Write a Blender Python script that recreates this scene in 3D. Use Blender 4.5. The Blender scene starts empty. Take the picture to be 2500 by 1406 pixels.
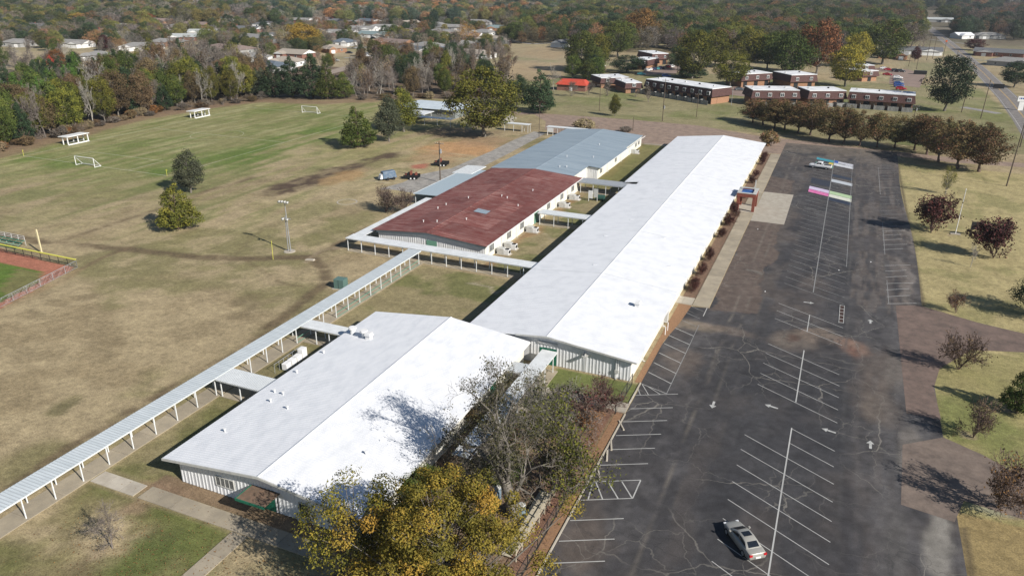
import bpy, math, random
import numpy as np
from mathutils import Vector, Matrix
R_ = math.radians
rnd = random.Random(7)
rg = np.random.default_rng(7)
S = bpy.context.scene
C = S.collection
# ------------------------------------------------------------------ camera, sky, sun, exposure
FPX, YAW, PITCH, ROLL, CAMH = 1844.9, 0.40316, 0.39357, 0.00815, 48.0
_f = np.array([-math.sin(YAW) * math.cos(PITCH), math.cos(YAW) * math.cos(PITCH), -math.sin(PITCH)])
_r0 = np.array([math.cos(YAW), math.sin(YAW), 0.0]); _u0 = np.cross(_r0, _f)
_r = _r0 * math.cos(ROLL) + _u0 * math.sin(ROLL); _u = -_r0 * math.sin(ROLL) + _u0 * math.cos(ROLL)
cd = bpy.data.cameras.new('camera'); cam = bpy.data.objects.new('camera', cd); C.objects.link(cam)
cd.sensor_width = 36; cd.lens = FPX / 2500 * 36; cd.clip_start = 0.5; cd.clip_end = 6000
M = Matrix.Identity(4)
for i in range(3):
    M[i][0] = _r[i]; M[i][1] = _u[i]; M[i][2] = -_f[i]
M[2][3] = CAMH
cam.matrix_world = M; S.camera = cam
SUN_EL, SUN_AZ = 32.5, -20.0          # azimuth counted from +X, towards +Y
w = bpy.data.worlds.new('World'); S.world = w; w.use_nodes = True
nt = w.node_tree; nt.nodes.clear()
sky = nt.nodes.new('ShaderNodeTexSky'); sky.sky_type = 'NISHITA'; sky.sun_disc = False
sky.sun_elevation = R_(SUN_EL); sky.sun_rotation = R_(90 - SUN_AZ); sky.air_density = 1.0; sky.dust_density = 0.3; sky.ozone_density = 1.8
bg = nt.nodes.new('ShaderNodeBackground'); bg.inputs[1].default_value = 0.062
wo = nt.nodes.new('ShaderNodeOutputWorld')
nt.links.new(sky.outputs[0], bg.inputs[0]); nt.links.new(bg.outputs[0], wo.inputs[0])
sd = bpy.data.lights.new('sun', 'SUN'); sd.energy = 5.0; sd.angle = R_(0.5); sd.color = (1.0, 0.945, 0.87)
so = bpy.data.objects.new('sun', sd); C.objects.link(so)
sv = Vector((math.cos(R_(SUN_AZ)) * math.cos(R_(SUN_EL)), math.sin(R_(SUN_AZ)) * math.cos(R_(SUN_EL)), math.sin(R_(SUN_EL))))
so.rotation_euler = sv.to_track_quat('Z', 'Y').to_euler(); so.location = (60, -40, 120)
S.view_settings.view_transform = 'Standard'; S.view_settings.look = 'None'
S.view_settings.exposure = 0.40; S.view_settings.gamma = 1.0; S.view_settings.use_curve_mapping = False
S.cycles.max_bounces = 5; S.cycles.diffuse_bounces = 2; S.cycles.glossy_bounces = 2; S.cycles.transparent_max_bounces = 4
S.cycles.volume_bounces = 0; S.cycles.use_denoising = True

def G(px, py, z=0.0):
    "world point at height z seen at pixel (px,py) of the 2500 px wide photograph"
    d = _f + _r * ((px - 1250) / FPX) - _u * ((py - 703) / FPX)
    t = (z - CAMH) / d[2]
    return np.array([d[0] * t, d[1] * t, z])
def depth(p): return float(np.dot(np.asarray(p, float) - np.array([0, 0, CAMH]), _f))
def PY(x, y, z):
    v = np.array([x, y, z - CAMH]); q = v @ _f
    return 703 - FPX * (v @ _u) / q
def H_of(px, py, ty):
    g = G(px, py); lo, hi = 0.0, 40.0
    for _ in range(30):
        m = (lo + hi) / 2
        if PY(g[0], g[1], m) > ty: lo = m
        else: hi = m
    return lo
# ------------------------------------------------------------------ numpy noise
def _hash(ix, iy, s):
    h = (ix.astype(np.int64) * 374761393 + iy.astype(np.int64) * 668265263 + s * 982451653) & 0xffffffff
    h = ((h ^ (h >> 13)) * 1274126177) & 0xffffffff
    return ((h ^ (h >> 16)) & 0xffff) / 65535.0
def vnoise(x, y, s=0):
    ix = np.floor(x); iy = np.floor(y); fx = x - ix; fy = y - iy
    fx = fx * fx * (3 - 2 * fx); fy = fy * fy * (3 - 2 * fy)
    a = _hash(ix, iy, s); b = _hash(ix + 1, iy, s); c = _hash(ix, iy + 1, s); d = _hash(ix + 1, iy + 1, s)
    return (a * (1 - fx) + b * fx) * (1 - fy) + (c * (1 - fx) + d * fx) * fy
def fbm(x, y, s=0, o=4):
    t = 0; a = .5; n = 0
    for k in range(o):
        t = t + a * vnoise(x, y, s + k * 17); n += a; x = x * 2.03 + 5.1; y = y * 2.03 + 1.7; a *= .55
    return t / n
def sm(a, b, x): t = np.clip((x - a) / (b - a), 0, 1); return t * t * (3 - 2 * t)
# ------------------------------------------------------------------ mesh helpers
def npmesh(name, V, F, mats=(), idx=None, smooth=False):
    V = np.asarray(V, np.float32).reshape(-1, 3); F = np.asarray(F, np.int32); k = F.shape[1]
    me = bpy.data.meshes.new(name)
    me.vertices.add(len(V)); me.vertices.foreach_set('co', V.ravel())
    me.loops.add(F.size); me.loops.foreach_set('vertex_index', F.ravel())
    me.polygons.add(len(F)); me.polygons.foreach_set('loop_start', np.arange(0, F.size, k, dtype=np.int32))
    if idx is not None: me.polygons.foreach_set('material_index', np.asarray(idx, np.int32))
    for m in mats: me.materials.append(m)
    me.polygons.foreach_set('use_smooth', np.full(len(F), smooth))
    me.update(calc_edges=True)
    return me
def link(name, me, parent=None, loc=None, rz=0, kind=None):
    o = bpy.data.objects.new(name, me); C.objects.link(o)
    if parent: o.parent = parent
    if loc is not None: o.location = loc
    if rz: o.rotation_euler = (0, 0, rz)
    if kind: o['kind'] = kind
    return o
def thing(name, label, cat, loc=(0, 0, 0), rz=0, group=None):
    o = bpy.data.objects.new(name, None); C.objects.link(o); o.location = loc; o.rotation_euler = (0, 0, rz)
    o.empty_display_size = .3
    o['label'] = label; o['category'] = cat
    if group: o['group'] = group
    return o
def tag(o, label, cat, group=None):
    o['label'] = label; o['category'] = cat
    if group: o['group'] = group
    return o
class MB:
    def __init__(s): s.v = []; s.f = []
    def poly(s, pts):
        n = len(s.v); s.v += [tuple(map(float, p)) for p in pts]; s.f.append(tuple(range(n, n + len(pts)))); return s
    def box(s, x0, x1, y0, y1, z0, z1):
        if x0 > x1: x0, x1 = x1, x0
        if y0 > y1: y0, y1 = y1, y0
        if z0 > z1: z0, z1 = z1, z0
        n = len(s.v)
        s.v += [(x0, y0, z0), (x1, y0, z0), (x1, y1, z0), (x0, y1, z0), (x0, y0, z1), (x1, y0, z1), (x1, y1, z1), (x0, y1, z1)]
        s.f += [(n, n + 3, n + 2, n + 1), (n + 4, n + 5, n + 6, n + 7), (n, n + 1, n + 5, n + 4), (n + 1, n + 2, n + 6, n + 5), (n + 2, n + 3, n + 7, n + 6), (n + 3, n, n + 4, n + 7)]
        return s
    def hexa(s, a, b):
        "solid between bottom loop a and top loop b (same count)"
        n = len(s.v); k = len(a); s.v += [tuple(map(float, p)) for p in list(a) + list(b)]
        s.f.append(tuple(n + i for i in reversed(range(k)))); s.f.append(tuple(n + k + i for i in range(k)))
        for i in range(k): j = (i + 1) % k; s.f.append((n + i, n + j, n + k + j, n + k + i))
        return s
    def tube(s, p0, p1, r0, r1=None, k=8):
        r1 = r0 if r1 is None else r1
        a = Vector(p0); b = Vector(p1); d = (b - a).normalized(); u = d.orthogonal().normalized(); v = d.cross(u)
        A = [a + (u * math.cos(2 * math.pi * i / k) + v * math.sin(2 * math.pi * i / k)) * r0 for i in range(k)]
        B = [b + (u * math.cos(2 * math.pi * i / k) + v * math.sin(2 * math.pi * i / k)) * r1 for i in range(k)]
        return s.hexa(A, B)
    def build(s, name, mat, parent=None, loc=None, rz=0, kind=None, smooth=False, bevel=0):
        me = bpy.data.meshes.new(name); me.from_pydata(s.v, [], s.f); me.materials.append(mat); me.update()
        if smooth: me.polygons.foreach_set('use_smooth', [True] * len(me.polygons))
        o = link(name, me, parent, loc, rz, kind)
        if bevel: m = o.modifiers.new('b', 'BEVEL'); m.width = bevel; m.segments = 2; m.limit_method = 'ANGLE'
        return o
def copy_tree(o, loc=None, rz=None, label=None, parent=None):
    c = o.copy(); C.objects.link(c)
    if parent: c.parent = parent
    if loc is not None: c.location = loc
    if rz is not None: c.rotation_euler = (0, 0, rz)
    if label: c['label'] = label
    for ch in o.children: copy_tree(ch, parent=c)
    return c
# ------------------------------------------------------------------ materials
def _n(t, k, **kw):
    n = t.nodes.new(k)
    for a, b in kw.items():
        if hasattr(n, a): setattr(n, a, b)
    return n
def mat(name, c1, c2=None, sc=1.0, rough=.8, metal=0, bump=0, bsc=None, rand=0, stretch=None, spec=.3, lo=.35, hi=.65):
    m = bpy.data.materials.new(name); m.use_nodes = True; t = m.node_tree; b = t.nodes['Principled BSDF']
    b.inputs['Roughness'].default_value = rough; b.inputs['Metallic'].default_value = metal
    b.inputs['Specular IOR Level'].default_value = spec
    b.inputs['Base Color'].default_value = (*c1, 1)
    if c2 is not None or bump:
        tc = _n(t, 'ShaderNodeTexCoord'); mp = _n(t, 'ShaderNodeMapping'); t.links.new(tc.outputs['Object'], mp.inputs[0])
        if stretch: mp.inputs['Scale'].default_value = stretch
        no = _n(t, 'ShaderNodeTexNoise'); no.inputs['Scale'].default_value = sc; no.inputs['Detail'].default_value = 5
        no.inputs['Roughness'].default_value = .62
        t.links.new(mp.outputs[0], no.inputs['Vector'])
        if c2 is not None:
            mr = _n(t, 'ShaderNodeMapRange'); mr.inputs[1].default_value = lo; mr.inputs[2].default_value = hi
            t.links.new(no.outputs[0], mr.inputs[0])
            mx = _n(t, 'ShaderNodeMix', data_type='RGBA'); mx.inputs[6].default_value = (*c1, 1); mx.inputs[7].default_value = (*c2, 1)
            t.links.new(mr.outputs[0], mx.inputs[0]); last = mx.outputs[2]
            if rand:
                oi = _n(t, 'ShaderNodeObjectInfo'); hs = _n(t, 'ShaderNodeHueSaturation')
                r2 = _n(t, 'ShaderNodeMapRange'); r2.inputs[3].default_value = 1 - rand; r2.inputs[4].default_value = 1 + rand
                t.links.new(oi.outputs['Random'], r2.inputs[0]); t.links.new(r2.outputs[0], hs.inputs['Value'])
                t.links.new(last, hs.inputs['Color']); last = hs.outputs[0]
            t.links.new(last, b.inputs['Base Color'])
        if bump:
            n2 = no
            if bsc: n2 = _n(t, 'ShaderNodeTexNoise'); n2.inputs['Scale'].default_value = bsc; n2.inputs['Detail'].default_value = 4; t.links.new(mp.outputs[0], n2.inputs['Vector'])
            bp = _n(t, 'ShaderNodeBump'); bp.inputs['Distance'].default_value = bump; bp.inputs['Strength'].default_value = .7
            t.links.new(n2.outputs[0], bp.inputs['Height']); t.links.new(bp.outputs[0], b.inputs['Normal'])
    return m
def leafmat(name, cols):
    "per-leaf colour from the tone attribute plus a small tree-to-tree shift"
    m = bpy.data.materials.new(name); m.use_nodes = True; t = m.node_tree; b = t.nodes['Principled BSDF']
    b.inputs['Roughness'].default_value = .75; b.inputs['Specular IOR Level'].default_value = .15
    at = _n(t, 'ShaderNodeAttribute'); at.attribute_name = 'tone'
    cr = _n(t, 'ShaderNodeValToRGB'); e = cr.color_ramp.elements
    e[0].position = 0; e[0].color = (*cols[0], 1); e[1].position = 1; e[1].color = (*cols[-1], 1)
    for i, c in enumerate(cols[1:-1]): q = e.new((i + 1) / (len(cols) - 1)); q.color = (*c, 1)
    t.links.new(at.outputs['Fac'], cr.inputs[0])
    oi = _n(t, 'ShaderNodeObjectInfo'); hs = _n(t, 'ShaderNodeHueSaturation')
    r2 = _n(t, 'ShaderNodeMapRange'); r2.inputs[3].default_value = .7; r2.inputs[4].default_value = 1.3
    r3 = _n(t, 'ShaderNodeMapRange'); r3.inputs[3].default_value = .485; r3.inputs[4].default_value = .515
    ml = _n(t, 'ShaderNodeMath', operation='MULTIPLY'); ml.inputs[1].default_value = 7.31
    fr = _n(t, 'ShaderNodeMath', operation='FRACT')
    t.links.new(oi.outputs['Random'], r2.inputs[0]); t.links.new(oi.outputs['Random'], ml.inputs[0]); t.links.new(ml.outputs[0], fr.inputs[0])
    t.links.new(fr.outputs[0], r3.inputs[0])
    t.links.new(r2.outputs[0], hs.inputs['Value']); t.links.new(r3.outputs[0], hs.inputs['Hue']); t.links.new(cr.outputs[0], hs.inputs['Color'])
    t.links.new(hs.outputs[0], b.inputs['Base Color'])
    return m
def attrmat(name, fine, famt, rough=.9, extra=None, bump=.03, streak=None):
    "surface whose broad colour patches come from the col attribute; fine grain comes from noise"
    m = bpy.data.materials.new(name); m.use_nodes = True; t = m.node_tree; b = t.nodes['Principled BSDF']
    b.inputs['Roughness'].default_value = rough; b.inputs['Specular IOR Level'].default_value = .2
    at = _n(t, 'ShaderNodeAttribute'); at.attribute_name = 'col'
    tc = _n(t, 'ShaderNodeTexCoord'); last = at.outputs['Color']
    for sc, am in zip(fine, famt):
        no = _n(t, 'ShaderNodeTexNoise'); no.inputs['Scale'].default_value = sc; no.inputs['Detail'].default_value = 5; no.inputs['Roughness'].default_value = .65
        t.links.new(tc.outputs['Object'], no.inputs['Vector'])
        mr = _n(t, 'ShaderNodeMapRange'); mr.inputs[1].default_value = .3; mr.inputs[2].default_value = .7
        mr.inputs[3].default_value = 1 - am; mr.inputs[4].default_value = 1 + am; mr.clamp = True
        t.links.new(no.outputs[0], mr.inputs[0])
        mx = _n(t, 'ShaderNodeVectorMath', operation='SCALE'); t.links.new(last, mx.inputs[0]); t.links.new(mr.outputs[0], mx.inputs['Scale']); last = mx.outputs[0]
    if extra: last = extra(t, tc, last)
    t.links.new(last, b.inputs['Base Color'])
    bp = _n(t, 'ShaderNodeBump'); bp.inputs['Distance'].default_value = bump; bp.inputs['Strength'].default_value = .6
    t.links.new(no.outputs[0], bp.inputs['Height']); t.links.new(bp.outputs[0], b.inputs['Normal'])
    return m
def set_attr(me, name, arr):
    if arr.ndim == 1:
        a = me.attributes.new(name, 'FLOAT', 'POINT'); a.data.foreach_set('value', arr.astype(np.float32))
    else:
        a = me.attributes.new(name, 'FLOAT_COLOR', 'POINT'); q = np.ones((len(arr), 4), np.float32); q[:, :3] = arr; a.data.foreach_set('color', q.ravel())
def grid_mesh(name, xs, ys, z=0.0):
    X, Y = np.meshgrid(xs, ys); nx, ny = len(xs), len(ys)
    V = np.stack([X.ravel(), Y.ravel(), np.full(X.size, z)], 1)
    i = (np.arange(ny - 1)[:, None] * nx + np.arange(nx - 1)[None, :]).ravel()
    F = np.stack([i, i + 1, i + nx + 1, i + nx], 1)
    return npmesh(name, V, F), X.ravel(), Y.ravel()
W = {
 'roofwhite': mat('white_coated_roof', (.74, .752, .772), (.63, .645, .67), sc=.5, rough=.55, bump=.02, bsc=1.2, lo=.45, hi=.75),
 'white': mat('white_paint', (.78, .78, .77), (.66, .66, .65), sc=1.5, rough=.5),
 'clad': mat('white_metal_cladding', (.66, .67, .68), (.56, .57, .58), sc=1.2, rough=.55, stretch=(1, 1, .3), lo=.4, hi=.8),
 'cream': mat('cream_wall_paint', (.74, .72, .65), (.62, .60, .53), sc=.8, rough=.6),
 'trim': mat('grey_trim', (.5, .5, .47), (.4, .4, .38), sc=2, rough=.6),
 'blueroof': mat('blue_grey_metal_roof', (.31, .37, .415), (.22, .275, .325), sc=.5, rough=.5, metal=.05, stretch=(.25, 1.6, 1), lo=.3, hi=.7),
 'bluetrim': mat('pale_blue_fascia', (.36, .43, .47), rough=.5),
 'canopy': mat('pale_metal_canopy', (.60, .65, .67), (.48, .53, .55), sc=.8, rough=.45, stretch=(.4, 2, 1)),
 'canwhite': mat('white_metal_canopy', (.72, .74, .74), (.6, .62, .62), sc=1, rough=.45),
 'rib': mat('canopy_rib_metal', (.42, .45, .47), rough=.5),
 'green': mat('green_paint', (.015, .13, .08), rough=.5),
 'ltgreen': mat('pale_green_paint', (.14, .30, .22), rough=.6),
 'dark': mat('dark_void', (.012, .014, .016), rough=.6),
 'glass': mat('window_glass', (.03, .04, .05), rough=.08, spec=.6),
 'conc': mat('concrete', (.36, .31, .23), (.27, .235, .18), sc=.5, rough=.9, bump=.01, bsc=6, rand=.1),
 'conc2': mat('pale_concrete', (.45, .41, .34), (.36, .32, .26), sc=.7, rough=.9, rand=.12),
 'brick': mat('red_brick', (.24, .075, .05), (.16, .05, .035), sc=6, rough=.85),
 'orangebrick': mat('tan_brick', (.34, .19, .11), (.24, .13, .08), sc=3, rough=.85, rand=.15),
 'mansard': mat('brown_shingle', (.105, .052, .045), (.065, .034, .032), sc=2.5, rough=.8, rand=.12),
 'flatroof': mat('white_flat_roof', (.72, .73, .74), (.45, .46, .47), sc=.25, rough=.8, lo=.42, hi=.72),
 'wood': mat('weathered_pole_wood', (.13, .10, .075), (.08, .06, .045), sc=4, rough=.9),
 'palewood': mat('pale_wood', (.45, .40, .30), rough=.8),
 'metal': mat('galvanised_metal', (.42, .43, .44), (.32, .33, .34), sc=2, rough=.4, metal=.4),
 'hvac': mat('hvac_grey_paint', (.55, .55, .52), (.44, .44, .42), sc=2, rough=.6),
 'black': mat('black_paint', (.015, .015, .017), rough=.5),
 'rubber': mat('rubber', (.02, .02, .02), rough=.8),
 'yellow': mat('yellow_plastic', (.62, .60, .10), rough=.5),
 'orange': mat('orange_paint', (.7, .12, .03), rough=.5),
 'red': mat('red_paint', (.5, .03, .03), rough=.4),
 'bark': mat('grey_bark', (.19, .17, .145), (.11, .10, .085), sc=3, rough=.95),
 'palebark': mat('pale_bark', (.34, .32, .28), (.22, .20, .17), sc=2, rough=.95, rand=.15),
 'brownbark': mat('brown_bark', (.15, .105, .085), (.10, .07, .055), sc=3, rough=.95),
 'twig': mat('grey_brown_twigs', (.21, .18, .155), (.13, .11, .10), sc=1, rough=.95, rand=.25),
 'mulch': None,
 'gravelstrip': mat('orange_brown_gravel', (.30, .175, .095), (.21, .12, .07), sc=4, rough=.95, bump=.04, bsc=8),
 'leaflitter': mat('leaf_litter', (.20, .125, .085), (.12, .08, .055), sc=2, rough=.95, bump=.05, bsc=5),
 'paint': mat('worn_white_road_paint', (.47, .47, .45), (.22, .22, .21), sc=2.2, rough=.8, lo=.45, hi=.72),
 'fadepaint': mat('faded_road_paint', (.34, .34, .33), (.14, .14, .14), sc=1.6, rough=.85, lo=.4, hi=.62),
 'yline': mat('yellow_road_paint', (.55, .36, .12), (.4, .28, .12), sc=1, rough=.8),
}
# ------------------------------------------------------------------ ground
def spaced(segs):
    out = []
    for a, b, st in segs: out += list(np.arange(a, b, st))
    return np.array(out + [segs[-1][1]])
gx = spaced([(-3200, -1200, 90), (-1200, -420, 22), (-420, -240, 4), (-240, -120, 1.4), (-120, 50, .55), (50, 130, 2), (130, 600, 16), (600, 2400, 90)])
gy = spaced([(-120, 20, 7), (20, 150, .55), (150, 290, 1.0), (290, 460, 3), (460, 1100, 12), (1100, 4200, 90)])
gme, GX, GY = grid_mesh('ground', gx, gy)
def segd(x, y, a, b):
    ax, ay, bx, by = a[0], a[1], b[0], b[1]; dx, dy = bx - ax, by - ay
    t = np.clip(((x - ax) * dx + (y - ay) * dy) / (dx * dx + dy * dy + 1e-9), 0, 1)
    return np.hypot(x - ax - t * dx, y - ay - t * dy)
def inpoly(x, y, pts):
    c = np.zeros(len(x), bool); n = len(pts)
    for i in range(n):
        (x1, y1), (x2, y2) = pts[i], pts[(i + 1) % n]
        k = ((y1 > y) != (y2 > y)) & (x < (x2 - x1) * (y - y1) / (y2 - y1 + 1e-12) + x1); c ^= k
    return c
def gp(pts): return [tuple(G(*p)[:2]) for p in pts]
x, y = GX, GY
wx = x + 5 * (fbm(x / 9, y / 9, 3) - .5) ; wy = y + 5 * (fbm(x / 9, y / 9, 9) - .5)
TAN = np.array([.325, .26, .155]); TAN2 = np.array([.225, .175, .10]); OLV = np.array([.155, .15, .06]); GRN = np.array([.085, .13, .025])
STRAW = np.array([.34, .285, .14]); DIRT = np.array([.30, .185, .10]); DARK = np.array([.08, .055, .038]); MULCH = np.array([.17, .11, .075])
col = np.zeros((len(x), 3)) + TAN
def lay(c, m):
    global col
    m = np.clip(m, 0, 1)[:, None]; col = col * (1 - m) + np.asarray(c) * m
n1 = fbm(x / 22, y / 22, 1); n2 = fbm(x / 6, y / 6, 2); n3 = fbm(x / 1.6, y / 1.6, 4, 3); nst = fbm(x / 2.2, y / 16, 5); nst2 = fbm(x / 1.0, y / 14, 6); nbr = fbm(x / 1.3, y / 3.2, 77)
lay(TAN2, .65 * sm(.45, .68, n2)); lay(OLV, .6 * sm(.47, .63, n1) * sm(.3, .6, n2)); lay(TAN * 1.12, .5 * sm(.5, .7, n3) * sm(.6, .4, n2))
# soccer field: greener, striped along its length
soc = sm(-236, -215, x) * sm(-135, -160, wx) * sm(112, 140, wy) * sm(262, 235, wy)
wide = sm(-240, -210, x) * sm(-88, -130, wx) * sm(85, 118, wy) * sm(285, 255, wy)
lay([.255, .23, .105], .85 * wide * sm(.30, .60, nst)); lay([.145, .155, .06], .7 * wide * sm(.52, .70, nst))
lay([.20, .195, .08], .85 * soc); lay([.14, .165, .05], .7 * soc * sm(.5, .66, nst)); lay([.30, .28, .14], .85 * soc * sm(.52, .70, nst2))
for (px, py, rx, ry, st) in [(80, 388, 14, 7, .7), (160, 402, 16, 6, .6), (420, 425, 12, 4, .9), (560, 395, 16, 26, .8), (700, 350, 14, 30, .8), (790, 320, 10, 26, .8), (700, 268, 12, 14, .6), (400, 350, 25, 40, .3), (860, 270, 10, 20, .5), (650, 375, 8, 20, .6)]:
    g = G(px, py); d = np.hypot((wx - g[0]) / rx, (wy - g[1]) / ry); lay([.095, .145, .028], st * .8 * sm(1.15, .35, d) * sm(.38, .58, nst))
# brown and green patches
def blob(px, py, rx, ry, c, st, z=None):
    g = G(px, py); d = np.hypot((wx - g[0]) / rx, (wy - g[1]) / ry) + .6 * (n3 - .5); lay(c, st * sm(1.15, .5, d) * ((.35 + .65 * sm(.38, .54, nbr)) if c is DARK else 1))
for (px, py, rx, ry) in [(690, 462, 3, 7), (730, 450, 3.5, 7), (765, 440, 3.5, 7), (800, 430, 3, 8), (840, 415, 3, 7), (880, 400, 2.5, 7), (930, 383, 2.5, 8), (960, 380, 2.5, 6), (815, 418, 2.5, 7), (870, 408, 2.2, 8)]:
    blob(px, py, rx * 1.3, ry * .95, DARK, .9 if px % 20 else .6)
blob(850, 428, 4, 8, [.32, .20, .09], .7); blob(820, 440, 3, 6, [.30, .20, .10], .6); blob(1120, 362, 14, 12, [.40, .235, .115], .95); blob(1060, 385, 9, 10, [.33, .215, .12], .6); blob(1180, 345, 10, 10, [.30, .2, .12], .7)
blob(1110, 325, 14, 10, [.15, .09, .06], .6)
blob(1030, 408, 2.6, 3.2, [.33, .12, .08], .9); blob(985, 470, 5, 4, [.30, .25, .13], .5); blob(1060, 395, 4, 2, [.33, .28, .15], .6)
blob(860, 540, 5, 10, OLV, .6); blob(820, 560, 7, 8, OLV, .45); blob(750, 520, 6, 10, OLV, .5)
for (px, py, rx, ry, st) in [(140, 1000, 2, 1.5, .7), (170, 985, 1.6, 1.2, .6), (150, 735, 3, 1.5, .6), (205, 725, 2.5, 1.5, .6), (60, 770, 3, 2, .5), (600, 730, 2, 3, .6), (640, 740, 1.5, 3, .5), (590, 770, 2, 2.5, .6), (90, 870, 4, 2, .3), (480, 800, 4, 5, .35), (250, 850, 4, 3, .3)]:
    blob(px, py, rx, ry, [.11, .10, .045] if py > 960 else TAN2 * .75, st)
blob(640, 900, 3, 4, [.14, .13, .06], .4); blob(870, 700, 3, 5, OLV, .2)
cy_ = inpoly(x, y, [(-64.3, 78), (-64.3, 109.5), (-42.6, 109.5), (-42.6, 84), (-57, 84), (-57, 78)]); lay([.185, .165, .075], .55 * cy_); lay([.125, .14, .045], .65 * cy_ * sm(.45, .62, n2))
cz_ = (x > -54.4) & (x < -42.6) & (y > 112) & (y < 228); lay([.19, .165, .08], .6 * cz_); lay([.12, .135, .045], .6 * cz_ * sm(.45, .6, n2)); lay(DIRT * .85, .8 * cz_ * sm(-51.5, -53.5, wx) * sm(.3, .5, n2))
lay([.155, .15, .05], .7 * ((x > -56) & (x < -42) & (y > 173) & (y < 229)))
c2_ = (x > -64.2) & (x < -57) & (y > 44) & (y < 78); lay([.155, .14, .06], .55 * c2_); lay([.105, .115, .035], .5 * c2_ * sm(.45, .65, n2))
# front lawns
fl = (x < -45.6) & (x > -64.4) & (y < 41.4); lay([.16, .14, .062], .75 * fl * sm(.35, .55, n2)); lay([.10, .12, .032], .8 * fl * sm(.5, .68, n1 * .5 + n2 * .5))
blob(220, 1390, 2, 3, [.15, .11, .07], .5); blob(380, 1355, 2.5, 3, [.085, .105, .03], .7); blob(430, 1310, 2.5, 2, [.085, .11, .03], .6); blob(330, 1370, 3, 2, [.09, .11, .03], .6); blob(50, 1340, 3, 2, [.12, .12, .045], .5); blob(345, 1235, 1.5, 1.2, [.22, .14, .1], .5)
blob(400, 1195, 4, 1.5, [.24, .155, .10], .6)
# strip along the front building
lay([.19, .13, .085], .85 * ((x > -58) & (x < -36) & (y > 43.2) & (y < 45.6)))
# wooded strip floor
ws = (x > -34) & (x < -17.9) & (y < 76.5); lay([.15, .10, .07], .9 * ws); lay([.26, .2, .13], .6 * ws * sm(.52, .7, n2)); lay([.20, .10, .07], .7 * ws * sm(-21.5, -19, wx))
gl = (x > -29) & (x < -17.9) & (y > 78) & (y < 83.5); lay([.11, .145, .035], .85 * gl); lay([.16, .12, .07], .6 * gl * sm(.5, .7, n2))
lay([.24, .20, .11], .8 * ((x > -19) & (x < -17.3) & (y < 76)))
# right-hand lawns
rl = (x > 15.5) & (y < 235) & (x < 55); lay(STRAW, .92 * rl); lay([.215, .20, .085], .65 * rl * sm(.5, .66, n2)); mow = np.sin((x * .8 + y * .6) * 2.6) + .6 * np.sin((x * .62 + y * .78) * .9); lay([.25, .21, .10], .35 * rl * sm(.3, 1.2, mow) * sm(.3, .6, n1))
rb = (x > 15.5) & (y < 112) & (x < 60); lay([.22, .20, .08], .6 * rb * sm(.42, .62, n1 + .1)); blob(2400, 1040, 6, 8, [.12, .15, .04], .6)
rc = (x > 15.5) & (y < 72) & (x < 60); lay([.255, .185, .085], .8 * rc); lay([.155, .14, .045], .5 * rc * sm(.5, .7, n2))
lay([.24, .215, .10], .8 * ((x > 52) & (y < 290) & (y > 60) & (x < 90)))
lay([.09, .07, .045], .8 * sm(.55, .15, np.abs(x - 17.0 - .5 * (n2 - .5))) * ((y > 126) & (y < 232))); lay([.09, .07, .045], .7 * sm(.6, .2, np.abs(x - 16.9 - .4 * (n2 - .5))) * (y < 70))
# lawns in front of and around the flats
al = (y > 262) & (y < 420) & (x > -150) & (x < 60); lay([.195, .18, .09], .75 * al); lay([.145, .16, .055], .75 * al * sm(.42, .62, n1)); lay([.27, .24, .13], .5 * al * sm(.5, .64, fbm(x / 16, y / 5, 12)))
blob(2200, 245 + 20, 22, 10, [.125, .155, .04], .85); blob(2420, 285, 10, 18, [.125, .15, .04], .6)
fld = inpoly(x, y, gp([(1230, 160), (1300, 118), (1375, 112), (1380, 190), (1300, 200), (1230, 190)])); lay([.33, .25, .15], .85 * fld); lay([.25, .18, .12], .5 * fld * sm(.45, .65, n1))
# neighbourhood beyond the woods
nb = sm(400, 450, y + .55 * np.abs(np.minimum(x + 120, 0)) * 0 + 0) ; lay([.30, .26, .165], .6 * nb * sm(.35, .6, n1)); lay([.21, .205, .10], .6 * nb * sm(.55, .7, n1))
nbl = ((x < -250) & (y > 180)); lay([.33, .27, .17], .8 * nbl); lay([.22, .20, .10], .6 * nbl * sm(.48, .66, n1))
# far forest floor
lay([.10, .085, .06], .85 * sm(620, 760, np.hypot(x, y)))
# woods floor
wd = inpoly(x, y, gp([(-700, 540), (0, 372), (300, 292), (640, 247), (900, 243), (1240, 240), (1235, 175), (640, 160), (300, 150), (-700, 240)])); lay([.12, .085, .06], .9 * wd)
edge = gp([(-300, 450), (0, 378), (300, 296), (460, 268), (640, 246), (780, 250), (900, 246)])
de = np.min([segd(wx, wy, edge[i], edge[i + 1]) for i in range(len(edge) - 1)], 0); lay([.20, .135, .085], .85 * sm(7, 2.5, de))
# tracks worn in the grass
def track(pts, wd_, c, st, noise=.8):
    global col
    q = gp(pts); d = np.min([segd(x + 1.2 * (n2 - .5), y + 1.2 * (n2 - .5), q[i], q[i + 1]) for i in range(len(q) - 1)], 0)
    lay(c, st * sm(wd_, wd_ * .35, d) * (1 - noise + noise * sm(.3, .55, n3 * .5 + n2 * .5)))
BR = [.125, .092, .055]
track([(0, 572), (100, 590), (230, 602), (350, 612), (480, 628), (600, 632), (700, 628), (770, 628), (840, 590), (905, 555)], 1.9, BR, .9)
track([(760, 628), (790, 655), (800, 690), (760, 720), (700, 770), (600, 840), (470, 920), (330, 1000), (180, 1090), (60, 1180), (0, 1225)], 1.6, BR, .85)
track([(520, 905), (420, 960), (300, 1035), (150, 1130), (0, 1230)], .6, BR, .6)
track([(140, 590), (250, 555), (400, 505), (520, 462), (640, 430)], .7, BR, .7)
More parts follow.
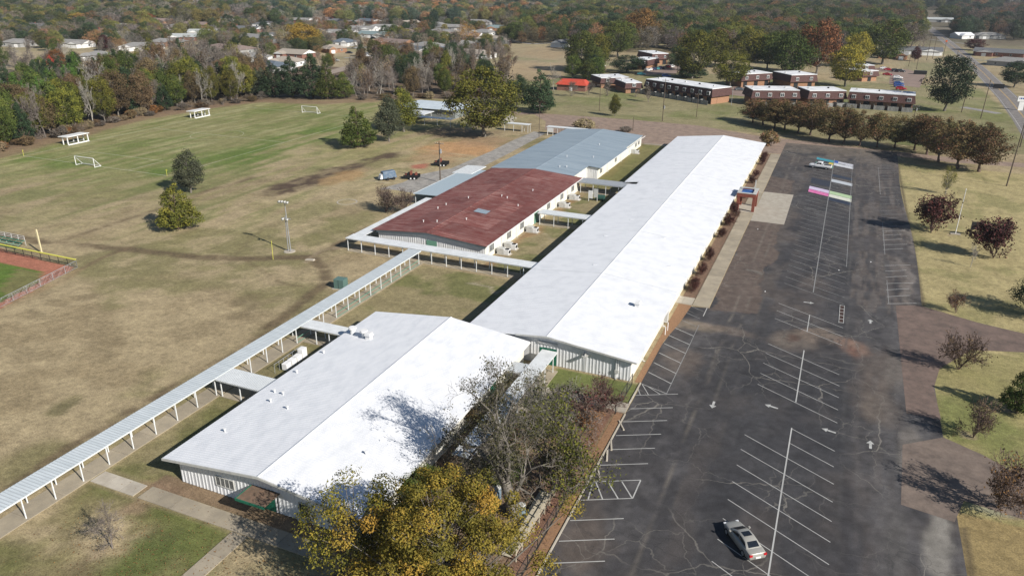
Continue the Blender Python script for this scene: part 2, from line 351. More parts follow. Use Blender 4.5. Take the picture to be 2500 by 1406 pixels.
track([(205, 655), (260, 625), (330, 600)], .9, [.14, .10, .06], .7); track([(190, 660), (140, 690), (60, 725), (0, 750)], 1.6, [.26, .185, .105], .7)
track([(600, 632), (680, 690), (740, 700)], .6, BR, .5); track([(640, 560), (600, 600), (560, 640)], .5, BR, .3)
track([(900, 556), (860, 600), (780, 612), (750, 640)], .8, [.28, .22, .15], .6)
track([(880, 440), (1000, 450), (1010, 440)], .6, [.36, .31, .21], .8); track([(1040, 365), (1180, 385), (1110, 390)], .5, [.36, .30, .2], .6)
track([(2160, 340), (2300, 480), (2390, 560)], .4, [.22, .18, .09], .6); track([(2330, 445), (2400, 560), (2440, 700), (2500, 760)], .35, [.22, .18, .09], .5)
for a, b in [((2230, 480), (2275, 700)), ((2262, 470), (2330, 700)), ((2300, 450), (2380, 730)), ((2400, 430), (2500, 640))]: track([a, b], .3, [.20, .17, .08], .5)
track([(1150, 690), (1200, 700), (1215, 715), (1260, 700)], .4, [.34, .29, .21], .7); track([(1300, 560), (1340, 575), (1345, 590), (1320, 600)], .3, [.36, .30, .2], .8)
for (px, py, r) in [(276, 1334, 1.0), (2330, 575, .8), (2380, 1070, 1.0), (2478, 1005, 1.1), (2435, 1240, 1.5), (870, 357, 1.8), (440, 557, 1.3), (940, 345, 2), (1190, 332, 3), (2455, 452, .6)]: blob(px, py, r, r, [.30, .235, .15], .8)
blob(2400, 1235, 2.0, 1.0, [.25, .26, .2], .6)
# baseball outfield corner and warning track
bf = inpoly(x, y, [(-141, 84.5), (-118.5, 83.2), (-112, 60), (-150, 60)]); lay([.33, .13, .085], .95 * bf)
b2 = inpoly(x, y, [(-150, 80.3), (-131, 79.6), (-122, 79.4), (-118.2, 76), (-113.2, 58), (-150, 58)]); lay([.075, .14, .022], .95 * b2); lay([.10, .12, .03], .5 * b2 * sm(.5, .65, n2)); lay([.16, .14, .06], .8 * inpoly(x, y, [(-128, 79.4), (-121, 79.4), (-117.6, 75), (-116.5, 70), (-120.5, 71)]))
col *= (0.80 + .40 * fbm(x / .9, y / .9, 21, 2))[:, None] * (0.9 + .2 * fbm(x / 45, y / 45, 22, 2))[:, None]
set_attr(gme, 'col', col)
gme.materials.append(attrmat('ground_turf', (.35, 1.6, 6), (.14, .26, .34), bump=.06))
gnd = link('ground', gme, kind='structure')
# ------------------------------------------------------------------ paved sheets
def sheet(name, pts, z, m, parent=None, kind='structure', thick=0):
    b = MB()
    if thick: b.hexa([(p[0], p[1], z - thick) for p in pts], [(p[0], p[1], z) for p in pts])
    else: b.poly([(p[0], p[1], z) for p in pts])
    return b.build(name, m, parent, kind=kind)
def ccw(p):
    a = sum(p[i][0] * p[(i + 1) % len(p)][1] - p[(i + 1) % len(p)][0] * p[i][1] for i in range(len(p)))
    return p if a > 0 else p[::-1]
def cracks(t, tc, last):
    for sc, wth, c, amt, dsc in ((.17, .0085, (.17, .16, .14), .6, .5), (.085, .0055, (.21, .195, .17), .75, .35), (.33, .02, (.03, .03, .032), .45, .8)):
        no = _n(t, 'ShaderNodeTexNoise'); no.inputs['Scale'].default_value = dsc; no.inputs['Detail'].default_value = 6
        t.links.new(tc.outputs['Object'], no.inputs['Vector'])
        ad = _n(t, 'ShaderNodeVectorMath', operation='MULTIPLY_ADD'); ad.inputs[1].default_value = (2.4, 2.4, 0)
        t.links.new(no.outputs['Color'], ad.inputs[0]); t.links.new(tc.outputs['Object'], ad.inputs[2])
        vo = _n(t, 'ShaderNodeTexVoronoi', feature='DISTANCE_TO_EDGE'); vo.inputs['Scale'].default_value = sc
        t.links.new(ad.outputs[0], vo.inputs['Vector'])
        mr = _n(t, 'ShaderNodeMapRange'); mr.inputs[1].default_value = wth * .35; mr.inputs[2].default_value = wth; mr.inputs[3].default_value = 1; mr.inputs[4].default_value = 0
        t.links.new(vo.outputs['Distance'], mr.inputs[0])
        n5 = _n(t, 'ShaderNodeTexNoise'); n5.inputs['Scale'].default_value = .07; t.links.new(tc.outputs['Object'], n5.inputs['Vector'])
        m5 = _n(t, 'ShaderNodeMapRange'); m5.inputs[1].default_value = .42; m5.inputs[2].default_value = .6; m5.inputs[4].default_value = amt; t.links.new(n5.outputs[0], m5.inputs[0])
        mu = _n(t, 'ShaderNodeMath', operation='MULTIPLY'); t.links.new(mr.outputs[0], mu.inputs[0]); t.links.new(m5.outputs[0], mu.inputs[1])
        mx = _n(t, 'ShaderNodeMix', data_type='RGBA'); mx.inputs[7].default_value = (*c, 1)
        t.links.new(mu.outputs[0], mx.inputs[0]); t.links.new(last, mx.inputs[6]); last = mx.outputs[2]
    return last
lx = np.arange(-20.0, 17.01, .4); ly = np.arange(36.0, 250.1, .5)
LX, LY = np.meshgrid(lx, ly); nx_ = len(lx)
def lotL(Y): return np.where(Y < 83, -17.75, np.where(Y < 111.5, -17.9 + 1.2 * np.clip((Y - 96) / 15, 0, 1), np.where(Y < 161, -13.95, np.where(Y < 186, -13.95, np.where(Y < 204, -13.95, -14.0)))))
def lotR(Y): return np.where(Y > 122, 16.9 - .35 * np.sin(Y * .07), 16.5)
U = (LX - lx[0]) / (lx[-1] - lx[0]); LX = lotL(LY) + U * (lotR(LY) - lotL(LY))
i = (np.arange(len(ly) - 1)[:, None] * nx_ + np.arange(nx_ - 1)[None, :]).ravel()
lme = npmesh('parking_lot', np.stack([LX.ravel(), LY.ravel(), np.full(LX.size, .012)], 1), np.stack([i, i + 1, i + nx_ + 1, i + nx_], 1))
x, y = LX.ravel(), LY.ravel(); wx = x + 4 * (fbm(x / 7, y / 7, 31) - .5); wy = y + 6 * (fbm(x / 7, y / 9, 32) - .5)
n1 = fbm(x / 9, y / 14, 33); n2 = fbm(x / 2.5, y / 4, 34); nl = fbm(x / 1.1, y / 12, 35)
col = np.zeros((len(x), 3)) + np.array([.060, .057, .058])
BRN = [.13, .105, .088]; GRY = [.105, .10, .10]
lay(BRN, .45 * sm(.46, .66, n1)); lay(GRY, .5 * sm(.5, .7, n2)); lay([.032, .032, .036], .5 * sm(.52, .7, fbm(x / 5, y / 9, 36)))
lay([.045, .045, .049], .5 * ((x > -5) & (x < 6.2)) * sm(.3, .6, fbm(x / 4, y / 4, 38)))
lay(BRN, .7 * ((x > 6.3) & (y > 120)) * sm(.42, .6, nl)); lay(GRY, .5 * ((x > 6.3)) * sm(.5, .66, nl)); lay([.05, .05, .055], .6 * (x > 6.3) * sm(.55, .7, n1))
lay([.125, .095, .078], .8 * inpoly(wx, wy, [(-14, 110), (-7.2, 113), (-7.2, 162), (-14, 161)])); lay([.125, .095, .078], .75 * inpoly(wx, y, [(-14, 187), (-7.4, 187), (-8, 201), (-14, 204)]))
for (px, py, rx, ry, c, st) in [(1930, 835, 3.2, 4, [.20, .16, .125], .7), (2010, 830, 4, 3, [.20, .155, .12], .8), (2075, 850, 2, 3, [.24, .15, .11], .8), (1700, 800, 4, 1.6, [.2, .165, .125], .85), (1780, 810, 4, 1.4, [.17, .135, .11], .6), (1935, 832, 1.0, 1.4, [.12, .07, .05], .8), (2075, 866, .7, 1.2, [.2, .1, .07], .7),
        (2140, 900, 3, 8, BRN, .6), (2120, 960, 2.5, 7, BRN, .5), (2200, 905, 3, 8, [.14, .125, .11], .5), (1650, 880, 2.6, 6, BRN, .7), (1600, 850, 1.0, 3, [.03, .03, .035], .6), (1680, 770, 2, 2, [.03, .032, .036], .8), (2150, 1000, 3, 5, [.16, .13, .105], .5), (2190, 700, 1, 6, [.03, .03, .034], .4),
        (1400, 1350, 1.2, .8, [.02, .02, .02], .8), (1360, 1400, 1.2, .8, [.02, .02, .02], .7), (1420, 1330, 3.4, 4, BRN, .55), (1850, 1300, 2, 5, BRN, .5), (1680, 1200, 1.4, 14, BRN, .3), (2290, 1350, 1.3, 8, [.22, .205, .18], .9), (2245, 930, 1.3, 4, [.20, .2, .185], .75), (2225, 560, 1.0, 20, [.2, .175, .155], .7), (2218, 680, 1.0, 14, [.2, .175, .155], .6), (2240, 1120, 1.6, 8, [.19, .17, .15], .7), (2130, 1280, 1.2, 9, [.09, .085, .085], .6), (2060, 1300, 1, 9, [.03, .03, .035], .5), (2170, 1330, 1.5, 9, [.10, .095, .09], .5)]:
    g = G(px, py); d = np.hypot((wx - g[0]) / rx, (wy - g[1]) / ry); lay(c, st * sm(1.2, .5, d + .7 * (n2 - .5)))
for (px, py) in [(2012, 846), (1940, 560), (1990, 640), (2085, 700)]:
    g = G(px, py); lay([.03, .03, .035], .6 * sm(1.2, .6, np.hypot((wx - g[0]) / 1.5, (wy - g[1]) / 2)))
lay([.145, .125, .105], .65 * sm(225, 236, wy) * sm(.3, .55, n2)); lay([.15, .125, .10], .5 * sm(236, 245, wy))
for xx, c, ww in ((-10.2, [.17, .15, .125], .14), (-8.6, [.14, .125, .105], .08), (-6.6, [.10, .09, .08], .12), (6.0, [.10, .095, .09], .15), (11.7, [.09, .085, .08], .12), (7.6, [.10, .09, .085], .3), (9.6, [.10, .09, .085], .3)):
    lay(c, .55 * sm(ww * 2, ww * .5, np.abs(x - xx - .5 * (n1 - .5))) * sm(.4, .6, fbm(x / 3, y / 6, 41)))
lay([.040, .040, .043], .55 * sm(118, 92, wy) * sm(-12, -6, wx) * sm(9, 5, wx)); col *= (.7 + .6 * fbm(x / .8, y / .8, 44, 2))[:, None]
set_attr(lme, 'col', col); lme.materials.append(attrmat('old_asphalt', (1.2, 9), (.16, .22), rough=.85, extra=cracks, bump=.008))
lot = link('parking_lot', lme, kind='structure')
def pave(name, poly, z, base, alt, seed, step=1.0, crack=False, thick=0):
    P = ccw([tuple(p) for p in poly]); xs = [p[0] for p in P]; ys = [p[1] for p in P]
    m = mat(name + '_surface', tuple(q * 1.12 for q in base), tuple(q * .82 for q in alt), sc=.45, rough=.9, bump=.02, bsc=3, lo=.38, hi=.62)
    m.node_tree.nodes['Noise Texture'].inputs['Detail'].default_value = 12; m.node_tree.nodes['Noise Texture'].inputs['Roughness'].default_value = .78
    return sheet(name, P, z, m, thick=thick)
pave('driveway', [(12.9, 124.6), (16.2, 126.3), (24, 122.8), (30, 121.2), (70, 116), (70, 109), (28.7, 114.2), (22, 112), (17.5, 104), (16.4, 98), (16.6, 90), (12.9, 90)], .018, (.175, .125, .103), (.13, .098, .083), 1)
pave('driveway', [(12.2, 82.5), (16.5, 86), (20.2, 83.9), (26, 79), (30, 72), (17.4, 74.2), (16.2, 70.2), (11.6, 71)], .018, (.19, .148, .12), (.14, .11, .093), 2)
pave('service_road', [(-104, 263.5), (-95, 252), (-90, 238), (-84, 232.5), (-64, 228.8), (-42, 231.6), (-14, 232), (-14, 249.2), (17, 243.8), (31, 241.6), (49, 243.5), (52, 250), (41, 248.5), (30, 249), (8, 252), (-23, 257.5), (-45, 267.5), (-72, 268.5), (-112, 266.5), (-150, 270), (-152, 262), (-118, 256)], .008, (.29, .215, .165), (.225, .165, .13), 3)
pave('back_drive', [(-95, 151), (-86.5, 150), (-86, 170), (-86.3, 200), (-87.3, 232), (-92, 233), (-92.6, 215), (-92.2, 199), (-93, 176), (-97.5, 166), (-97, 158), (-99, 150)], .006, (.33, .31, .28), (.24, .228, .21), 4)
pave('highway', [(45, 180), (50, 245), (55.5, 285), (58.5, 330), (61.5, 390), (64.5, 500), (66, 620), (66.5, 780), (67, 1050), (75, 1050), (74.6, 780), (74, 620), (72.5, 500), (70, 390), (67.5, 330), (65, 285), (61.5, 245), (58, 180)], .010, (.22, .20, .185), (.165, .152, .143), 5)
hwc = [(51.5, 180), (55.9, 245), (60.2, 285), (63, 330), (65.7, 390), (68.5, 500), (70, 620), (70.4, 780)]
def stripe(name, pts, off, wd_, z, m, parent):
    b = MB()
    for (a, c) in zip(pts[:-1], pts[1:]):
        d = Vector((c[0] - a[0], c[1] - a[1], 0)).normalized(); n = Vector((-d.y, d.x, 0))
        A = Vector((*a, z)) + n * off; B = Vector((*c, z)) + n * off
        b.poly([A - n * wd_ / 2, B - n * wd_ / 2, B + n * wd_ / 2, A + n * wd_ / 2])
    return b.build(name, m, parent)
hw = [o for o in C.objects if o.name == 'highway'][0]
for off, m in ((3.6, 'paint'), (-3.6, 'paint'), (.12, 'yline'), (-.18, 'yline')): stripe('lane_line', hwc, off, .16, .016, W[m], hw)
# side streets, in neighbourhood
pale = mat('pale_street', (.30, .285, .27), (.22, .21, .20), sc=.3, rough=.9)
def street(name, pts, wd_, m=pale, z=.012, k='structure'):
    q = [tuple(p[:2]) for p in (G(*p) for p in pts)]
    o = stripe(name, q, 0, wd_, z, m, None); o['kind'] = k; return o
street('street', [(2250, 68), (2370, 72), (2500, 82)], 7); street('street', [(2100, 62), (2250, 68)], 9)
street('street', [(760, 190), (850, 165), (905, 150), (960, 118), (1000, 108)], 8, mat('tan_street', (.33, .27, .22), (.27, .22, .18), sc=.2)); street('street', [(700, 112), (860, 118), (1000, 112)], 6, z=.016); street('street', [(1240, 100), (1300, 108), (1375, 104), (1420, 100)], 6, z=.02)
street('street', [(40, 70), (200, 66), (330, 92), (520, 72), (640, 60)], 6, z=.012); street('driveway_path', [(2270, 97), (2340, 105), (2390, 112)], 3, z=.02); street('driveway_path', [(2320, 140), (2400, 148), (2480, 150)], 3, z=.02); street('driveway_path', [(2280, 85), (2440, 92)], 3, z=.02)
street('driveway_path', [(2350, 262), (2440, 278)], 4, z=.02); street('driveway_path', [(840, 142), (880, 140), (900, 128)], 4, z=.02); street('driveway_path', [(920, 112), (945, 118)], 5, z=.024)
tanlot = mat('tan_car_park', (.27, .20, .165), (.21, .155, .13), sc=.15, rough=.9)
sheet('car_park', gp([(2170, 205), (2245, 215), (2260, 182), (2215, 170), (2120, 165), (2115, 172), (2175, 178)]), .014, tanlot); sheet('car_park', gp([(1560, 185), (1650, 180), (1670, 160), (1640, 158), (1570, 176)]), .014, tanlot); sheet('car_park', gp([(1780, 232), (1830, 238), (1830, 200), (1790, 205)]), .014, tanlot)
sheet('patio', gp([(1235, 278), (1262, 288), (1252, 300), (1225, 300)]), .016, W['conc2'])
# ------------------------------------------------------------------ parking lot paint
def stall(a, b, wd_=.09, m='paint', z=.018, name='stall_line'):
    a = Vector((*a, 0)); b = Vector((*b, 0)); d = b - a; me = bpy.data.meshes.get('line_' + m)
    if me is None:
        me = bpy.data.meshes.new('line_' + m); me.from_pydata([(0, -.5, 0), (1, -.5, 0), (1, .5, 0), (0, .5, 0)], [], [(0, 1, 2, 3)]); me.materials.append(W[m])
    o = link(name, me, lot); o.location = (a.x, a.y, z); o.rotation_euler = (0, 0, math.atan2(d.y, d.x)); o.scale = (d.length, wd_, 1); return o
P_ = 3.12
for a, b, wd_, m in ((50, 81, .14, 'paint'), (87.2, 102.3, .14, 'paint'), (108.7, 115.3, .12, 'paint'), (125, 232, .16, 'fadepaint'), (140, 185, .05, 'paint')): stall((.6, a), (.6, b), wd_, m, .023, 'centre_line')
ks = [59 + P_ * k for k in range(-2, 56)]
for Yc in ks:
    if 81 < Yc < 86.8 or 102.5 < Yc < 108: continue
    if 116 < Yc < 124.5: continue
    m = 'paint' if Yc < 118 else 'fadepaint'
    wd_ = .085 if Yc < 118 else .10
    if Yc < 76 or 86 < Yc < 97 or 108 < Yc < 117 or Yc > 124: stall((.6, Yc), (5.4, Yc - 2.8), wd_, m)
    elif 97 < Yc < 100.5 or Yc > 76: stall((.6, Yc), (5.3, Yc - 2.75), wd_, m)
    if Yc < 76 or Yc > 86: stall((-4.2, Yc + 2.8), (.6, Yc), wd_, m)
Yk = 124.9
while Yk < 228:
    if not (144 < Yk < 150 or 182 < Yk < 186): stall((11.7, Yk), (16.0 if (Yk * 7) % 3 < 1.4 else 15.2, Yk + 2.2), .11, 'paint' if (128 < Yk < 170 or Yk < 128) else 'fadepaint')
    Yk += 3.12
for a, b in ((125, 136), (150, 172), (196, 226)): stall((11.9, a), (11.9, b), .1, 'fadepaint', .023)
stall((5.4, 140), (5.4, 226), .1, 'fadepaint', .023)
stall((-14.3, 82.8), (-14.3, 104.5), .10, 'fadepaint', .023, 'edge_line'); stall((-14.3, 108), (-14.3, 111.5), .13, 'paint', .023, 'edge_line')
for yy in (111.3, 108.4, 105.4): stall((-17.2, yy), (-14.6, yy - 1.5), .1, 'fadepaint')
for yy in (102.3, 99.3, 96.4, 93.3, 90.2, 87.3): stall((-17.7, yy), (-14.3, yy - 1.8), .12)
for a, b in (((-17.7, 83.9), (-14.3, 82.8)), ((-17.8, 80.8), (-13, 83.3)), ((-17.7, 83.9), (-16.3, 81.6)), ((-17, 83.7), (-15, 82.3)), ((-17.8, 82.4), (-17.2, 81.1))): stall(a, b)
for yy in (49.4, 52.5, 55.6, 58.9, 62.1, 65.2, 68.3, 71.3, 74.4, 77.5): stall((-17.5, yy), (-12.9, yy + 2.35), .10)
stall((-12.9, 61.25), (-12.9, 64.4), .13, 'paint', .023)
for a, b in (((-17.3, 62), (-16.9, 59.3)), ((-15.9, 62.8), (-14.2, 60.6)), ((-14.6, 63.4), (-13.0, 61.3)), ((-17.0, 62.2), (-15.6, 59.9))): stall(a, b, .13, 'paint', .021)
def para(c0, c1, side, name, c, z=.019):
    x0, x1 = (.68, 5.6) if side > 0 else (-4.1, .52)
    f = lambda xx, cc: cc - .585 * (xx - .6)
    o = MB().poly([(x0, f(x0, c0), z), (x1, f(x1, c0), z), (x1, f(x1, c1), z), (x0, f(x0, c1), z)]).build(name, c, lot); return o
pm = lambda n, a, b: mat(n, a, b, sc=1.4, rough=.8, lo=.42, hi=.68)
for args in [(188.7, 191.5, -1, pm('pink_stall_paint', (.55, .10, .30), (.62, .28, .42))), (191.7, 194.6, -1, pm('lilac_stall_paint', (.50, .42, .58), (.58, .52, .62))), (188.7, 191.5, 1, pm('cream_stall_paint', (.62, .62, .52), (.5, .52, .45))), (191.7, 194.6, 1, pm('pale_green_stall_paint', (.36, .50, .28), (.42, .52, .34))),
             (204.2, 207.2, 1, pm('pale_grey_stall_paint', (.40, .43, .46), (.5, .52, .54))), (223.7, 226.6, 1, pm('white_stall_paint', (.56, .57, .58), (.42, .44, .48))), (226.8, 229.8, 1, pm('greyish_stall_paint', (.52, .53, .55), (.35, .36, .42))),
             (219.5, 223.5, -1, pm('green_stall_paint', (.08, .30, .19), (.10, .22, .20))), (226.8, 229.6, -1, pm('turquoise_stall_paint', (.04, .24, .30), (.08, .30, .36))), (210, 213, 1, pm('navy_stall_paint', (.03, .04, .06), (.05, .06, .08))), (198, 201, -1, pm('dark_stall_paint', (.03, .035, .05), (.05, .055, .07))), (201, 204, -1, pm('dark_stall_paint', (.03, .035, .05), (.05, .055, .07))), (185.6, 188.5, 1, pm('navy_stall_paint', (.025, .035, .06), (.04, .05, .07)))]:
    para(args[0], args[1], args[2], 'painted_stall', args[3])
MB().poly([(.7, 227.1, .024), (1.7, 226.6, .024), (1.7, 229.5, .024), (.7, 229.9, .024)]).build('painted_square', pm('blue_patch', (.03, .10, .38), (.03, .08, .3)), lot)
MB().poly([(-.8, 224.2, .024), (.5, 223.4, .024), (.5, 226.4, .024), (-.6, 226.9, .024)]).build('painted_square', pm('yellow_patch', (.55, .42, .06), (.5, .4, .1)), lot)
MB().poly([(1.8, 226.2, .024), (3.6, 225.2, .024), (3.6, 225.6, .024), (1.8, 226.6, .024)]).build('painted_bar', W['black'], lot)
def arrow(px, py, ang, L=1.6):
    g = G(px, py); b = MB(); q = lambda u, v: (g[0] + u * math.cos(ang) - v * math.sin(ang), g[1] + u * math.sin(ang) + v * math.cos(ang), .019)
    b.poly([q(-L / 2, -.14), q(.1 * L, -.14), q(.1 * L, .14), q(-L / 2, .14)]); b.poly([q(.1 * L, -.42), q(L / 2, 0), q(.1 * L, .42)]); b.build('direction_arrow', W['paint'], lot)
arrow(2023, 1051, math.pi * .93); arrow(1883, 992, math.pi * .93); arrow(1975, 739, 0.05); arrow(2125, 1085, math.pi / 2, 1.7); arrow(2125, 785, math.pi / 2, 1.6); arrow(1741, 988, -math.pi / 2, 1.7)
# wheel stops
ws0 = MB().hexa([(-1, -.11, 0), (1, -.11, 0), (1, .11, 0), (-1, .11, 0)], [(-.96, -.07, .14), (.96, -.07, .14), (.96, .07, .14), (-.96, .07, .14)]).build('wheel_stop', W['conc2'])
tag(ws0, 'concrete wheel stop nearest the hatched bay, knocked askew', 'wheel stop', 'concrete wheel stops'); ws0.location = (-17.15, 63.65, .014); ws0.rotation_euler = (0, 0, R_(-65))
for (xx, yy, a, l) in ((-17.3, 67.1, 105, 'concrete wheel stop second from the hatched bay'), (-17.45, 69.2, 108, 'concrete wheel stop end to end with its neighbour, third from the hatched bay'), (-17.5, 73.5, -58, 'concrete wheel stop turned aslant below the walkway end')):
    copy_tree(ws0, (xx, yy, .014), R_(a), l)
# trench grate
t = thing('trench_grate', 'rusty trench drain with pale cross bars between the stall rows', 'drain', (5.1, 117.6, .02))
MB().box(-.28, .28, -3.5, 3.5, 0, .02).build('trench', W['mulchdark'] if 'mulchdark' in W else mat('rust_dark', (.05, .028, .022)), t)
MB().box(-.36, -.28, -3.6, 3.6, 0, .05).box(.28, .36, -3.6, 3.6, 0, .05).build('frame', W['paint'], t)
for k in range(6): MB().box(-.28, .28, -3.5 + k * 1.38, -3.38 + k * 1.38, .02, .04).build('crossbar', W['paint'], t)
# ------------------------------------------------------------------ walks
def slabs(name, x0, x1, y0, y1, n, along, m='conc', z=.09, gap=.03):
    p = None
    base = MB().box(x0 + .02, x1 - .02, y0 + .02, y1 - .02, 0, z - .035).build(name, W[m]); base['kind'] = 'structure'
    for k in range(n):
        if along == 'y': a = y0 + (y1 - y0) * k / n; b = y0 + (y1 - y0) * (k + 1) / n; q = (x0, x1, a + gap / 2, b - gap / 2)
        else: a = x0 + (x1 - x0) * k / n; b = x0 + (x1 - x0) * (k + 1) / n; q = (a + gap / 2, b - gap / 2, y0, y1)
        MB().box(*q, 0, z + rnd.uniform(-.004, .006)).build('slab', W[m], base)
    return base
slabs('covered_walk_path', -66.9, -64.4, 20, 110.2, 24, 'y'); slabs('covered_walk_path', -80.5, -43.2, 110.2, 112.9, 14, 'x')
slabs('front_path', -64.2, -58.3, 41.5, 43.3, 3, 'x', 'conc2'); slabs('front_path', -57.7, -36.5, 41.5, 43.4, 10, 'x', 'conc')
slabs('front_path', -45.7, -43.9, 20, 41.4, 7, 'y', 'conc')
slabs('side_walk', -16.6, -14.05, 111.4, 231, 34, 'y', 'conc'); slabs('side_walk', -20, -16.7, 111.4, 114.3, 2, 'x', 'conc2')
slabs('entrance_apron', -13.95, -7.1, 161.4, 186.8, 1, 'y', 'conc2', .03); slabs('shaded_path', -58, -64.2, 76, 78.2, 2, 'x', 'conc'); slabs('shaded_path', -64.2, -58.6, 59.8, 62.6, 2, 'x', 'conc')
slabs('garden_path', -31.3, -28.6, 58, 82.6, 8, 'y', 'conc'); slabs('garden_path', -28.5, -19.4, 76.4, 78.1, 5, 'x', 'conc2'); slabs('garden_path', -19.3, -17.8, 76.2, 78.4, 1, 'x', 'conc2', .12)
slabs('courtyard_path', -54.2, -43, 140, 142.8, 4, 'x'); slabs('courtyard_path', -54.2, -43, 167.5, 171, 4, 'x'); slabs('courtyard_path', -54, -43, 228.5, 230.2, 3, 'x'); slabs('porch_floor', -17.9, -13.96, 167.2, 173.6, 2, 'x', 'conc2', .11)
MB().box(-17.82, -17.66, 30, 76, 0, .13).box(-18.0, -17.84, 78.5, 84, 0, .13).build('kerb', W['conc2'], kind='structure')
sheet('gravel_bed', [(-18.7, 84), (-17.9, 84), (-17.9, 97), (-17.1, 104), (-16.7, 111.3), (-18.7, 111.3)], .03, W['gravelstrip']); sheet('planting_bed', [(-18.7, 114.4), (-16.7, 114.4), (-16.7, 231), (-18.7, 231)], .03, W['leaflitter'])
sheet('bare_kerb_strip', [(-18.9, 36), (-17.9, 36), (-17.9, 75.9), (-18.9, 75.9)], .02, W['gravelstrip'])
b = MB()
for k in range(40):
    a0, a1 = 2 * math.pi * k / 40, 2 * math.pi * (k + 1) / 40; r0, r1 = 2.0, 2.35
    b.poly([(-99.5 + r0 * math.cos(a0), 137.6 + r0 * math.sin(a0), .02), (-99.5 + r1 * math.cos(a0), 137.6 + r1 * math.sin(a0), .02), (-99.5 + r1 * math.cos(a1), 137.6 + r1 * math.sin(a1), .02), (-99.5 + r0 * math.cos(a1), 137.6 + r0 * math.sin(a1), .02)])
b.build('worn_ring', W['conc2'], kind='structure')
# soccer markings
fl_ = mat('faint_chalk', (.50, .50, .38), (.36, .36, .22), sc=.8, rough=.9)
pitch = MB()
def mk(a, b, wd_=.2):
    a = Vector((*a, .02)); c = Vector((*b, .02)); d = (c - a).normalized(); n = Vector((-d.y, d.x, 0)) * wd_ / 2; pitch.poly([a - n, c - n, c + n, a + n])
for a, b in (((-208, 138.4), (-154.5, 138.4)), ((-154.4, 138.4), (-154.4, 230)), ((-208, 138.5), (-208, 230)), ((-154.4, 230.5), (-208, 230.5)), ((-208, 184), (-154.5, 184)), ((-196, 138.5), (-196, 150)), ((-168, 138.5), (-168, 150)), ((-196, 150.1), (-168, 150.1))): mk(a, b)
for k in range(36):
    a0, a1 = k * math.pi / 18, (k + 1) * math.pi / 18; mk((-181 + 8 * math.cos(a0), 184.2 + 8 * math.sin(a0)), (-181 + 8 * math.cos(a1), 184.2 + 8 * math.sin(a1)), .12)
pitch.build('pitch_marking', fl_, kind='structure')
# ================================================================== SCHOOL BUILDINGS
def gz(x, xl, zl, xr, zr_, xm, zm):       # roof height at x of an asymmetric gable
    return zl + (zm - zl) * (x - xl) / (xm - xl) if x < xm else zr_ + (zm - zr_) * (xr - x) / (xr - xm)
def panel_wall(root, x0, x1, y, face, top, m, w_=.92, skip=None, zb=.05):
    "ribbed metal panels side by side on a gable wall; face=-1 looks towards -Y"
    n = max(1, round((x1 - x0) / w_)); w_ = (x1 - x0) / n
    for k in range(n):
        a, c = x0 + k * w_, x0 + (k + 1) * w_
        segs = [(zb, None)]
        if skip:
            for (sa, sb, sz0, sz1) in skip:
                if a + w_ / 2 > sa and a + w_ / 2 < sb: segs = [(sz1, None)] + ([(zb, sz0)] if sz0 > .2 else [])
        b = MB()
        for (z0, z1) in segs:
            za, zc = (top(a) if z1 is None else z1), (top(c) if z1 is None else z1)
            if min(za, zc) - z0 < .1: continue
            t0 = .03
            b.hexa([(a + .003, y, z0), (c - .003, y, z0), (c - .003, y - face * -t0, z0), (a + .003, y - face * -t0, z0)] if face < 0 else [(a + .003, y, z0), (c - .003, y, z0), (c - .003, y + t0, z0), (a + .003, y + t0, z0)],
                   [(a + .003, y, za), (c - .003, y, zc), (c - .003, y - face * -t0, zc), (a + .003, y - face * -t0, za)] if face < 0 else [(a + .003, y, za), (c - .003, y, zc), (c - .003, y + t0, zc), (a + .003, y + t0, za)])
            for rr in (.04, w_ / 2):
                xx = a + rr; zt = za + (zc - za) * rr / w_
                yo = y - .03 if face < 0 else y + .03
                s1, s2 = (yo - .04, yo) if face < 0 else (yo, yo + .04)
                b.hexa([(xx, s1, z0), (xx + .13, s1, z0), (xx + .16, s2, z0), (xx - .03, s2, z0)], [(xx, s1, zt - .01), (xx + .13, s1, zt - .01), (xx + .16, s2, zt - .01), (xx - .03, s2, zt - .01)])
        if b.v: b.build('wall_panel', m, root)
def roof_slope(root, name, xe, ze, xm, zm, y0, y1, m, th=.12):
    s = 1 if xe > xm else -1
    return MB().hexa([(xm, y0, zm - th), (xe, y0, ze - th), (xe, y1, ze - th), (xm, y1, zm - th)] if s > 0 else [(xe, y0, ze - th), (xm, y0, zm - th), (xm, y1, zm - th), (xe, y1, ze - th)],
                     [(xm, y0, zm), (xe, y0, ze), (xe, y1, ze), (xm, y1, zm)] if s > 0 else [(xe, y0, ze), (xm, y0, zm), (xm, y1, zm), (xe, y1, ze)]).build(name, m, root)
def ribs(root, xe, ze, xm, zm, y0, y1, st, m, h=.035, wd_=.06, name='rib'):
    "raised seams running down the slope, too many to lift one by one"
    n = int((y1 - y0) / st); V = []; F = []
    a, c = (xm, zm), (xe, ze)
    for k in range(n + 1):
        yy = y0 + .03 + k * st; i = len(V)
        for (xx, zz) in (a, c):
            V += [(xx, yy, zz + .002), (xx, yy + wd_, zz + .002), (xx, yy + wd_ * .7, zz + h), (xx, yy + wd_ * .3, zz + h)]
        for j in range(4): q = (j + 1) % 4; F.append((i + j, i + q, i + 4 + q, i + 4 + j))
        F.append((i + 3, i + 2, i + 1, i)); F.append((i + 4, i + 5, i + 6, i + 7))
    me = npmesh(name, V, F, (m,)); return link(name, me, root, kind='stuff')
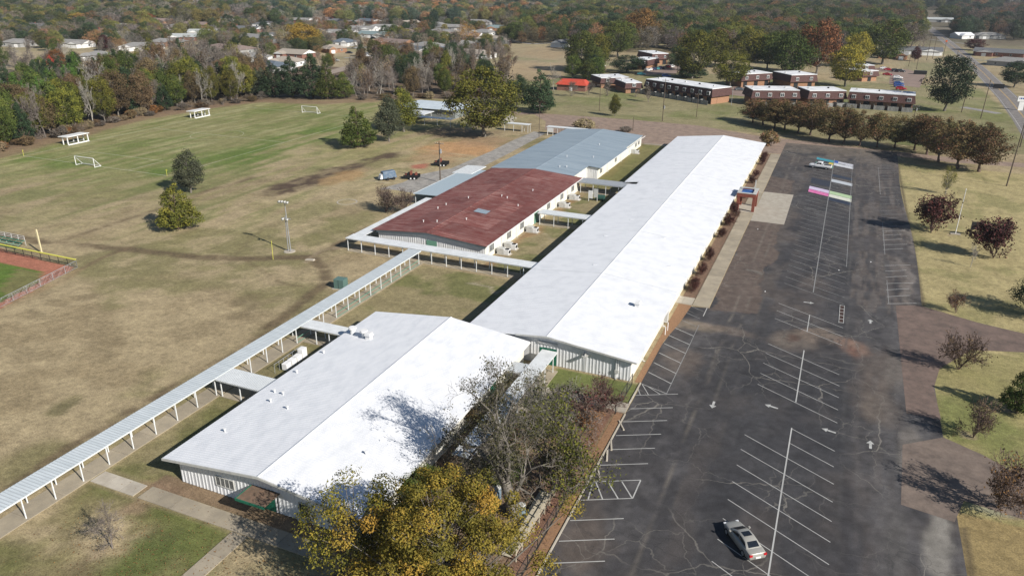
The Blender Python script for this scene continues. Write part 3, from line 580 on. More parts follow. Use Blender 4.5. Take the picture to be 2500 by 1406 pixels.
def window_x(root, x, yc, z0, z1, wd_, face=1, n=3):
    "window in a wall facing +X"
    f = MB().box(x, x + .05, yc - wd_ / 2 - .07, yc + wd_ / 2 + .07, z0 - .07, z0).box(x, x + .05, yc - wd_ / 2 - .07, yc + wd_ / 2 + .07, z1, z1 + .07).box(x, x + .05, yc - wd_ / 2 - .07, yc - wd_ / 2, z0, z1).box(x, x + .05, yc + wd_ / 2, yc + wd_ / 2 + .07, z0, z1)
    for k in range(1, n): f.box(x, x + .045, yc - wd_ / 2 + wd_ * k / n - .03, yc - wd_ / 2 + wd_ * k / n + .03, z0, z1)
    fo = f.build('window', W['trim'], root)
    for k in range(n): MB().box(x + .003, x + .02, yc - wd_ / 2 + wd_ * k / n + .03, yc - wd_ / 2 + wd_ * (k + 1) / n - .03, z0, z1).build('pane', W['panegrey'], fo)
def window_y(root, xc, y, z0, z1, wd_, n=3, m='trim', gl='panegrey', face=-1):
    s = face
    f = MB().box(xc - wd_ / 2 - .07, xc + wd_ / 2 + .07, y, y + s * .12, z0 - .07, z0).box(xc - wd_ / 2 - .07, xc + wd_ / 2 + .07, y, y + s * .12, z1, z1 + .07).box(xc - wd_ / 2 - .07, xc - wd_ / 2, y, y + s * .12, z0, z1).box(xc + wd_ / 2, xc + wd_ / 2 + .07, y, y + s * .12, z0, z1)
    for k in range(1, n): f.box(xc - wd_ / 2 + wd_ * k / n - .03, xc - wd_ / 2 + wd_ * k / n + .03, y, y + s * .11, z0, z1)
    fo = f.build('window', W[m], root)
    for k in range(n): MB().box(xc - wd_ / 2 + wd_ * k / n + .03, xc - wd_ / 2 + wd_ * (k + 1) / n - .03, y, y + s * .07, z0, z1).build('pane', W[gl], fo)
W['panegrey'] = mat('shaded_pane', (.16, .17, .17), (.09, .10, .105), sc=2, rough=.15, spec=.6)
W['redroof'] = None
def redroof():
    m = bpy.data.materials.new('rusting_red_metal_roof'); m.use_nodes = True; t = m.node_tree; b = t.nodes['Principled BSDF']; b.inputs['Roughness'].default_value = .6
    tc = _n(t, 'ShaderNodeTexCoord'); sp = _n(t, 'ShaderNodeSeparateXYZ'); t.links.new(tc.outputs['Object'], sp.inputs[0])
    mp = _n(t, 'ShaderNodeMapping'); mp.inputs['Scale'].default_value = (.10, 2.6, 1); t.links.new(tc.outputs['Object'], mp.inputs[0])
    no = _n(t, 'ShaderNodeTexNoise'); no.inputs['Scale'].default_value = 1.6; no.inputs['Detail'].default_value = 6; no.inputs['Roughness'].default_value = .7; t.links.new(mp.outputs[0], no.inputs[0])
    # sheet to sheet differences
    mp2 = _n(t, 'ShaderNodeMapping'); mp2.inputs['Scale'].default_value = (.26, .17, 0); t.links.new(tc.outputs['Object'], mp2.inputs[0])
    sn = _n(t, 'ShaderNodeVectorMath', operation='FLOOR'); t.links.new(mp2.outputs[0], sn.inputs[0])
    wn = _n(t, 'ShaderNodeTexWhiteNoise', noise_dimensions='3D'); t.links.new(sn.outputs[0], wn.inputs[0])
    mr = _n(t, 'ShaderNodeMapRange'); mr.inputs[1].default_value = .45; mr.inputs[2].default_value = .66; t.links.new(no.outputs[0], mr.inputs[0])
    wm = _n(t, 'ShaderNodeMapRange'); wm.inputs[3].default_value = .45; wm.inputs[4].default_value = 1; t.links.new(wn.outputs['Value'], wm.inputs[0])
    mu = _n(t, 'ShaderNodeMath', operation='MULTIPLY'); t.links.new(mr.outputs[0], mu.inputs[0]); t.links.new(wm.outputs[0], mu.inputs[1])
    mx = _n(t, 'ShaderNodeMix', data_type='RGBA'); mx.inputs[6].default_value = (.14, .032, .024, 1); mx.inputs[7].default_value = (.36, .22, .19, 1); t.links.new(mu.outputs[0], mx.inputs[0])
    hs = _n(t, 'ShaderNodeHueSaturation'); w2 = _n(t, 'ShaderNodeMapRange'); w2.inputs[3].default_value = .85; w2.inputs[4].default_value = 1.2; t.links.new(wn.outputs['Value'], w2.inputs[0]); t.links.new(w2.outputs[0], hs.inputs['Value'])
    t.links.new(mx.outputs[2], hs.inputs['Color']); t.links.new(hs.outputs[0], b.inputs['Base Color']); return m
W['redroof'] = redroof(); W['redrib'] = mat('red_roof_seam', (.15, .045, .04), (.26, .16, .145), sc=.6, rough=.6, lo=.42, hi=.62)
def vent(root, x, y, z, kind=0):
    if kind == 0: MB().tube((x, y, z - .1), (x, y, z + .35), .08).tube((x, y, z + .35), (x, y, z + .42), .15).build('vent_pipe', W['white'], root)
    elif kind == 1: MB().tube((x, y, z - .1), (x, y, z + .8), .35, .35, 12).tube((x, y, z + .8), (x, y, z + 1.0), .55, .5, 12).build('roof_fan', W['white'], root)
    else: MB().box(x - .35, x + .35, y - .3, y + .3, z - .1, z + .5).hexa([(x - .5, y - .4, z + .5), (x + .5, y - .4, z + .5), (x + .5, y + .4, z + .5), (x - .5, y + .4, z + .5)], [(x - .35, y - .4, z + .85), (x + .35, y - .4, z + .85), (x + .35, y + .4, z + .85), (x - .35, y + .4, z + .85)]).build('roof_vent', W['white'], root)
def drain(root, x, y, z): MB().box(x, x + .1, y - .05, y + .05, 0, z).box(x, x + .35, y - .05, y + .05, 0.02, .1).build('downspout', W['white'], root)
# --- long white classroom building
t = thing('classroom_building', 'very long white-roofed school building running beside the parking lot', 'school building', (-30, 157, 0)); t.location = (0, 0, 0)
xm, zm = -30.6, 4.35
roof_slope(t, 'roof', -18.5, 3.1, xm, zm, 83.4, 230.7, W['roofwhite'])
roof_slope(t, 'roof', -42.8, 3.05, xm, zm, 83.4, 168.6, W['roofwhite']); roof_slope(t, 'roof', -40.8, 3.25, xm, zm, 168.6, 171.0, W['roofwhite']); roof_slope(t, 'roof', -44.2, 2.9, xm, zm, 171.0, 230.7, W['roofwhite'])
ribs(t, -18.52, 3.1, xm, zm, 83.45, 230.5, .62, W['roofwhite'], .012, .04); ribs(t, -42.78, 3.05, xm, zm, 83.45, 168.4, .62, W['roofwhite'], .012, .04); ribs(t, -44.1, 2.9, xm, zm, 171.1, 230.5, .62, W['roofwhite'], .012, .04)
MB().hexa([(xm - .16, 83.4, zm - .01), (xm + .16, 83.4, zm - .01), (xm + .16, 230.7, zm - .01), (xm - .16, 230.7, zm - .01)], [(xm - .03, 83.4, zm + .05), (xm + .03, 83.4, zm + .05), (xm + .03, 230.7, zm + .05), (xm - .03, 230.7, zm + .05)]).build('ridge_cap', W['roofwhite'], t)
MB().box(-19.42, -19.3, 83.95, 230.2, 0, 3.02).build('wall', W['cream'], t); MB().box(-42, -41.9, 83.95, 168, 0, 2.95).build('wall', W['cream'], t); MB().box(-43.3, -43.2, 171.2, 230.2, 0, 2.8).build('wall', W['cream'], t)
gt = lambda x_: gz(x_, -42.8, 3.05, -18.5, 3.1, xm, zm) - .14
MB().poly([(-41.9, 83.97, 0), (-19.4, 83.97, 0), (-19.4, 83.97, gt(-19.4)), (xm, 83.97, gt(xm)), (-41.9, 83.97, gt(-41.9))]).build('wall', W['clad'], t)
MB().poly([(-43.2, 230.2, 0), (-43.2, 230.2, 2.8), (xm, 230.2, gt(xm)), (-19.4, 230.2, gt(-19.4)), (-19.4, 230.2, 0)]).build('wall', W['clad'], t)
MB().box(-40.4, -40.3, 168.1, 171.2, 0, 2.9).build('wall', W['cream'], t)
panel_wall(t, -33, -19.3, 83.95, -1, gt, W['clad'], skip=[(-31.6, -29.3, 0, 2.45)])
MB().hexa([(xm, 83.28, zm - .2), (-18.5, 83.28, 2.9), (-18.5, 83.4, 2.9), (xm, 83.4, zm - .2)], [(xm, 83.28, zm + .02), (-18.5, 83.28, 3.12), (-18.5, 83.4, 3.12), (xm, 83.4, zm + .02)]).build('gable_trim', W['trim'], t)
MB().hexa([(-35, 83.28, 3.7), (xm, 83.28, zm - .2), (xm, 83.4, zm - .2), (-35, 83.4, 3.7)], [(-35, 83.28, 3.88), (xm, 83.28, zm + .02), (xm, 83.4, zm + .02), (-35, 83.4, 3.88)]).build('gable_trim', W['trim'], t)
MB().box(-18.5, -18.38, 83.4, 230.7, 2.93, 3.08).build('gutter', W['white'], t)
MB().box(-31.7, -29.3, 83.86, 83.92, 0.02, 2.4).build('door', W['green'], t); MB().box(-30.42, -30.36, 83.82, 83.86, .02, 2.4).build('door_post', W['ltgreen'], t)
lv = MB().box(-32.0, -29.2, 83.76, 83.84, 3.28, 3.33).box(-32.0, -29.2, 83.76, 83.84, 3.0, 3.05).build('louvre', W['trim'], t)
for k in range(5): MB().box(-31.95, -29.25, 83.75, 83.85, 3.07 + k * .042, 3.085 + k * .042).build('slat', W['clad'], lv)
MB().box(-25.6, -24.9, 83.0, 83.85, 2.62, 2.7).box(-25.3, -25.2, 83.2, 83.85, 2.7, 2.9).build('wall_light', W['trim'], t); MB().tube((-25.25, 83.8, 0), (-25.25, 83.8, 2.65), .03).build('conduit', W['trim'], t)
MB().box(-21.2, -21.05, 83.66, 83.82, 0, 2.9).box(-20.95, -20.85, 83.66, 83.82, 1.4, 2.9).build('conduit', W['white'], t); MB().box(-21.3, -20.8, 83.6, 83.82, .9, 1.4).build('meter_box', W['hvac'], t)
vent(t, -22.6, 99.5, 3.55, 2)
W['seam'] = mat('roof_seam_grey', (.42, .44, .46), (.6, .62, .64), sc=1.5, rough=.7)
for ys in (108.2, 131.6, 155.4, 179.8, 204.5):
    MB().hexa([(xm, ys, zm), (-18.6, ys, 3.1), (-18.6, ys + .07, 3.1), (xm, ys + .07, zm)], [(xm, ys, zm + .025), (-18.6, ys, 3.125), (-18.6, ys + .07, 3.125), (xm, ys + .07, zm + .025)]).build('lap_joint', W['seam'], t)
    MB().hexa([(-42.7, ys, 3.05), (xm, ys, zm), (xm, ys + .07, zm), (-42.7, ys + .07, 3.05)], [(-42.7, ys, 3.075), (xm, ys, zm + .025), (xm, ys + .07, zm + .025), (-42.7, ys + .07, 3.075)]).build('lap_joint', W['seam'], t)
for (vx, vy) in ((-33, 112), (-36, 128), (-26, 131), (-34, 139), (-27, 152), (-35, 162), (-30, 178), (-36, 190), (-25, 165), (-22, 118)): MB().box(vx - .3, vx + .3, vy - .25, vy + .25, gt(vx), gt(vx) + .2).build('roof_patch', W['roofwhite'], t)
for yy in range(90, 230, 12): drain(t, -19.2, yy, 2.9)
for k in range(18): window_x(t, -19.3, 88 + k * 7.9, 1.0, 2.2, 2.4)
for yy in (100.8, 99.2): MB().tube((-18.2, yy, 0), (-18.2, yy, 1.3), .06).tube((-18.2, yy, 1.3), (-19.2, yy, 1.3), .04).build('bollard', W['white'], t)
MB().box(-19.25, -18.75, 102.8, 103.8, .3, 1.9).build('electrical_panel', W['hvac'], t)
# --- front white building
t = thing('cafeteria_building', 'wide white-roofed metal building in front with tree shadow on its roof', 'school building')
xm, zm = -44.6, 4.5; xl, zl, xr, zr_ = -56.8, 3.1, -32.9, 3.15; y0, y1 = 44.4, 83.35
W['roofwhite2'] = mat('white_ribbed_roof', (.74, .752, .772), (.62, .64, .67), sc=.9, rough=.5, bump=.02, bsc=.8, stretch=(1, .5, 1), lo=.42, hi=.75)
roof_slope(t, 'roof', xl, zl, xm, zm, y0, y1, W['roofwhite2']); roof_slope(t, 'roof', xr, zr_, xm, zm, y0, y1, W['roofwhite2'])
ribs(t, xl, zl, xm, zm, y0, y1 - .1, .34, W['roofwhite2'], .02, .05); ribs(t, xr, zr_, xm, zm, y0, y1 - .1, .34, W['roofwhite2'], .02, .05)
MB().hexa([(xm - .22, y0, zm - .01), (xm + .22, y0, zm - .01), (xm + .22, y1, zm - .01), (xm - .22, y1, zm - .01)], [(xm - .03, y0, zm + .07), (xm + .03, y0, zm + .07), (xm + .03, y1, zm + .07), (xm - .03, y1, zm + .07)]).build('ridge_cap', W['roofwhite2'], t)
gt = lambda x_: gz(x_, xl, zl, xr, zr_, xm, zm) - .14
MB().poly([(-55.6, 45.35, 0), (-33.8, 45.35, 0), (-33.8, 45.35, gt(-33.8)), (xm, 45.35, gt(xm)), (-55.6, 45.35, gt(-55.6))]).build('wall', W['clad'], t)
MB().box(-33.8, -33.7, 45.35, 83.2, 0, 3.1).build('wall', W['cream'], t); MB().box(-55.7, -55.6, 45.35, 83.2, 0, 3.1).build('wall', W['cream'], t); MB().poly([(-55.6, 83.2, 0), (-55.6, 83.2, gt(-55.6)), (xm, 83.2, gt(xm)), (-33.8, 83.2, gt(-33.8)), (-33.8, 83.2, 0)]).build('wall', W['clad'], t)
panel_wall(t, -55.6, -33.7, 45.33, -1, gt, W['clad'], skip=[(-51.0, -48.6, 1.1, 2.2), (-45.4, -43.4, 0, 2.5), (-40.9, -39.8, 1.1, 2.2)])
for (a, c, za, zc) in ((xl, xm, zl, zm), (xm, xr, zm, zr_)):
    MB().hexa([(a, 44.28, za - .22), (c, 44.28, zc - .22), (c, 44.4, zc - .22), (a, 44.4, za - .22)], [(a, 44.28, za + .02), (c, 44.28, zc + .02), (c, 44.4, zc + .02), (a, 44.4, za + .02)]).build('gable_trim', W['trim'], t)
MB().box(-32.9, -32.78, 44.4, 83.3, 2.98, 3.1).build('gutter', W['white'], t)
window_y(t, -49.8, 45.3, 1.15, 2.15, 2.2, 4); window_y(t, -40.3, 45.3, 1.15, 2.15, 1.0, 1, gl='glass')
MB().box(-45.4, -43.4, 45.30, 45.34, .02, 2.45).build('door', W['green'], t); MB().box(-40.7, -39.9, 44.65, 45.2, .5, 1.05).build('window_unit', W['hvac'], t)
for xx in (-40.6, -40.0): MB().tube((xx, 44.75, 0), (xx, 44.75, .5), .03).build('unit_leg', W['metal'], t)
aw = MB().box(-46.3, -43.0, 43.0, 45.25, 2.42, 2.5).build('awning', mat('brown_littered_awning', (.20, .13, .09), (.12, .09, .065), sc=2, rough=.9), t); MB().box(-46.36, -42.94, 42.92, 43.0, 2.3, 2.56).box(-46.36, -46.3, 43, 45.2, 2.3, 2.56).build('awning_edge', W['green'], aw)
for (vx, vy, k) in ((-55.4, 75.6, 1), (-53.2, 75.0, 1), (-52.2, 74.6, 2), (-55.6, 69.4, 0), (-55.4, 63.8, 0), (-54.7, 58.9, 0), (-53.3, 58.7, 0), (-53.6, 56.9, 0), (-50.5, 56.0, 0), (-54.0, 50.2, 0), (-44.0 + 6.0, 52.4, 0)): vent(t, vx, vy, gt(vx) + .14, k)
window_x(t, -33.68, 52, 1.1, 2.2, 2); window_x(t, -33.68, 60, 1.1, 2.2, 2); MB().box(-33.7, -33.6, 72.5, 74, 0.02, 2.2).build('door', W['green'], t)
MB().box(-33.5, -32.0, 79.2, 83.2, 0, .06).build('step_slab', W['conc'], t)
# --- red roofed building
t = thing('red_roof_classroom_building', 'low school block with a rust-streaked dark red metal roof', 'school building')
xm, zm = -66.5, 4.0; xl, zl, xr, zr_ = -78.2, 3.05, -54.2, 3.05; y0, y1 = 115.4, 169.6
roof_slope(t, 'roof', xl, zl, xm, zm, y0, y1, W['redroof']); roof_slope(t, 'roof', xr, zr_, xm, zm, y0, y1, W['redroof'])
ribs(t, xl, zl, xm, zm, y0, y1 - .1, .5, W['redrib'], .03, .06); ribs(t, xr, zr_, xm, zm, y0, y1 - .1, .5, W['redrib'], .03, .06)
gt = lambda x_: gz(x_, xl, zl, xr, zr_, xm, zm) - .14
for ys in (122.5, 130, 138, 146.5, 155, 163):
    for (a, c, za, zc) in ((xl, xm, zl, zm), (xm, xr, zm, zr_)): MB().hexa([(a, ys, za), (c, ys, zc), (c, ys + .12, zc), (a, ys + .12, za)], [(a, ys, za + .045), (c, ys, zc + .045), (c, ys + .12, zc + .045), (a, ys + .12, za + .045)]).build('lap_joint', W['redrib'], t)
MB().hexa([(xm - .2, y0, zm), (xm + .2, y0, zm), (xm + .2, y1, zm), (xm - .2, y1, zm)], [(xm - .03, y0, zm + .06), (xm + .03, y0, zm + .06), (xm + .03, y1, zm + .06), (xm - .03, y1, zm + .06)]).build('ridge_cap', W['redroof'], t)
px_ = lambda x_: gt(x_) + .2
MB().poly([(-64.6, 131.3, px_(-64.6)), (-61.8, 131.3, px_(-61.8)), (-61.8, 133.6, px_(-61.8)), (-64.6, 133.6, px_(-64.6))]).build('roof_patch', W['blueroof'], t)
MB().box(-55.0, -54.9, 116.2, 169.5, 0, 2.98).box(-77.4, -77.3, 116.2, 169.5, 0, 2.98).build('wall', W['cream'], t)
MB().poly([(-77.3, 116.22, 0), (-55, 116.22, 0), (-55, 116.22, gt(-55)), (xm, 116.22, gt(xm)), (-77.3, 116.22, gt(-77.3))]).build('wall', W['clad'], t)
panel_wall(t, -77.3, -54.95, 116.2, -1, lambda q: gt(q) - .62, W['clad'], skip=[(-66.9, -64.8, 0, 2.3)])
for (a, c) in ((xl + .5, xm), (xm, xr - .5)):
    MB().hexa([(a, 116.05, gt(a) - .6), (c, 116.05, gt(c) - .6), (c, 116.2, gt(c) - .6), (a, 116.2, gt(a) - .6)], [(a, 116.05, gt(a)), (c, 116.05, gt(c)), (c, 116.2, gt(c)), (a, 116.2, gt(a))]).build('fascia', W['bluetrim'], t)
MB().box(-66.9, -64.8, 116.1, 116.19, .02, 2.25).build('door', W['ltgreen'], t)
for yy in (119, 127, 133.5, 148.5, 157, 164.5): window_x(t, -54.9, yy, 1.0, 2.25, 1.9)
for yy in (123.5, 130.5, 153, 161): drain(t, -54.85, yy, 2.9)
MB().box(-54.9, -54.82, 140.1, 142.4, 0.02, 2.3).build('door', W['ltgreen'], t); MB().box(-54.2, -54.08, 115.4, 169.5, 2.93, 3.05).build('gutter', W['white'], t)
for (vx, vy) in ((-70.5, 121.5), (-67.8, 122), (-72.5, 131), (-72.2, 134), (-70, 140), (-64, 144), (-62.5, 143.5), (-58.5, 140), (-63.5, 126), (-60, 152)): vent(t, vx, vy, gt(vx) + .14, 0)
# --- blue grey roofed building
t = thing('grey_roof_classroom_building', 'school block with a pale blue-grey metal roof behind the red one', 'school building')
xm, zm = -66.4, 4.0; xl, zl = -78.4, 3.1; y0, y1 = 169.62, 226.5
roof_slope(t, 'roof', xl, zl, xm, zm, y0, y1, W['blueroof']); roof_slope(t, 'roof', -56.4, 3.28, xm, zm, y0, 181, W['blueroof']); roof_slope(t, 'roof', -53.2, 3.05, xm, zm, 181, 207, W['blueroof']); roof_slope(t, 'roof', -53.8, 3.09, xm, zm, 207, y1, W['blueroof'])
ribs(t, xl, zl, xm, zm, y0, y1 - .1, .6, W['blueroof'], .03, .06); ribs(t, -53.8, 3.09, xm, zm, 181.1, y1 - .1, .6, W['blueroof'], .03, .06); ribs(t, -56.4, 3.28, xm, zm, y0, 180.8, .6, W['blueroof'], .03, .06)
MB().hexa([(xm - .2, y0, zm), (xm + .2, y0, zm), (xm + .2, y1, zm), (xm - .2, y1, zm)], [(xm - .03, y0, zm + .06), (xm + .03, y0, zm + .06), (xm + .03, y1, zm + .06), (xm - .03, y1, zm + .06)]).build('ridge_cap', W['blueroof'], t)
gt = lambda x_: gz(x_, xl, zl, -53.2, 3.05, xm, zm) - .14
MB().box(-54.2, -54.1, 181.5, 226, 0, 2.9).build('wall', W['cream'], t); MB().box(-57, -56.9, 169.7, 181.5, 0, 3.1).build('wall', W['cream'], t); MB().box(-77.6, -77.5, 169.7, 226, 0, 2.98).build('wall', W['cream'], t)
MB().poly([(-77.6, 226, 0), (-77.6, 226, 2.9), (xm, 226, gt(xm)), (-54.1, 226, 2.9), (-54.1, 226, 0)]).build('wall', W['cream'], t); MB().box(-56.9, -54.1, 181.42, 181.5, 0, 2.9).build('wall', W['clad'], t)
panel_wall(t, -56.9, -54.1, 181.4, -1, lambda q: 2.9, W['clad'])
for yy in (184.5, 198, 219.5, 222.8): window_x(t, -54.1, yy, 1.0, 2.2, 1.8)
for yy in (190, 203, 212): drain(t, -54.0, yy, 2.8)
MB().box(-53.2, -53.08, 181, 226.5, 2.9, 3.03).build('gutter', W['white'], t)
for (vx, vy) in ((-62, 175), (-60.5, 176), (-64, 186), (-58, 190), (-61, 205)): vent(t, vx, vy, gt(vx) + .14, 0)
# --- lean-to roof west of the red building
t = thing('carport', 'pale blue lean-to roof attached along the far side of the red building', 'carport')
MB().hexa([(-84.5, 141.8, 2.55), (-78.25, 141.8, 2.75), (-78.25, 167.5, 2.75), (-84.5, 167.5, 2.55)], [(-84.5, 141.8, 2.65), (-78.25, 141.8, 2.85), (-78.25, 167.5, 2.85), (-84.5, 167.5, 2.65)]).build('roof', W['bluetrim'], t)
MB().box(-84.62, -84.5, 141.7, 167.6, 2.5, 2.68).build('fascia', W['canwhite'], t)
for yy in (142.2, 148, 154, 160, 167): MB().box(-84.4, -84.28, yy, yy + .12, 0, 2.55).build('post', W['canwhite'], t)
MB().hexa([(-85.6, 162.5, 2.5), (-80.3, 162.5, 2.72), (-80.3, 171, 2.72), (-85.6, 171, 2.5)], [(-85.6, 162.5, 2.7), (-80.3, 162.5, 2.9), (-80.3, 171, 2.9), (-85.6, 171, 2.7)]).build('end_roof', W['canwhite'], t)
t = thing('eave_canopy', 'narrow white eave canopy along the west wall of the red building', 'canopy'); MB().box(-80.6, -78.3, 113.0, 140.5, 2.45, 2.55).build('roof', W['canwhite'], t)
for yy in (118, 125, 132, 139): MB().box(-80.5, -80.4, yy, yy + .1, 0, 2.45).build('post', W['canwhite'], t)
# --- covered walkways
def canopy(name, label, x0, x1, y0, y1, z, axis, m, posts, rib=.36, ribm='rib', th=.14, ribh=.03, edge='canwhite', pw=.1, group='covered walkways between the school buildings'):
    t = thing(name, label, 'covered walkway', (0, 0, 0), group=group)
    MB().box(x0, x1, y0, y1, z - th * .5, z).build('roof', W[m], t)
    if axis == 'y':
        for xx in (x0 + .04, x1 - .1): MB().box(xx, xx + .06, y0, y1, z - th - .06, z - th * .5 - .004).build('beam', W[edge], t)
    else:
        for yy in (y0 + .04, y1 - .1): MB().box(x0, x1, yy, yy + .06, z - th - .06, z - th * .5 - .004).build('beam', W[edge], t)
    if rib:
        V = []; F = []; L = (y1 - y0) if axis == 'y' else (x1 - x0)
        for k in range(int(L / rib)):
            a = (y0 if axis == 'y' else x0) + k * rib + .05; i = len(V)
            B_ = (x0, x1, a, a + .09) if axis == 'y' else (a, a + .09, y0, y1)
            V += [(B_[0], B_[2], z + .002), (B_[1], B_[2], z + .002), (B_[1], B_[3], z + .002), (B_[0], B_[3], z + .002), (B_[0], B_[2], z + ribh), (B_[1], B_[2], z + ribh), (B_[1], B_[3], z + ribh), (B_[0], B_[3], z + ribh)]
            F += [(i + 4, i + 5, i + 6, i + 7), (i, i + 1, i + 5, i + 4), (i + 1, i + 2, i + 6, i + 5), (i + 2, i + 3, i + 7, i + 6), (i + 3, i, i + 4, i + 7)]
        link('roof_rib', npmesh('roof_rib', V, F, (W[ribm],)), t, kind='stuff')
    me = None
    for (px, py) in posts:
        if me is None: o = MB().box(-pw / 2, pw / 2, -pw / 2, pw / 2, 0, z - th - .062).build('post', W['canwhite'], t); me = o.data
        else: o = link('post', me, t)
        o.location = (px, py, 0)
    return t
pA = [(-64.75, 22.6 + 3.1 * k) for k in range(29)] + [(-66.75, 24.2 + 3.1 * k) for k in range(28)]
t = canopy('covered_walkway', 'long pale covered walkway running diagonally from lower left to the red building', -67.0, -64.45, 20, 109.9, 2.55, 'y', 'canopy', pA)
for k in range(17, 28): # pale green rails between the far posts
    if k in (18, 19): continue
    MB().box(-64.79, -64.73, 22.66 + 3.1 * k, 25.6 + 3.1 * k, .78, .86).box(-64.79, -64.73, 22.66 + 3.1 * k, 25.6 + 3.1 * k, .1, .16).build('rail', W['ltgreen'], t)
canopy('covered_walkway', 'white covered walkway across the near gable of the red-roofed building', -80.7, -43.0, 110.15, 112.85, 2.58, 'x', 'canwhite', [(-80.4 + 2.95 * k, 110.4) for k in range(13) if k != 5] + [(-78.9 + 2.95 * k, 112.6) for k in range(13)], rib=0)
canopy('covered_walkway', 'plain white link canopy nearest the two big roof fans', -64.4, -56.9, 75.9, 78.3, 2.5, 'x', 'canwhite', [(-62, 76.1), (-59.8, 76.1), (-62, 78.1), (-59.8, 78.1)], rib=0)
canopy('covered_walkway', 'ribbed link canopy between long walkway and the front building', -64.4, -56.9, 59.6, 62.7, 2.45, 'x', 'canwhite', [(-63.9, 59.9), (-61, 59.9), (-58.2, 59.9), (-61, 62.4)], rib=.26)
canopy('covered_walkway', 'white garden canopy leading out of the green door, half under trees', -31.1, -28.95, 57.5, 83.2, 2.5, 'y', 'canwhite', [(-29.1, 82 - 3.0 * k) for k in range(8)] + [(-30.9, 82 - 3.0 * k) for k in range(8)], rib=0)
canopy('covered_walkway', 'short ribbed canopy joining front building and garden canopy', -33.6, -31.12, 76.2, 78.7, 2.42, 'x', 'canwhite', [(-31.4, 76.4), (-31.4, 78.5)], rib=.2)
canopy('covered_walkway', 'rusty cream courtyard canopy in front of the arched door', -54.1, -42.9, 139.8, 142.8, 2.6, 'x', 'canwhite', [(-53.6 + 3.1 * k, 140) for k in range(4)] + [(-53.6 + 3.1 * k, 142.6) for k in range(4)], rib=.5)
canopy('covered_walkway', 'grey ribbed courtyard canopy where red and grey roofs meet', -54.6, -42.6, 167.2, 171.6, 2.6, 'x', 'metal', [(-53.9 + 3.1 * k, 167.4) for k in range(4)] + [(-53.9 + 3.1 * k, 171.4) for k in range(4)], rib=.5)
canopy('covered_walkway', 'white free-standing canopy left of the light pole beyond the grey roof', -101.5, -92.6, 229.8, 232.2, 2.6, 'x', 'canwhite', [(-101.2, 230), (-98, 230), (-95, 230), (-92.9, 230), (-101.2, 232), (-95, 232), (-92.9, 232)], rib=0)
canopy('covered_walkway', 'white canopy passing behind the far end of the grey roof', -86.4, -73, 229.8, 232.2, 2.6, 'x', 'canwhite', [(-86, 230), (-82.6, 230), (-79.4, 230), (-76, 230), (-86, 232), (-82, 232)], rib=0)
# --- brick porch
t = thing('brick_porch', 'square red brick porch with blue tarpaulin top beside the parking lot', 'porch')
for (xx, yy) in ((-17.9, 167.6), (-14.6, 167.6), (-17.9, 172.4), (-14.6, 172.4)): MB().box(xx, xx + .6, yy, yy + .6, 0.11, 3.3).build('pillar', W['brick'], t)
MB().box(-17.95, -13.95, 167.55, 168.25, 3.3, 4.1).build('arch_beam', W['brick'], t); MB().box(-17.95, -13.95, 172.35, 173.05, 3.3, 4.1).build('arch_beam', W['brick'], t); MB().box(-14.65, -13.96, 168.25, 172.35, 3.3, 4.1).build('arch_beam', W['brick'], t); MB().box(-17.95, -17.3, 168.25, 172.35, 3.3, 4.1).build('arch_beam', W['brick'], t)
MB().box(-17.3, -14.65, 168.25, 172.35, 3.7, 3.85).build('roof', mat('blue_tarp', (.05, .16, .42), (.04, .10, .28), sc=1.5, rough=.5), t); MB().box(-17.95, -13.95, 167.5, 173.1, 4.1, 4.16).box(0, 0, 0, 0, 0, 0).build('coping', W['trim'], t) if False else MB().box(-18, -13.9, 167.5, 168.3, 4.1, 4.17).box(-18, -13.9, 172.3, 173.1, 4.1, 4.17).box(-18, -17.25, 168.3, 172.3, 4.1, 4.17).box(-14.7, -13.9, 168.3, 172.3, 4.1, 4.17).build('coping', W['trim'], t)
MB().box(-14.7, -14.5, 170.2, 170.6, 4.17, 6.6).build('sign_fin', W['trim'], t)
# --- distant classroom block with pale hip roof
t = thing('annex_building', 'low annex with pale blue hipped roof half hidden by the olive oak', 'school building')
MB().box(-149, -126, 242.5, 255.5, 0, 3.0).build('wall', mat('annex_wall', (.20, .22, .22), rough=.8), t)
MB().hexa([(-150, 241.5, 3), (-125, 241.5, 3), (-125, 256.5, 3), (-150, 256.5, 3)], [(-144, 248.8, 4.6), (-131, 248.8, 4.6), (-131, 249.2, 4.6), (-144, 249.2, 4.6)]).build('roof', mat('pale_hip_roof', (.50, .56, .60), (.42, .48, .52), sc=.4, rough=.5), t)
for k in range(5): window_y(t, -146 + k * 4.6, 242.45, 1.1, 2.2, 1.6, 2)
canopy('covered_walkway', 'low white canopy sticking out from the annex', -141, -133, 232, 240, 2.6, 'y', 'canwhite', [(-140.8, 233), (-133.2, 233), (-140.8, 238), (-133.2, 238)], rib=0)
canopy('covered_walkway', 'long thin white canopy running along the annex front', -146, -120, 228, 230.4, 2.5, 'x', 'canwhite', [(-145.5 + 5 * k, 228.2) for k in range(6)], rib=0)
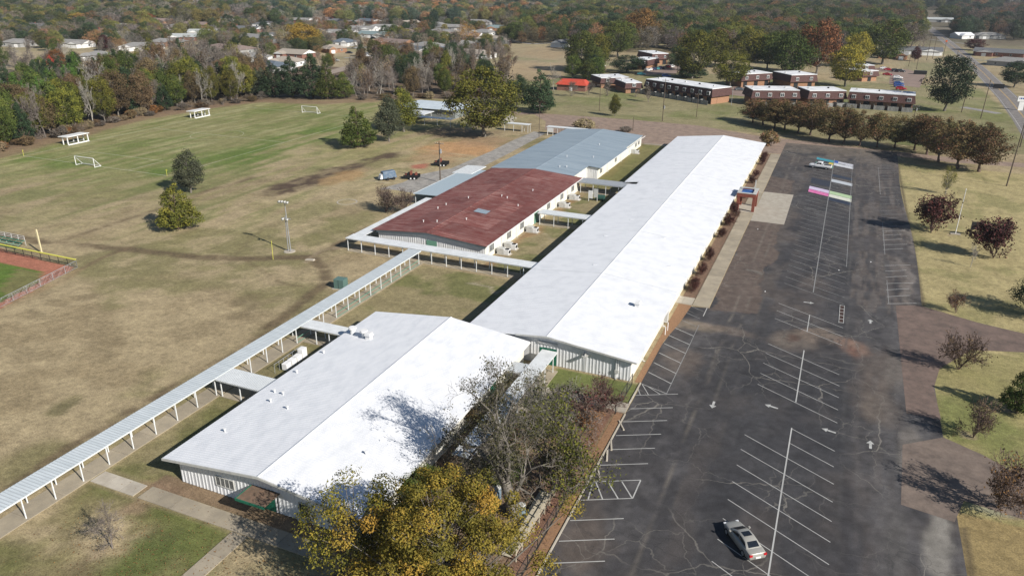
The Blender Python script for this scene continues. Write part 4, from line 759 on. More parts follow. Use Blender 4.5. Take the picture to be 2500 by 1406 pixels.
# ================================================================== TREES
def tubes(P0, P1, R0, R1, k=4):
    P0 = np.asarray(P0, float); P1 = np.asarray(P1, float); R0 = np.asarray(R0, float); R1 = np.asarray(R1, float); n = len(P0)
    d = P1 - P0; d /= np.linalg.norm(d, axis=1)[:, None] + 1e-9
    a = np.where(np.abs(d[:, 2:3]) < .9, np.array([[0, 0, 1.]]), np.array([[1., 0, 0]])); u = np.cross(d, a); u /= np.linalg.norm(u, axis=1)[:, None] + 1e-9; v = np.cross(d, u)
    th = np.arange(k) * 2 * np.pi / k; cs = np.cos(th)[None, :, None]; sn = np.sin(th)[None, :, None]
    ring = u[:, None, :] * cs + v[:, None, :] * sn
    V = np.stack([P0[:, None, :] + ring * R0[:, None, None], P1[:, None, :] + ring * R1[:, None, None]], 1).reshape(-1, 3)
    b = (np.arange(n) * 2 * k)[:, None]; j = np.arange(k)[None, :]; j2 = (j + 1) % k
    F = np.stack([b + j, b + j2, b + k + j2, b + k + j], 2).reshape(-1, 4)
    return V, F
def leaves(Cn, N, size, rg_, asp=.6):
    "one small quad per leaf spray"
    n = len(Cn); N = N / (np.linalg.norm(N, axis=1)[:, None] + 1e-9)
    a = rg_.normal(size=(n, 3)); u = np.cross(N, a); u /= np.linalg.norm(u, axis=1)[:, None] + 1e-9; v = np.cross(N, u)
    s = size[:, None] * .5; u = u * s; v = v * s * asp
    V = np.stack([Cn - u, Cn - v * .9 + u * .1, Cn + u, Cn + v], 1).reshape(-1, 3)
    F = (np.arange(n) * 4)[:, None] + np.arange(4)[None, :]
    return V, F
PROTO = {}
def leafy(key, seed, h=10., r=4., base=2., shape='round', nclump=90, per=40, ls=.42, cr=1.1, fill=.5, limbs=40, trunk=.22, bark='bark', lean=0., tj=.12, jag=.12):
    "trunk mesh (with limbs) and crown mesh made of leaf sprays gathered in clumps"
    g = np.random.default_rng(seed)
    def env(t): # radius along crown height 0..1
        if shape == 'round': return np.sqrt(np.clip(1 - (2 * t - 1) ** 2, 0, 1)) ** .8 * (1 - .12 * t)
        if shape == 'cone': return np.clip(1 - t, 0, 1) ** .75 * np.clip(t / .12, 0, 1) ** .5 * 1.02
        if shape == 'egg': return np.clip(1 - t, 0, 1) ** .5 * np.clip(t / .3, 0, 1) ** .5 * 1.05
        if shape == 'vase': return np.clip(t * 1.9, 0, 1) ** .7 * np.sqrt(np.clip(1 - np.clip(t - .5, 0, 1) ** 2 * 4, 0, 1))
    t = g.random(nclump * 3); keep = g.random(nclump * 3) < np.maximum(env(t), .12); t = t[keep][:nclump]; n = len(t)
    th = g.random(n) * 2 * np.pi; rr = (fill + (1 - fill) * g.random(n)) ** .7
    wob = 1 + .22 * np.sin(3 * th + seed) * np.sin(5 * t + seed * 2) + jag * g.normal(size=n)
    R = r * env(t) * rr * wob
    cc = np.stack([R * np.cos(th), R * np.sin(th), base + t * (h - base) * .97], 1)
    size = cr * (.65 + .7 * g.random(n)) * (.75 + .35 * env(t))
    k = per; ci = np.repeat(np.arange(n), k); d = g.normal(size=(n * k, 3)); d /= np.linalg.norm(d, axis=1)[:, None]
    d[:, 2] *= .75; rad = size[ci] * (.55 + .5 * g.random(n * k)); P = cc[ci] + d * rad[:, None]
    P[:, 2] = np.maximum(P[:, 2], base * .55)
    N = d + g.normal(size=d.shape) * .55 + np.array([0, 0, .35])
    V, F = leaves(P, N, ls * (.6 + .8 * g.random(n * k)), g)
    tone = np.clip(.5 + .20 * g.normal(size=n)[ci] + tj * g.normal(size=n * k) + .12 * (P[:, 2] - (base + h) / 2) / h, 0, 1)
    cm = npmesh(key + '_crown', V, F); set_attr(cm, 'tone', np.repeat(tone, 4))
    # trunk and limbs
    P0, P1, R0, R1 = [], [], [], []; zs = np.linspace(0, base + (h - base) * (.9 if shape == 'cone' else .55), 7); tp = [np.array([lean * q + .08 * r * .3 * math.sin(i_ * 1.7 + seed), .06 * r * .3 * math.cos(i_ * 2.1), q]) for i_, q in enumerate(zs)]
    tr = [trunk * (1 - .72 * i_ / 6) for i_ in range(7)]; tr[0] *= 1.35
    for i_ in range(6): P0.append(tp[i_]); P1.append(tp[i_ + 1]); R0.append(tr[i_]); R1.append(tr[i_ + 1])
    idx = g.permutation(n)[:limbs]
    for c in cc[idx]:
        zt = min(max(base * .7, c[2] - np.hypot(c[0], c[1]) * (.9 if shape != 'vase' else 1.6) - .3), zs[-1]); zt = max(zt, base * .45 if shape != 'vase' else .35)
        f_ = np.interp(zt, zs, range(7)); i_ = min(int(f_), 5); s = tp[i_] + (tp[i_ + 1] - tp[i_]) * (f_ - i_); m_ = s + (c - s) * .5 + np.array([0, 0, -.06 * np.linalg.norm(c - s)]) + g.normal(size=3) * .12
        a_ = tr[i_] * .42
        P0 += [s, m_]; P1 += [m_, c]; R0 += [a_, a_ * .6]; R1 += [a_ * .6, .02]
    V, F = tubes(P0, P1, R0, R1, 5); tm = npmesh(key + '_trunk', V, F, (W[bark],), smooth=True)
    PROTO.setdefault(key, []).append((tm, cm, None)); return tm, cm
def bare(key, seed, h=10., r=4., stems=1, trunk=.2, levels=5, first=.28, up=.55, twig=.02, bark='twig', kids=(2, 4), leafn=0, leafs=.3, spread=.75, wob=.16, side=3, leafk=1., leafsp=1.):
    "leafless tree: recursive branching; twigs form the crown mesh, optional sparse leaves"
    g = np.random.default_rng(seed); S0, S1, A0, A1, L_ = [], [], [], [], []; tips = []
    def grow(p, d, ln, ra, lv):
        ns = 3 if lv < 2 else 2; q = p
        for s_ in range(ns):
            d = d + g.normal(size=3) * wob + np.array([0, 0, up * .12]); d /= np.linalg.norm(d); e = q + d * ln / ns; r1 = max(ra * (1 - .28 / ns * 1.2), twig * .6)
            S0.append(q); S1.append(e); A0.append(ra); A1.append(r1); L_.append(lv); q = e; ra = r1
            if lv < levels and s_ < ns - 1:
                for _ in range(int(g.integers(1, side))):
                    dd = d + g.normal(size=3) * spread; dd /= np.linalg.norm(dd); grow(q, dd, ln * .55, ra * .45, lv + 1 if lv > 1 else 2)
        if lv >= levels: tips.append(q); return
        for _ in range(int(g.integers(kids[0], kids[1]))):
            dd = d * .8 + g.normal(size=3) * spread * .7 + np.array([0, 0, up * .3]); dd /= np.linalg.norm(dd); grow(q, dd, ln * (.62 + .18 * g.random()), ra * .62, lv + 1)
    for s_ in range(stems):
        a = 2 * math.pi * s_ / stems + g.random(); sp = .5 if stems > 1 else .05
        grow(np.array([0, 0, 0.]), np.array([math.cos(a) * sp, math.sin(a) * sp, 1.]), h * first, trunk * (1 if stems == 1 else .55), 0)
    S0 = np.array(S0); S1 = np.array(S1); A0 = np.array(A0); A1 = np.array(A1); L_ = np.array(L_); tips = np.array(tips)
    kz = h / max(S1[:, 2].max(), .1); kr = r / (np.percentile(np.hypot(S1[:, 0], S1[:, 1]), 97) + .01); sc_ = np.array([kr, kr, kz]); S0 = S0 * sc_; S1 = S1 * sc_; tips = tips * sc_
    a = L_ <= 2; V, F = tubes(S0[a], S1[a], np.maximum(A0[a], twig), np.maximum(A1[a], twig * .8), 5); tm = npmesh(key + '_trunk', V, F, (W[bark],), smooth=True)
    b = ~a; V, F = tubes(S0[b], S1[b], np.clip(A0[b], twig * .7, None), np.clip(A1[b], twig * .5, None), 3); cm = npmesh(key + '_twigs', V, F, (W[bark if leafn or bark != 'palebark' else bark],)); set_attr(cm, 'tone', np.full(len(V), .3))
    lm = None
    if leafn:
        sub = g.permutation(len(tips))[:max(8, int(len(tips) * leafk))]; m_ = sub[g.integers(0, len(sub), leafn)]; P = tips[m_] + g.normal(size=(leafn, 3)) * np.array([.35, .35, .28]) * leafsp * r / 4; V2, F2 = leaves(P, g.normal(size=(leafn, 3)) + [0, 0, .4], leafs * (.6 + .8 * g.random(leafn)), g)
        lm = npmesh(key + '_leaves', V2, F2); set_attr(lm, 'tone', np.repeat(np.clip(.5 + .22 * g.normal(size=leafn), 0, 1), 4))
    PROTO.setdefault(key, []).append((tm, cm, lm)); return tm, cm, lm
for s in range(4): leafy('oak', 10 + s, base=1.9, shape='round', nclump=135, per=78, ls=.29)
for s in range(3): leafy('egg', 20 + s, base=1.6, shape='egg', nclump=125, per=75, ls=.29, r=3.4)
for s in range(3): leafy('cone', 30 + s, base=.9, shape='cone', nclump=160, per=60, ls=.29, r=3.6, cr=.8, fill=.62, bark='brownbark')
for s in range(3): leafy('row', 40 + s, jag=.2, base=2.3, shape='egg', nclump=120, per=62, r=3.9, cr=1.0, ls=.27, limbs=60, bark='brownbark')
for s in range(2): leafy('sparse', 50 + s, base=2.2, shape='round', nclump=90, per=34, cr=1.2, ls=.29, limbs=75, bark='palebark')
for s in range(4): bare('bare', 60 + s, twig=.03, levels=5, bark='palebark' if s % 2 else 'twig')
for s in range(3): bare('haze', 70 + s, twig=.035, levels=5, leafn=1300, leafs=.34)
for s in range(3): bare('myrtle', 80 + s, h=10, r=5, stems=6, trunk=.22, levels=4, first=.30, twig=.04, bark='brownbark', leafn=3200, leafs=.55, spread=.55, up=.3)
for s in range(3): bare('thin', 90 + s, h=10, r=5, stems=5, trunk=.2, levels=4, first=.30, twig=.05, bark='brownbark', leafn=700, leafs=.42, spread=.55, up=.3)
for s in range(2): leafy('bush', 95 + s, h=10, r=6.5, base=.8, shape='round', nclump=70, per=34, cr=1.8, ls=.9, limbs=30, bark='brownbark')
for s in range(2): leafy('palm_shrub', 98 + s, h=10, r=4.5, base=1.5, shape='round', nclump=50, per=30, cr=1.4, ls=.7, limbs=30)
LM = {
 'olive': leafmat('olive_leaves', [(.028, .034, .008), (.095, .10, .018), (.20, .175, .03)]),
 'olive2': leafmat('olive_green_leaves', [(.022, .034, .010), (.06, .085, .018), (.125, .14, .03)]),
 'yellow': leafmat('yellow_green_leaves', [(.05, .055, .010), (.18, .15, .025), (.32, .225, .035)]),
 'dark': leafmat('dark_green_leaves', [(.012, .022, .012), (.028, .048, .022), (.055, .08, .035)]),
 'bluegreen': leafmat('grey_green_leaves', [(.035, .045, .03), (.075, .085, .05), (.125, .135, .085)]),
 'rust': leafmat('rust_leaves', [(.05, .03, .015), (.15, .075, .03), (.26, .12, .04)]),
 'brown': leafmat('brown_leaves', [(.05, .035, .022), (.11, .075, .04), (.17, .12, .06)]),
 'rowmix': leafmat('olive_to_rust_leaves', [(.034, .034, .012), (.10, .085, .032), (.165, .11, .05), (.21, .09, .055)]),
 'maroon': leafmat('maroon_leaves', [(.022, .010, .010), (.06, .022, .020), (.12, .04, .032)]),
 'red': leafmat('red_leaves', [(.10, .015, .015), (.25, .035, .03), (.36, .07, .04)]),
 'gold': leafmat('golden_leaves', [(.10, .06, .015), (.30, .18, .035), (.45, .26, .05)]),
 'tan': leafmat('tan_leaves', [(.12, .09, .055), (.22, .17, .10), (.32, .25, .15)]),
 'greyb': leafmat('grey_brown_leaves', [(.06, .05, .042), (.13, .11, .09), (.20, .17, .135)]),
 'bright': leafmat('bright_green_leaves', [(.02, .04, .01), (.055, .10, .02), (.10, .16, .03)]),
}
placed = []
NAMES = {'oak': 'oak_tree', 'egg': 'round_tree', 'cone': 'conical_tree', 'row': 'pear_tree', 'sparse': 'sparse_tree', 'bare': 'bare_tree', 'haze': 'bare_tree', 'myrtle': 'crape_myrtle', 'thin': 'crape_myrtle', 'bush': 'shrub', 'palm_shrub': 'shrub'}
def tree(kind, colr, x, y, h, wd_, label, group=None, var=None, bark=None, cat='tree'):
    vs = PROTO[kind]; v = vs[(var if var is not None else rnd.randrange(len(vs))) % len(vs)]
    base_r = {'oak': 4.6, 'egg': 3.9, 'cone': 3.9, 'row': 4.1, 'sparse': 4.8, 'bare': 4.2, 'haze': 4.4, 'myrtle': 5.2, 'thin': 5.2, 'bush': 7.5, 'palm_shrub': 5.4}[kind]
    root = thing(NAMES[kind], label, cat, (x, y, 0), rnd.uniform(0, 6.28), group)
    s = wd_ / 2 / base_r; root.scale = (s, s, h / 10.3)
    tr_ = link('trunk', v[0], root)
    if bark: tr_.material_slots[0].link = 'OBJECT'; tr_.material_slots[0].material = W[bark]
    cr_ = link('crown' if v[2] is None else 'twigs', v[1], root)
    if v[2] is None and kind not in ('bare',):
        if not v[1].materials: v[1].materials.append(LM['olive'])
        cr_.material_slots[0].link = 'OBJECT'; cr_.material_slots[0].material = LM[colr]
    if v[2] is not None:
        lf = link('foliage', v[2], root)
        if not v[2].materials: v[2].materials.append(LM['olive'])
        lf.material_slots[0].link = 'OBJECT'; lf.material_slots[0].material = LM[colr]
    placed.append((x, y, wd_ / 2)); return root
def tpx(kind, colr, bx, by, ty, wpx, label, group=None, **k):
    "tree standing at photo pixel (bx,by), top at row ty, crown wpx wide"
    g = G(bx, by); return tree(kind, colr, g[0], g[1], H_of(bx, by, ty), wpx * depth((g[0], g[1], 4)) / FPX, label, group, **k)
def ttop(kind, colr, tx, ty, h, wpx, label, group=None, **k):
    "tree of height h whose top is at pixel (tx,ty)"
    g = G(tx, ty, h); return tree(kind, colr, g[0], g[1], h, wpx * depth((g[0], g[1], h)) / FPX, label, group, **k)
# --- trees that stand alone
tpx('cone', 'olive', 437, 559, 436, 108, 'broad olive-yellow cypress, front one of the pair in the field')
tpx('egg', 'bluegreen', 467, 471, 362, 84, 'grey-green feathery tree just behind the broad olive cypress')
tpx('cone', 'olive2', 874, 360, 250, 96, 'squat olive conical tree at the corner of the soccer field')
tpx('egg', 'bluegreen', 950, 346, 228, 80, 'dark grey-green tree between the conical tree and the yellow-olive one')
tpx('egg', 'olive', 985, 322, 210, 92, 'tall yellow-olive tree behind the dark grey-green one')
tpx('oak', 'olive', 1180, 334, 160, 186, 'very large yellow-green oak beside the annex', var=1)
tpx('cone', 'dark', 1318, 276, 160, 84, 'black-green magnolia, taller of the dark pair right of the big oak'); tpx('oak', 'dark', 1262, 262, 182, 76, 'black-green round evergreen tucked right behind the big oak')
tpx('thin', 'greyb', 942, 518, 453, 88, 'leafless many-stemmed crape myrtle left of the red roof, with brown haze of twigs'); tpx('thin', 'greyb', 990, 522, 458, 66, 'leafless crape myrtle nearest the red roof corner')
for (bx, by, ty, wp, l) in [(275, 1338, 1215, 66, 'young bare tree on the front lawn in a worn ring')]:
    tpx('bare', 'greyb', bx, by, ty, wp * 1.4, l, var=0)
tpx('egg', 'olive', 1500, 284, 228, 34, 'small upright yellow-green tree in the lawn before the brown apartments')
tpx('bare', 'greyb', 1352, 222, 152, 44, 'bare pale-trunked tree beside the red-roofed hut', bark='palebark'); tpx('haze', 'greyb', 1395, 236, 196, 40, 'brown scrubby tree in front of the red-roofed hut')
for (bx, by, ty, wp, l) in [(1437, 232, 195, 34, 'small bare tree left of the flat-roofed brick hut'), (1483, 234, 188, 40, 'brown bare tree before the white flat roofs'), (1553, 237, 215, 22, 'little dark bare tree by the long apartment block'), (1583, 250, 205, 38, 'bare grey tree at the left end of the long apartment block'), (1437, 188, 153, 34, 'bare grey tree beside the car park lamp')]:
    tpx('haze', 'greyb', bx, by, ty, wp, l)
tpx('bush', 'tan', 1428, 318, 290, 62, 'tan leafless shrub behind the grey roof ridge', cat='shrub'); tpx('bush', 'greyb', 1528, 322, 309, 36, 'clipped dark brown hedge clump behind the grey roof', cat='shrub'); tpx('bush', 'rowmix', 1878, 356, 318, 50, 'brown round tree at the far corner of the long white roof', cat='shrub')
# right lawn
tpx('myrtle', 'maroon', 2273, 567, 466, 96, 'maroon round crape myrtle left of the flagpole', var=0); tpx('myrtle', 'maroon', 2425, 630, 526, 112, 'maroon round crape myrtle right of the flagpole, partly over the lawn sign', var=1)
tpx('bare', 'greyb', 2369, 653, 592, 34, 'spindly bare sapling between maroon tree and driveway lawn'); tpx('sparse', 'olive', 2308, 474, 402, 38, 'thin sapling with sparse yellow-green leaves'); tpx('thin', 'rust', 2333, 764, 708, 58, 'small reddish bare tree just above the driveway')
tpx('thin', 'brown', 2340, 902, 802, 112, 'brown bare crape myrtle below the driveway'); tpx('thin', 'brown', 2376, 1068, 968, 104, 'brown bare crape myrtle, middle of the lower three'); tpx('thin', 'rust', 2438, 1240, 1104, 168, 'big reddish-brown bare crape myrtle, lowest of the lawn row'); tpx('cone', 'olive2', 2482, 1006, 888, 88, 'green leafy tree cut by the right edge of the photo')
tpx('oak', 'dark', 2530, 772, 668, 130, 'near-black evergreen at the right edge above the driveway')
# row of pear trees round the far end of the lot
rowb = [(1862, 306, 245, 62), (1890, 314, 242, 60), (1915, 318, 245, 60), (1948, 325, 246, 60), (1978, 331, 250, 60), (2024, 346, 258, 64), (2060, 352, 266, 56), (2098, 358, 268, 52), (2140, 360, 272, 52), (2184, 362, 276, 54), (2232, 368, 276, 62), (2262, 378, 280, 66), (2290, 396, 284, 72), (2336, 412, 292, 82), (2388, 420, 300, 86)]
ordn = ['first', 'second', 'third', 'fourth', 'fifth', 'sixth', 'seventh', 'eighth', 'ninth', 'tenth', 'eleventh', 'twelfth', 'thirteenth', 'fourteenth', 'last']
for k, (bx, by, ty, wp) in enumerate(rowb):
    tpx('row', 'rowmix', bx, by, ty - 2, wp * 1.5, f'rust and olive pear tree, {ordn[k]} from the left in the curved row', 'rust and olive trees in the curved row')
for k, (bx, by, ty, wp) in enumerate([(1838, 300, 238, 56), (1905, 296, 238, 54), (1990, 300, 240, 56), (2065, 318, 256, 50), (2250, 345, 286, 60), (2330, 360, 290, 60), (2395, 372, 296, 60)]):
    tpx('row', 'rowmix', bx, by, ty, wp * 1.4, f'pear tree, {ordn[k]} from the left in the rear line of the curved row', 'rust and olive trees in the curved row')
tpx('oak', 'dark', 2306, 272, 132, 116, 'dark oval oak between the apartments and the highway', var=2)
# maroon shrubs along the white building
for k in range(15):
    yy = 117.5 + k * 7.6 + rnd.uniform(-.8, .8)
    if 164 < yy < 176 or k in (3, 9, 12): continue
    tree('myrtle', 'maroon', -17.6 + rnd.uniform(-.15, .15), yy, rnd.uniform(1.7, 3.2), rnd.uniform(1.7, 3.0), f'maroon shrub under the white eave, {ordn[k]} counting up from the lower end', 'maroon shrubs along the white building', cat='shrub')
tree('palm_shrub', 'bright', -57.4, 172.2, 2.6, 2.6, 'bright green bush squeezed between the red and grey roofs', cat='shrub')
# --- foreground trees
big = bare('bigoak', 5, h=15.5, r=8.8, stems=1, trunk=.7, levels=6, first=.24, twig=.022, bark='bark', leafn=10500, leafs=.19, spread=.8, up=.35, side=2, wob=.2, leafk=.30, leafsp=.42)
def hero(pro, colr, x, y, label, rz=0, name='oak_tree', sc=1.0, bark=None):
    root = thing(name, label, 'tree', (x, y, 0), rz); root.scale = (sc,) * 3; link('trunk', pro[0], root)
    c = link('twigs' if len(pro) == 3 else 'crown', pro[1], root)
    if len(pro) == 2: pro[1].materials.append(LM[colr]) if not pro[1].materials else None
    if len(pro) == 3 and pro[2]: pro[2].materials.append(LM[colr]); link('foliage', pro[2], root)
    return root
LM['heroyellow'] = leafmat('turning_yellow_oak_leaves', [(.03, .034, .008), (.095, .09, .015), (.20, .165, .025), (.27, .18, .03)])
LM['herogrey'] = leafmat('thinning_olive_leaves', [(.03, .034, .018), (.075, .075, .035), (.14, .13, .05)])
hero(big, 'herogrey', -22.6, 54.0, 'big half-bare oak with grey trunk leaning over the white roof', .6)
yo = leafy('yellowoak', 3, h=13.8, r=6.4, base=2.6, shape='round', nclump=230, per=330, ls=.18, cr=.95, fill=.5, limbs=170, trunk=.42, tj=.08, jag=.3)
hero(yo, 'heroyellow', -22.4, 39.4, 'large yellow-green oak filling the bottom centre')
yo2 = leafy('yellowoak2', 4, h=11.5, r=4.0, base=3.2, shape='round', nclump=64, per=130, ls=.19, cr=1.05, fill=.5, limbs=80, trunk=.3)
hero(yo2, 'heroyellow', -30.6, 39.4, 'thinner yellowing oak left of the large yellow one, over the roof corner', 1.0)
so_ = bare('sideoak', 6, h=11, r=4.6, stems=2, trunk=.34, levels=5, first=.26, twig=.02, bark='bark', leafn=4200, leafs=.26, spread=.75, up=.4)
hero(so_, 'olive', -18.6, 59.5, 'olive scraggly tree overhanging the hatched bay', 0)
gm = bare('greytree', 8, h=9, r=4.4, stems=3, trunk=.3, levels=5, first=.26, twig=.02, bark='palebark', leafn=2600, leafs=.24, spread=.7, up=.4)
hero(gm, 'herogrey', -24.8, 67.5, 'pale twiggy tree beside the garden canopy', 0, 'bare_tree')
for (x_, y_, h_, w_, k_, c_, l_) in [(-20.6, 76.0, 4.4, 5.4, 'thin', 'maroon', 'dark maroon bare bush by the little concrete pad'), (-21.6, 71.5, 5.5, 6.5, 'thin', 'maroon', 'dark reddish bare bush halfway along the kerb'), (-24.0, 73.5, 4.6, 5.0, 'haze', 'greyb', 'brown twiggy bush behind the garden path'), (-20.2, 67.0, 4.6, 5.2, 'haze', 'rust', 'reddish brush beside the wheel stops'), (-27.0, 61.0, 5.0, 5.6, 'haze', 'olive2', 'olive scrub under the big half-bare oak'), (-31.8, 52.5, 4.0, 5.0, 'oak', 'olive2', 'dense green shrub against the front building wall'), (-32.2, 66.5, 2.8, 3.6, 'oak', 'brown', 'brown-green bush between front building and garden canopy'), (-32.3, 71.5, 2.4, 3.0, 'haze', 'olive', 'scraggly bush in the corner by the short canopy'), (-21.4, 61.5, 5.2, 5.4, 'haze', 'greyb', 'grey brush behind the board fence'), (-29, 49.5, 3.4, 4, 'haze', 'rust', 'rusty brush at the foot of the yellow oak'), (-25.5, 57.5, 4.4, 5, 'sparse', 'olive2', 'low leafy tree beside the grey oak trunk')]:
    tree(k_, c_, x_, y_, h_, w_, l_, cat='shrub')
# --- landmark trees further off
for a in [('oak', 'gold', 735, 55, 17, 95, 'tall golden cottonwood above the dark evergreens, right crown of its pair'), ('sparse', 'tan', 690, 60, 16, 70, 'thin tan-gold cottonwood, left crown of the pair'), ('sparse', 'gold', 1140, 58, 15, 62, 'tall orange-topped poplar near the open field'), ('haze', 'tan', 1110, 70, 15, 54, 'slim tan poplar left of the orange-topped one'), 
          ('cone', 'dark', 1690, 140, 10, 84, 'dark cedar in front of the court oaks'), ('oak', 'dark', 1533, 135, 9, 100, 'wide dark cedar hiding the flat-roofed block'), ('oak', 'red', 1832, 38, 15, 52, 'vivid crimson maple above the apartments'), 
          ('egg', 'maroon', 2241, 113, 9, 28, 'small dark oval tree by the grey house'), ('oak', 'olive2', 2320, 12, 18, 66, 'tall olive tree at the highway bend'), ('haze', 'brown', 2415, 38, 14, 40, 'brown-pink tree beyond the highway'), ('oak', 'rust', 2450, 25, 14, 48, 'orange-red tree at the upper right'), ('oak', 'maroon', 2385, 95, 8, 52, 'low dark maroon tree by the roadside lawn'), ('oak', 'dark', 2492, 150, 12, 80, 'dark green tree on the right edge beside the road'),
          ('oak', 'dark', 262, 18, 15, 66, 'dark green round oak in the upper left'), ('oak', 'gold', 185, 30, 12, 50, 'golden tree left of the dark green oak'), ('oak', 'red', 352, 30, 11, 40, 'crimson maple in the upper left houses'), ('oak', 'maroon', 507, 75, 7, 40, 'dark maroon round tree among the grey-roofed houses'), ('oak', 'olive', 552, 62, 9, 54, 'round olive tree right of the maroon one'), ('cone', 'red', 118, 130, 13, 40, 'bright red sweetgum rising from the pines'), ('cone', 'red', 14, 182, 10, 30, 'orange-red young tree at the left edge'), ('bare', 'greyb', 240, 140, 20, 120, 'huge pale leafless tree standing in the woods edge'), ('egg', 'olive', 865, 78, 7, 36, 'small green lawn tree by the black car'), ('egg', 'olive2', 960, 58, 12, 46, 'feathery olive tree beside the teal-roofed house'), ('haze', 'maroon', 920, 108, 9, 40, 'maroon-brown tree in the neighbourhood street'), ('oak', 'dark', 1045, 38, 14, 48, 'dark oak in the middle of the neighbourhood'), ('egg', 'olive', 985, 128, 14, 40, 'leaning yellow-green tree in the centre woods'), ('oak', 'maroon', 375, 112, 8, 36, 'dark plum tree below the grey-tan roof'), ('oak', 'olive', 1345, 35, 14, 62, 'green tree with golden side near the pale house'), ('oak', 'gold', 1370, 55, 8, 18, 'small golden tree at the green tree\'s side'),
          ('oak', 'olive2', 1600, 30, 18, 70, 'olive oak behind the flats'), ('oak', 'rust', 1600, 2, 18, 66, 'orange-brown oak in the treetops above the flats'), ('oak', 'dark', 1530, 50, 16, 76, 'dark olive oak upper centre'), ('oak', 'olive2', 1490, 25, 16, 60, 'mid-green oak in the centre treetops')]:
    ttop(*a[:7])
for (bx, by, ty, wp, c_, l_) in [(1418, 176, 72, 88, 'olive2', 'tall olive oak left of the wide cedar'), (1458, 172, 80, 74, 'olive', 'yellow-olive oak touching the tall olive one'), (1508, 140, 48, 92, 'olive2', 'broad green oak behind the wide cedar'), (1562, 118, 18, 92, 'rust', 'orange-tinted oak above the furthest flats'), (1690, 192, 70, 104, 'olive', 'tallest olive oak of the apartment court'), (1655, 172, 108, 60, 'dark', 'dark green tree at the right end of the court cars'), (1782, 214, 122, 92, 'olive', 'round yellow-olive oak leaning over the long apartment roof'), (1745, 165, 70, 84, 'olive', 'olive oak between court and crimson maple'), (1828, 168, 62, 88, 'olive', 'olive oak under the crimson maple'), (1872, 170, 76, 88, 'olive2', 'olive oak left of the dark-walled block'), (1928, 192, 72, 120, 'olive2', 'big dark olive oak over the dark-walled block'), (1992, 182, 45, 108, 'rust', 'big orange-brown oak over the flats'), (2062, 212, 108, 96, 'yellow', 'yellow-green oak standing behind the patio flats'), (2085, 165, 76, 74, 'yellow', 'taller yellow oak left of the car park'), (2153, 158, 46, 112, 'olive2', 'wide olive oak with a dark bare trunk by the ranch house'), (2215, 132, 50, 84, 'greyb', 'grey-brown oak behind the ranch house')]:
    tpx('oak' if c_ != 'greyb' else 'haze', c_, bx, by, ty, wp, l_)
for (bx, by, ty, wp, c_) in [(670, 238, 140, 70, 'dark'), (715, 238, 130, 80, 'dark'), (765, 240, 128, 85, 'dark'), (800, 242, 150, 70, 'olive2'), (840, 240, 175, 60, 'olive2'), (640, 236, 160, 60, 'bluegreen')]:
    tpx('cone', c_, bx, by, ty, wp, 'dark bushy evergreen in the clump at the far edge of the soccer field', 'dark evergreens beyond the soccer field')
# --- woods and neighbourhood trees, strewn over the ground they stand on
keepout = []
def near(x_, y_, r_):
    for (a, b, c) in placed:
        if (a - x_) ** 2 + (b - y_) ** 2 < (r_ + c) ** 2 * .16: return True
    for (a, b, c) in keepout:
        if (a - x_) ** 2 + (b - y_) ** 2 < (c + r_ * .75) ** 2: return True
    return False
# ================================================================== HOUSES AND FLATS
RM = {'grey': mat('grey_shingle_roof', (.27, .262, .25), (.21, .205, .195), sc=1.2, rough=.9), 'dgrey': mat('dark_grey_roof', (.15, .155, .16), (.11, .113, .12), sc=1.2, rough=.9), 'white': W['roofwhite'],
      'brown': mat('brown_shingle_roof', (.25, .19, .165), (.20, .15, .13), sc=1.2, rough=.9), 'teal': mat('teal_grey_roof', (.20, .26, .26), (.16, .21, .215), sc=1.2, rough=.8), 'slate': mat('blue_slate_roof', (.13, .16, .19), (.10, .12, .15), sc=1.2, rough=.8), 'tan': mat('tan_shingle_roof', (.36, .315, .26), (.29, .25, .21), sc=1.2, rough=.9), 'pale': mat('pale_metal_roof', (.42, .44, .43), (.36, .38, .37), sc=1, rough=.6), 'green': mat('green_metal_roof', (.11, .21, .185), (.10, .18, .16), sc=1, rough=.6), 'redr': mat('bright_red_metal_roof', (.50, .07, .04), (.40, .06, .035), sc=1, rough=.6)}
WM = {'white': W['white'], 'brick': mat('house_red_brick', (.24, .12, .09), (.18, .09, .07), sc=2, rough=.9), 'tanb': W['orangebrick'], 'cream': W['cream'], 'greyw': mat('grey_siding', (.32, .32, .31), rough=.8)}
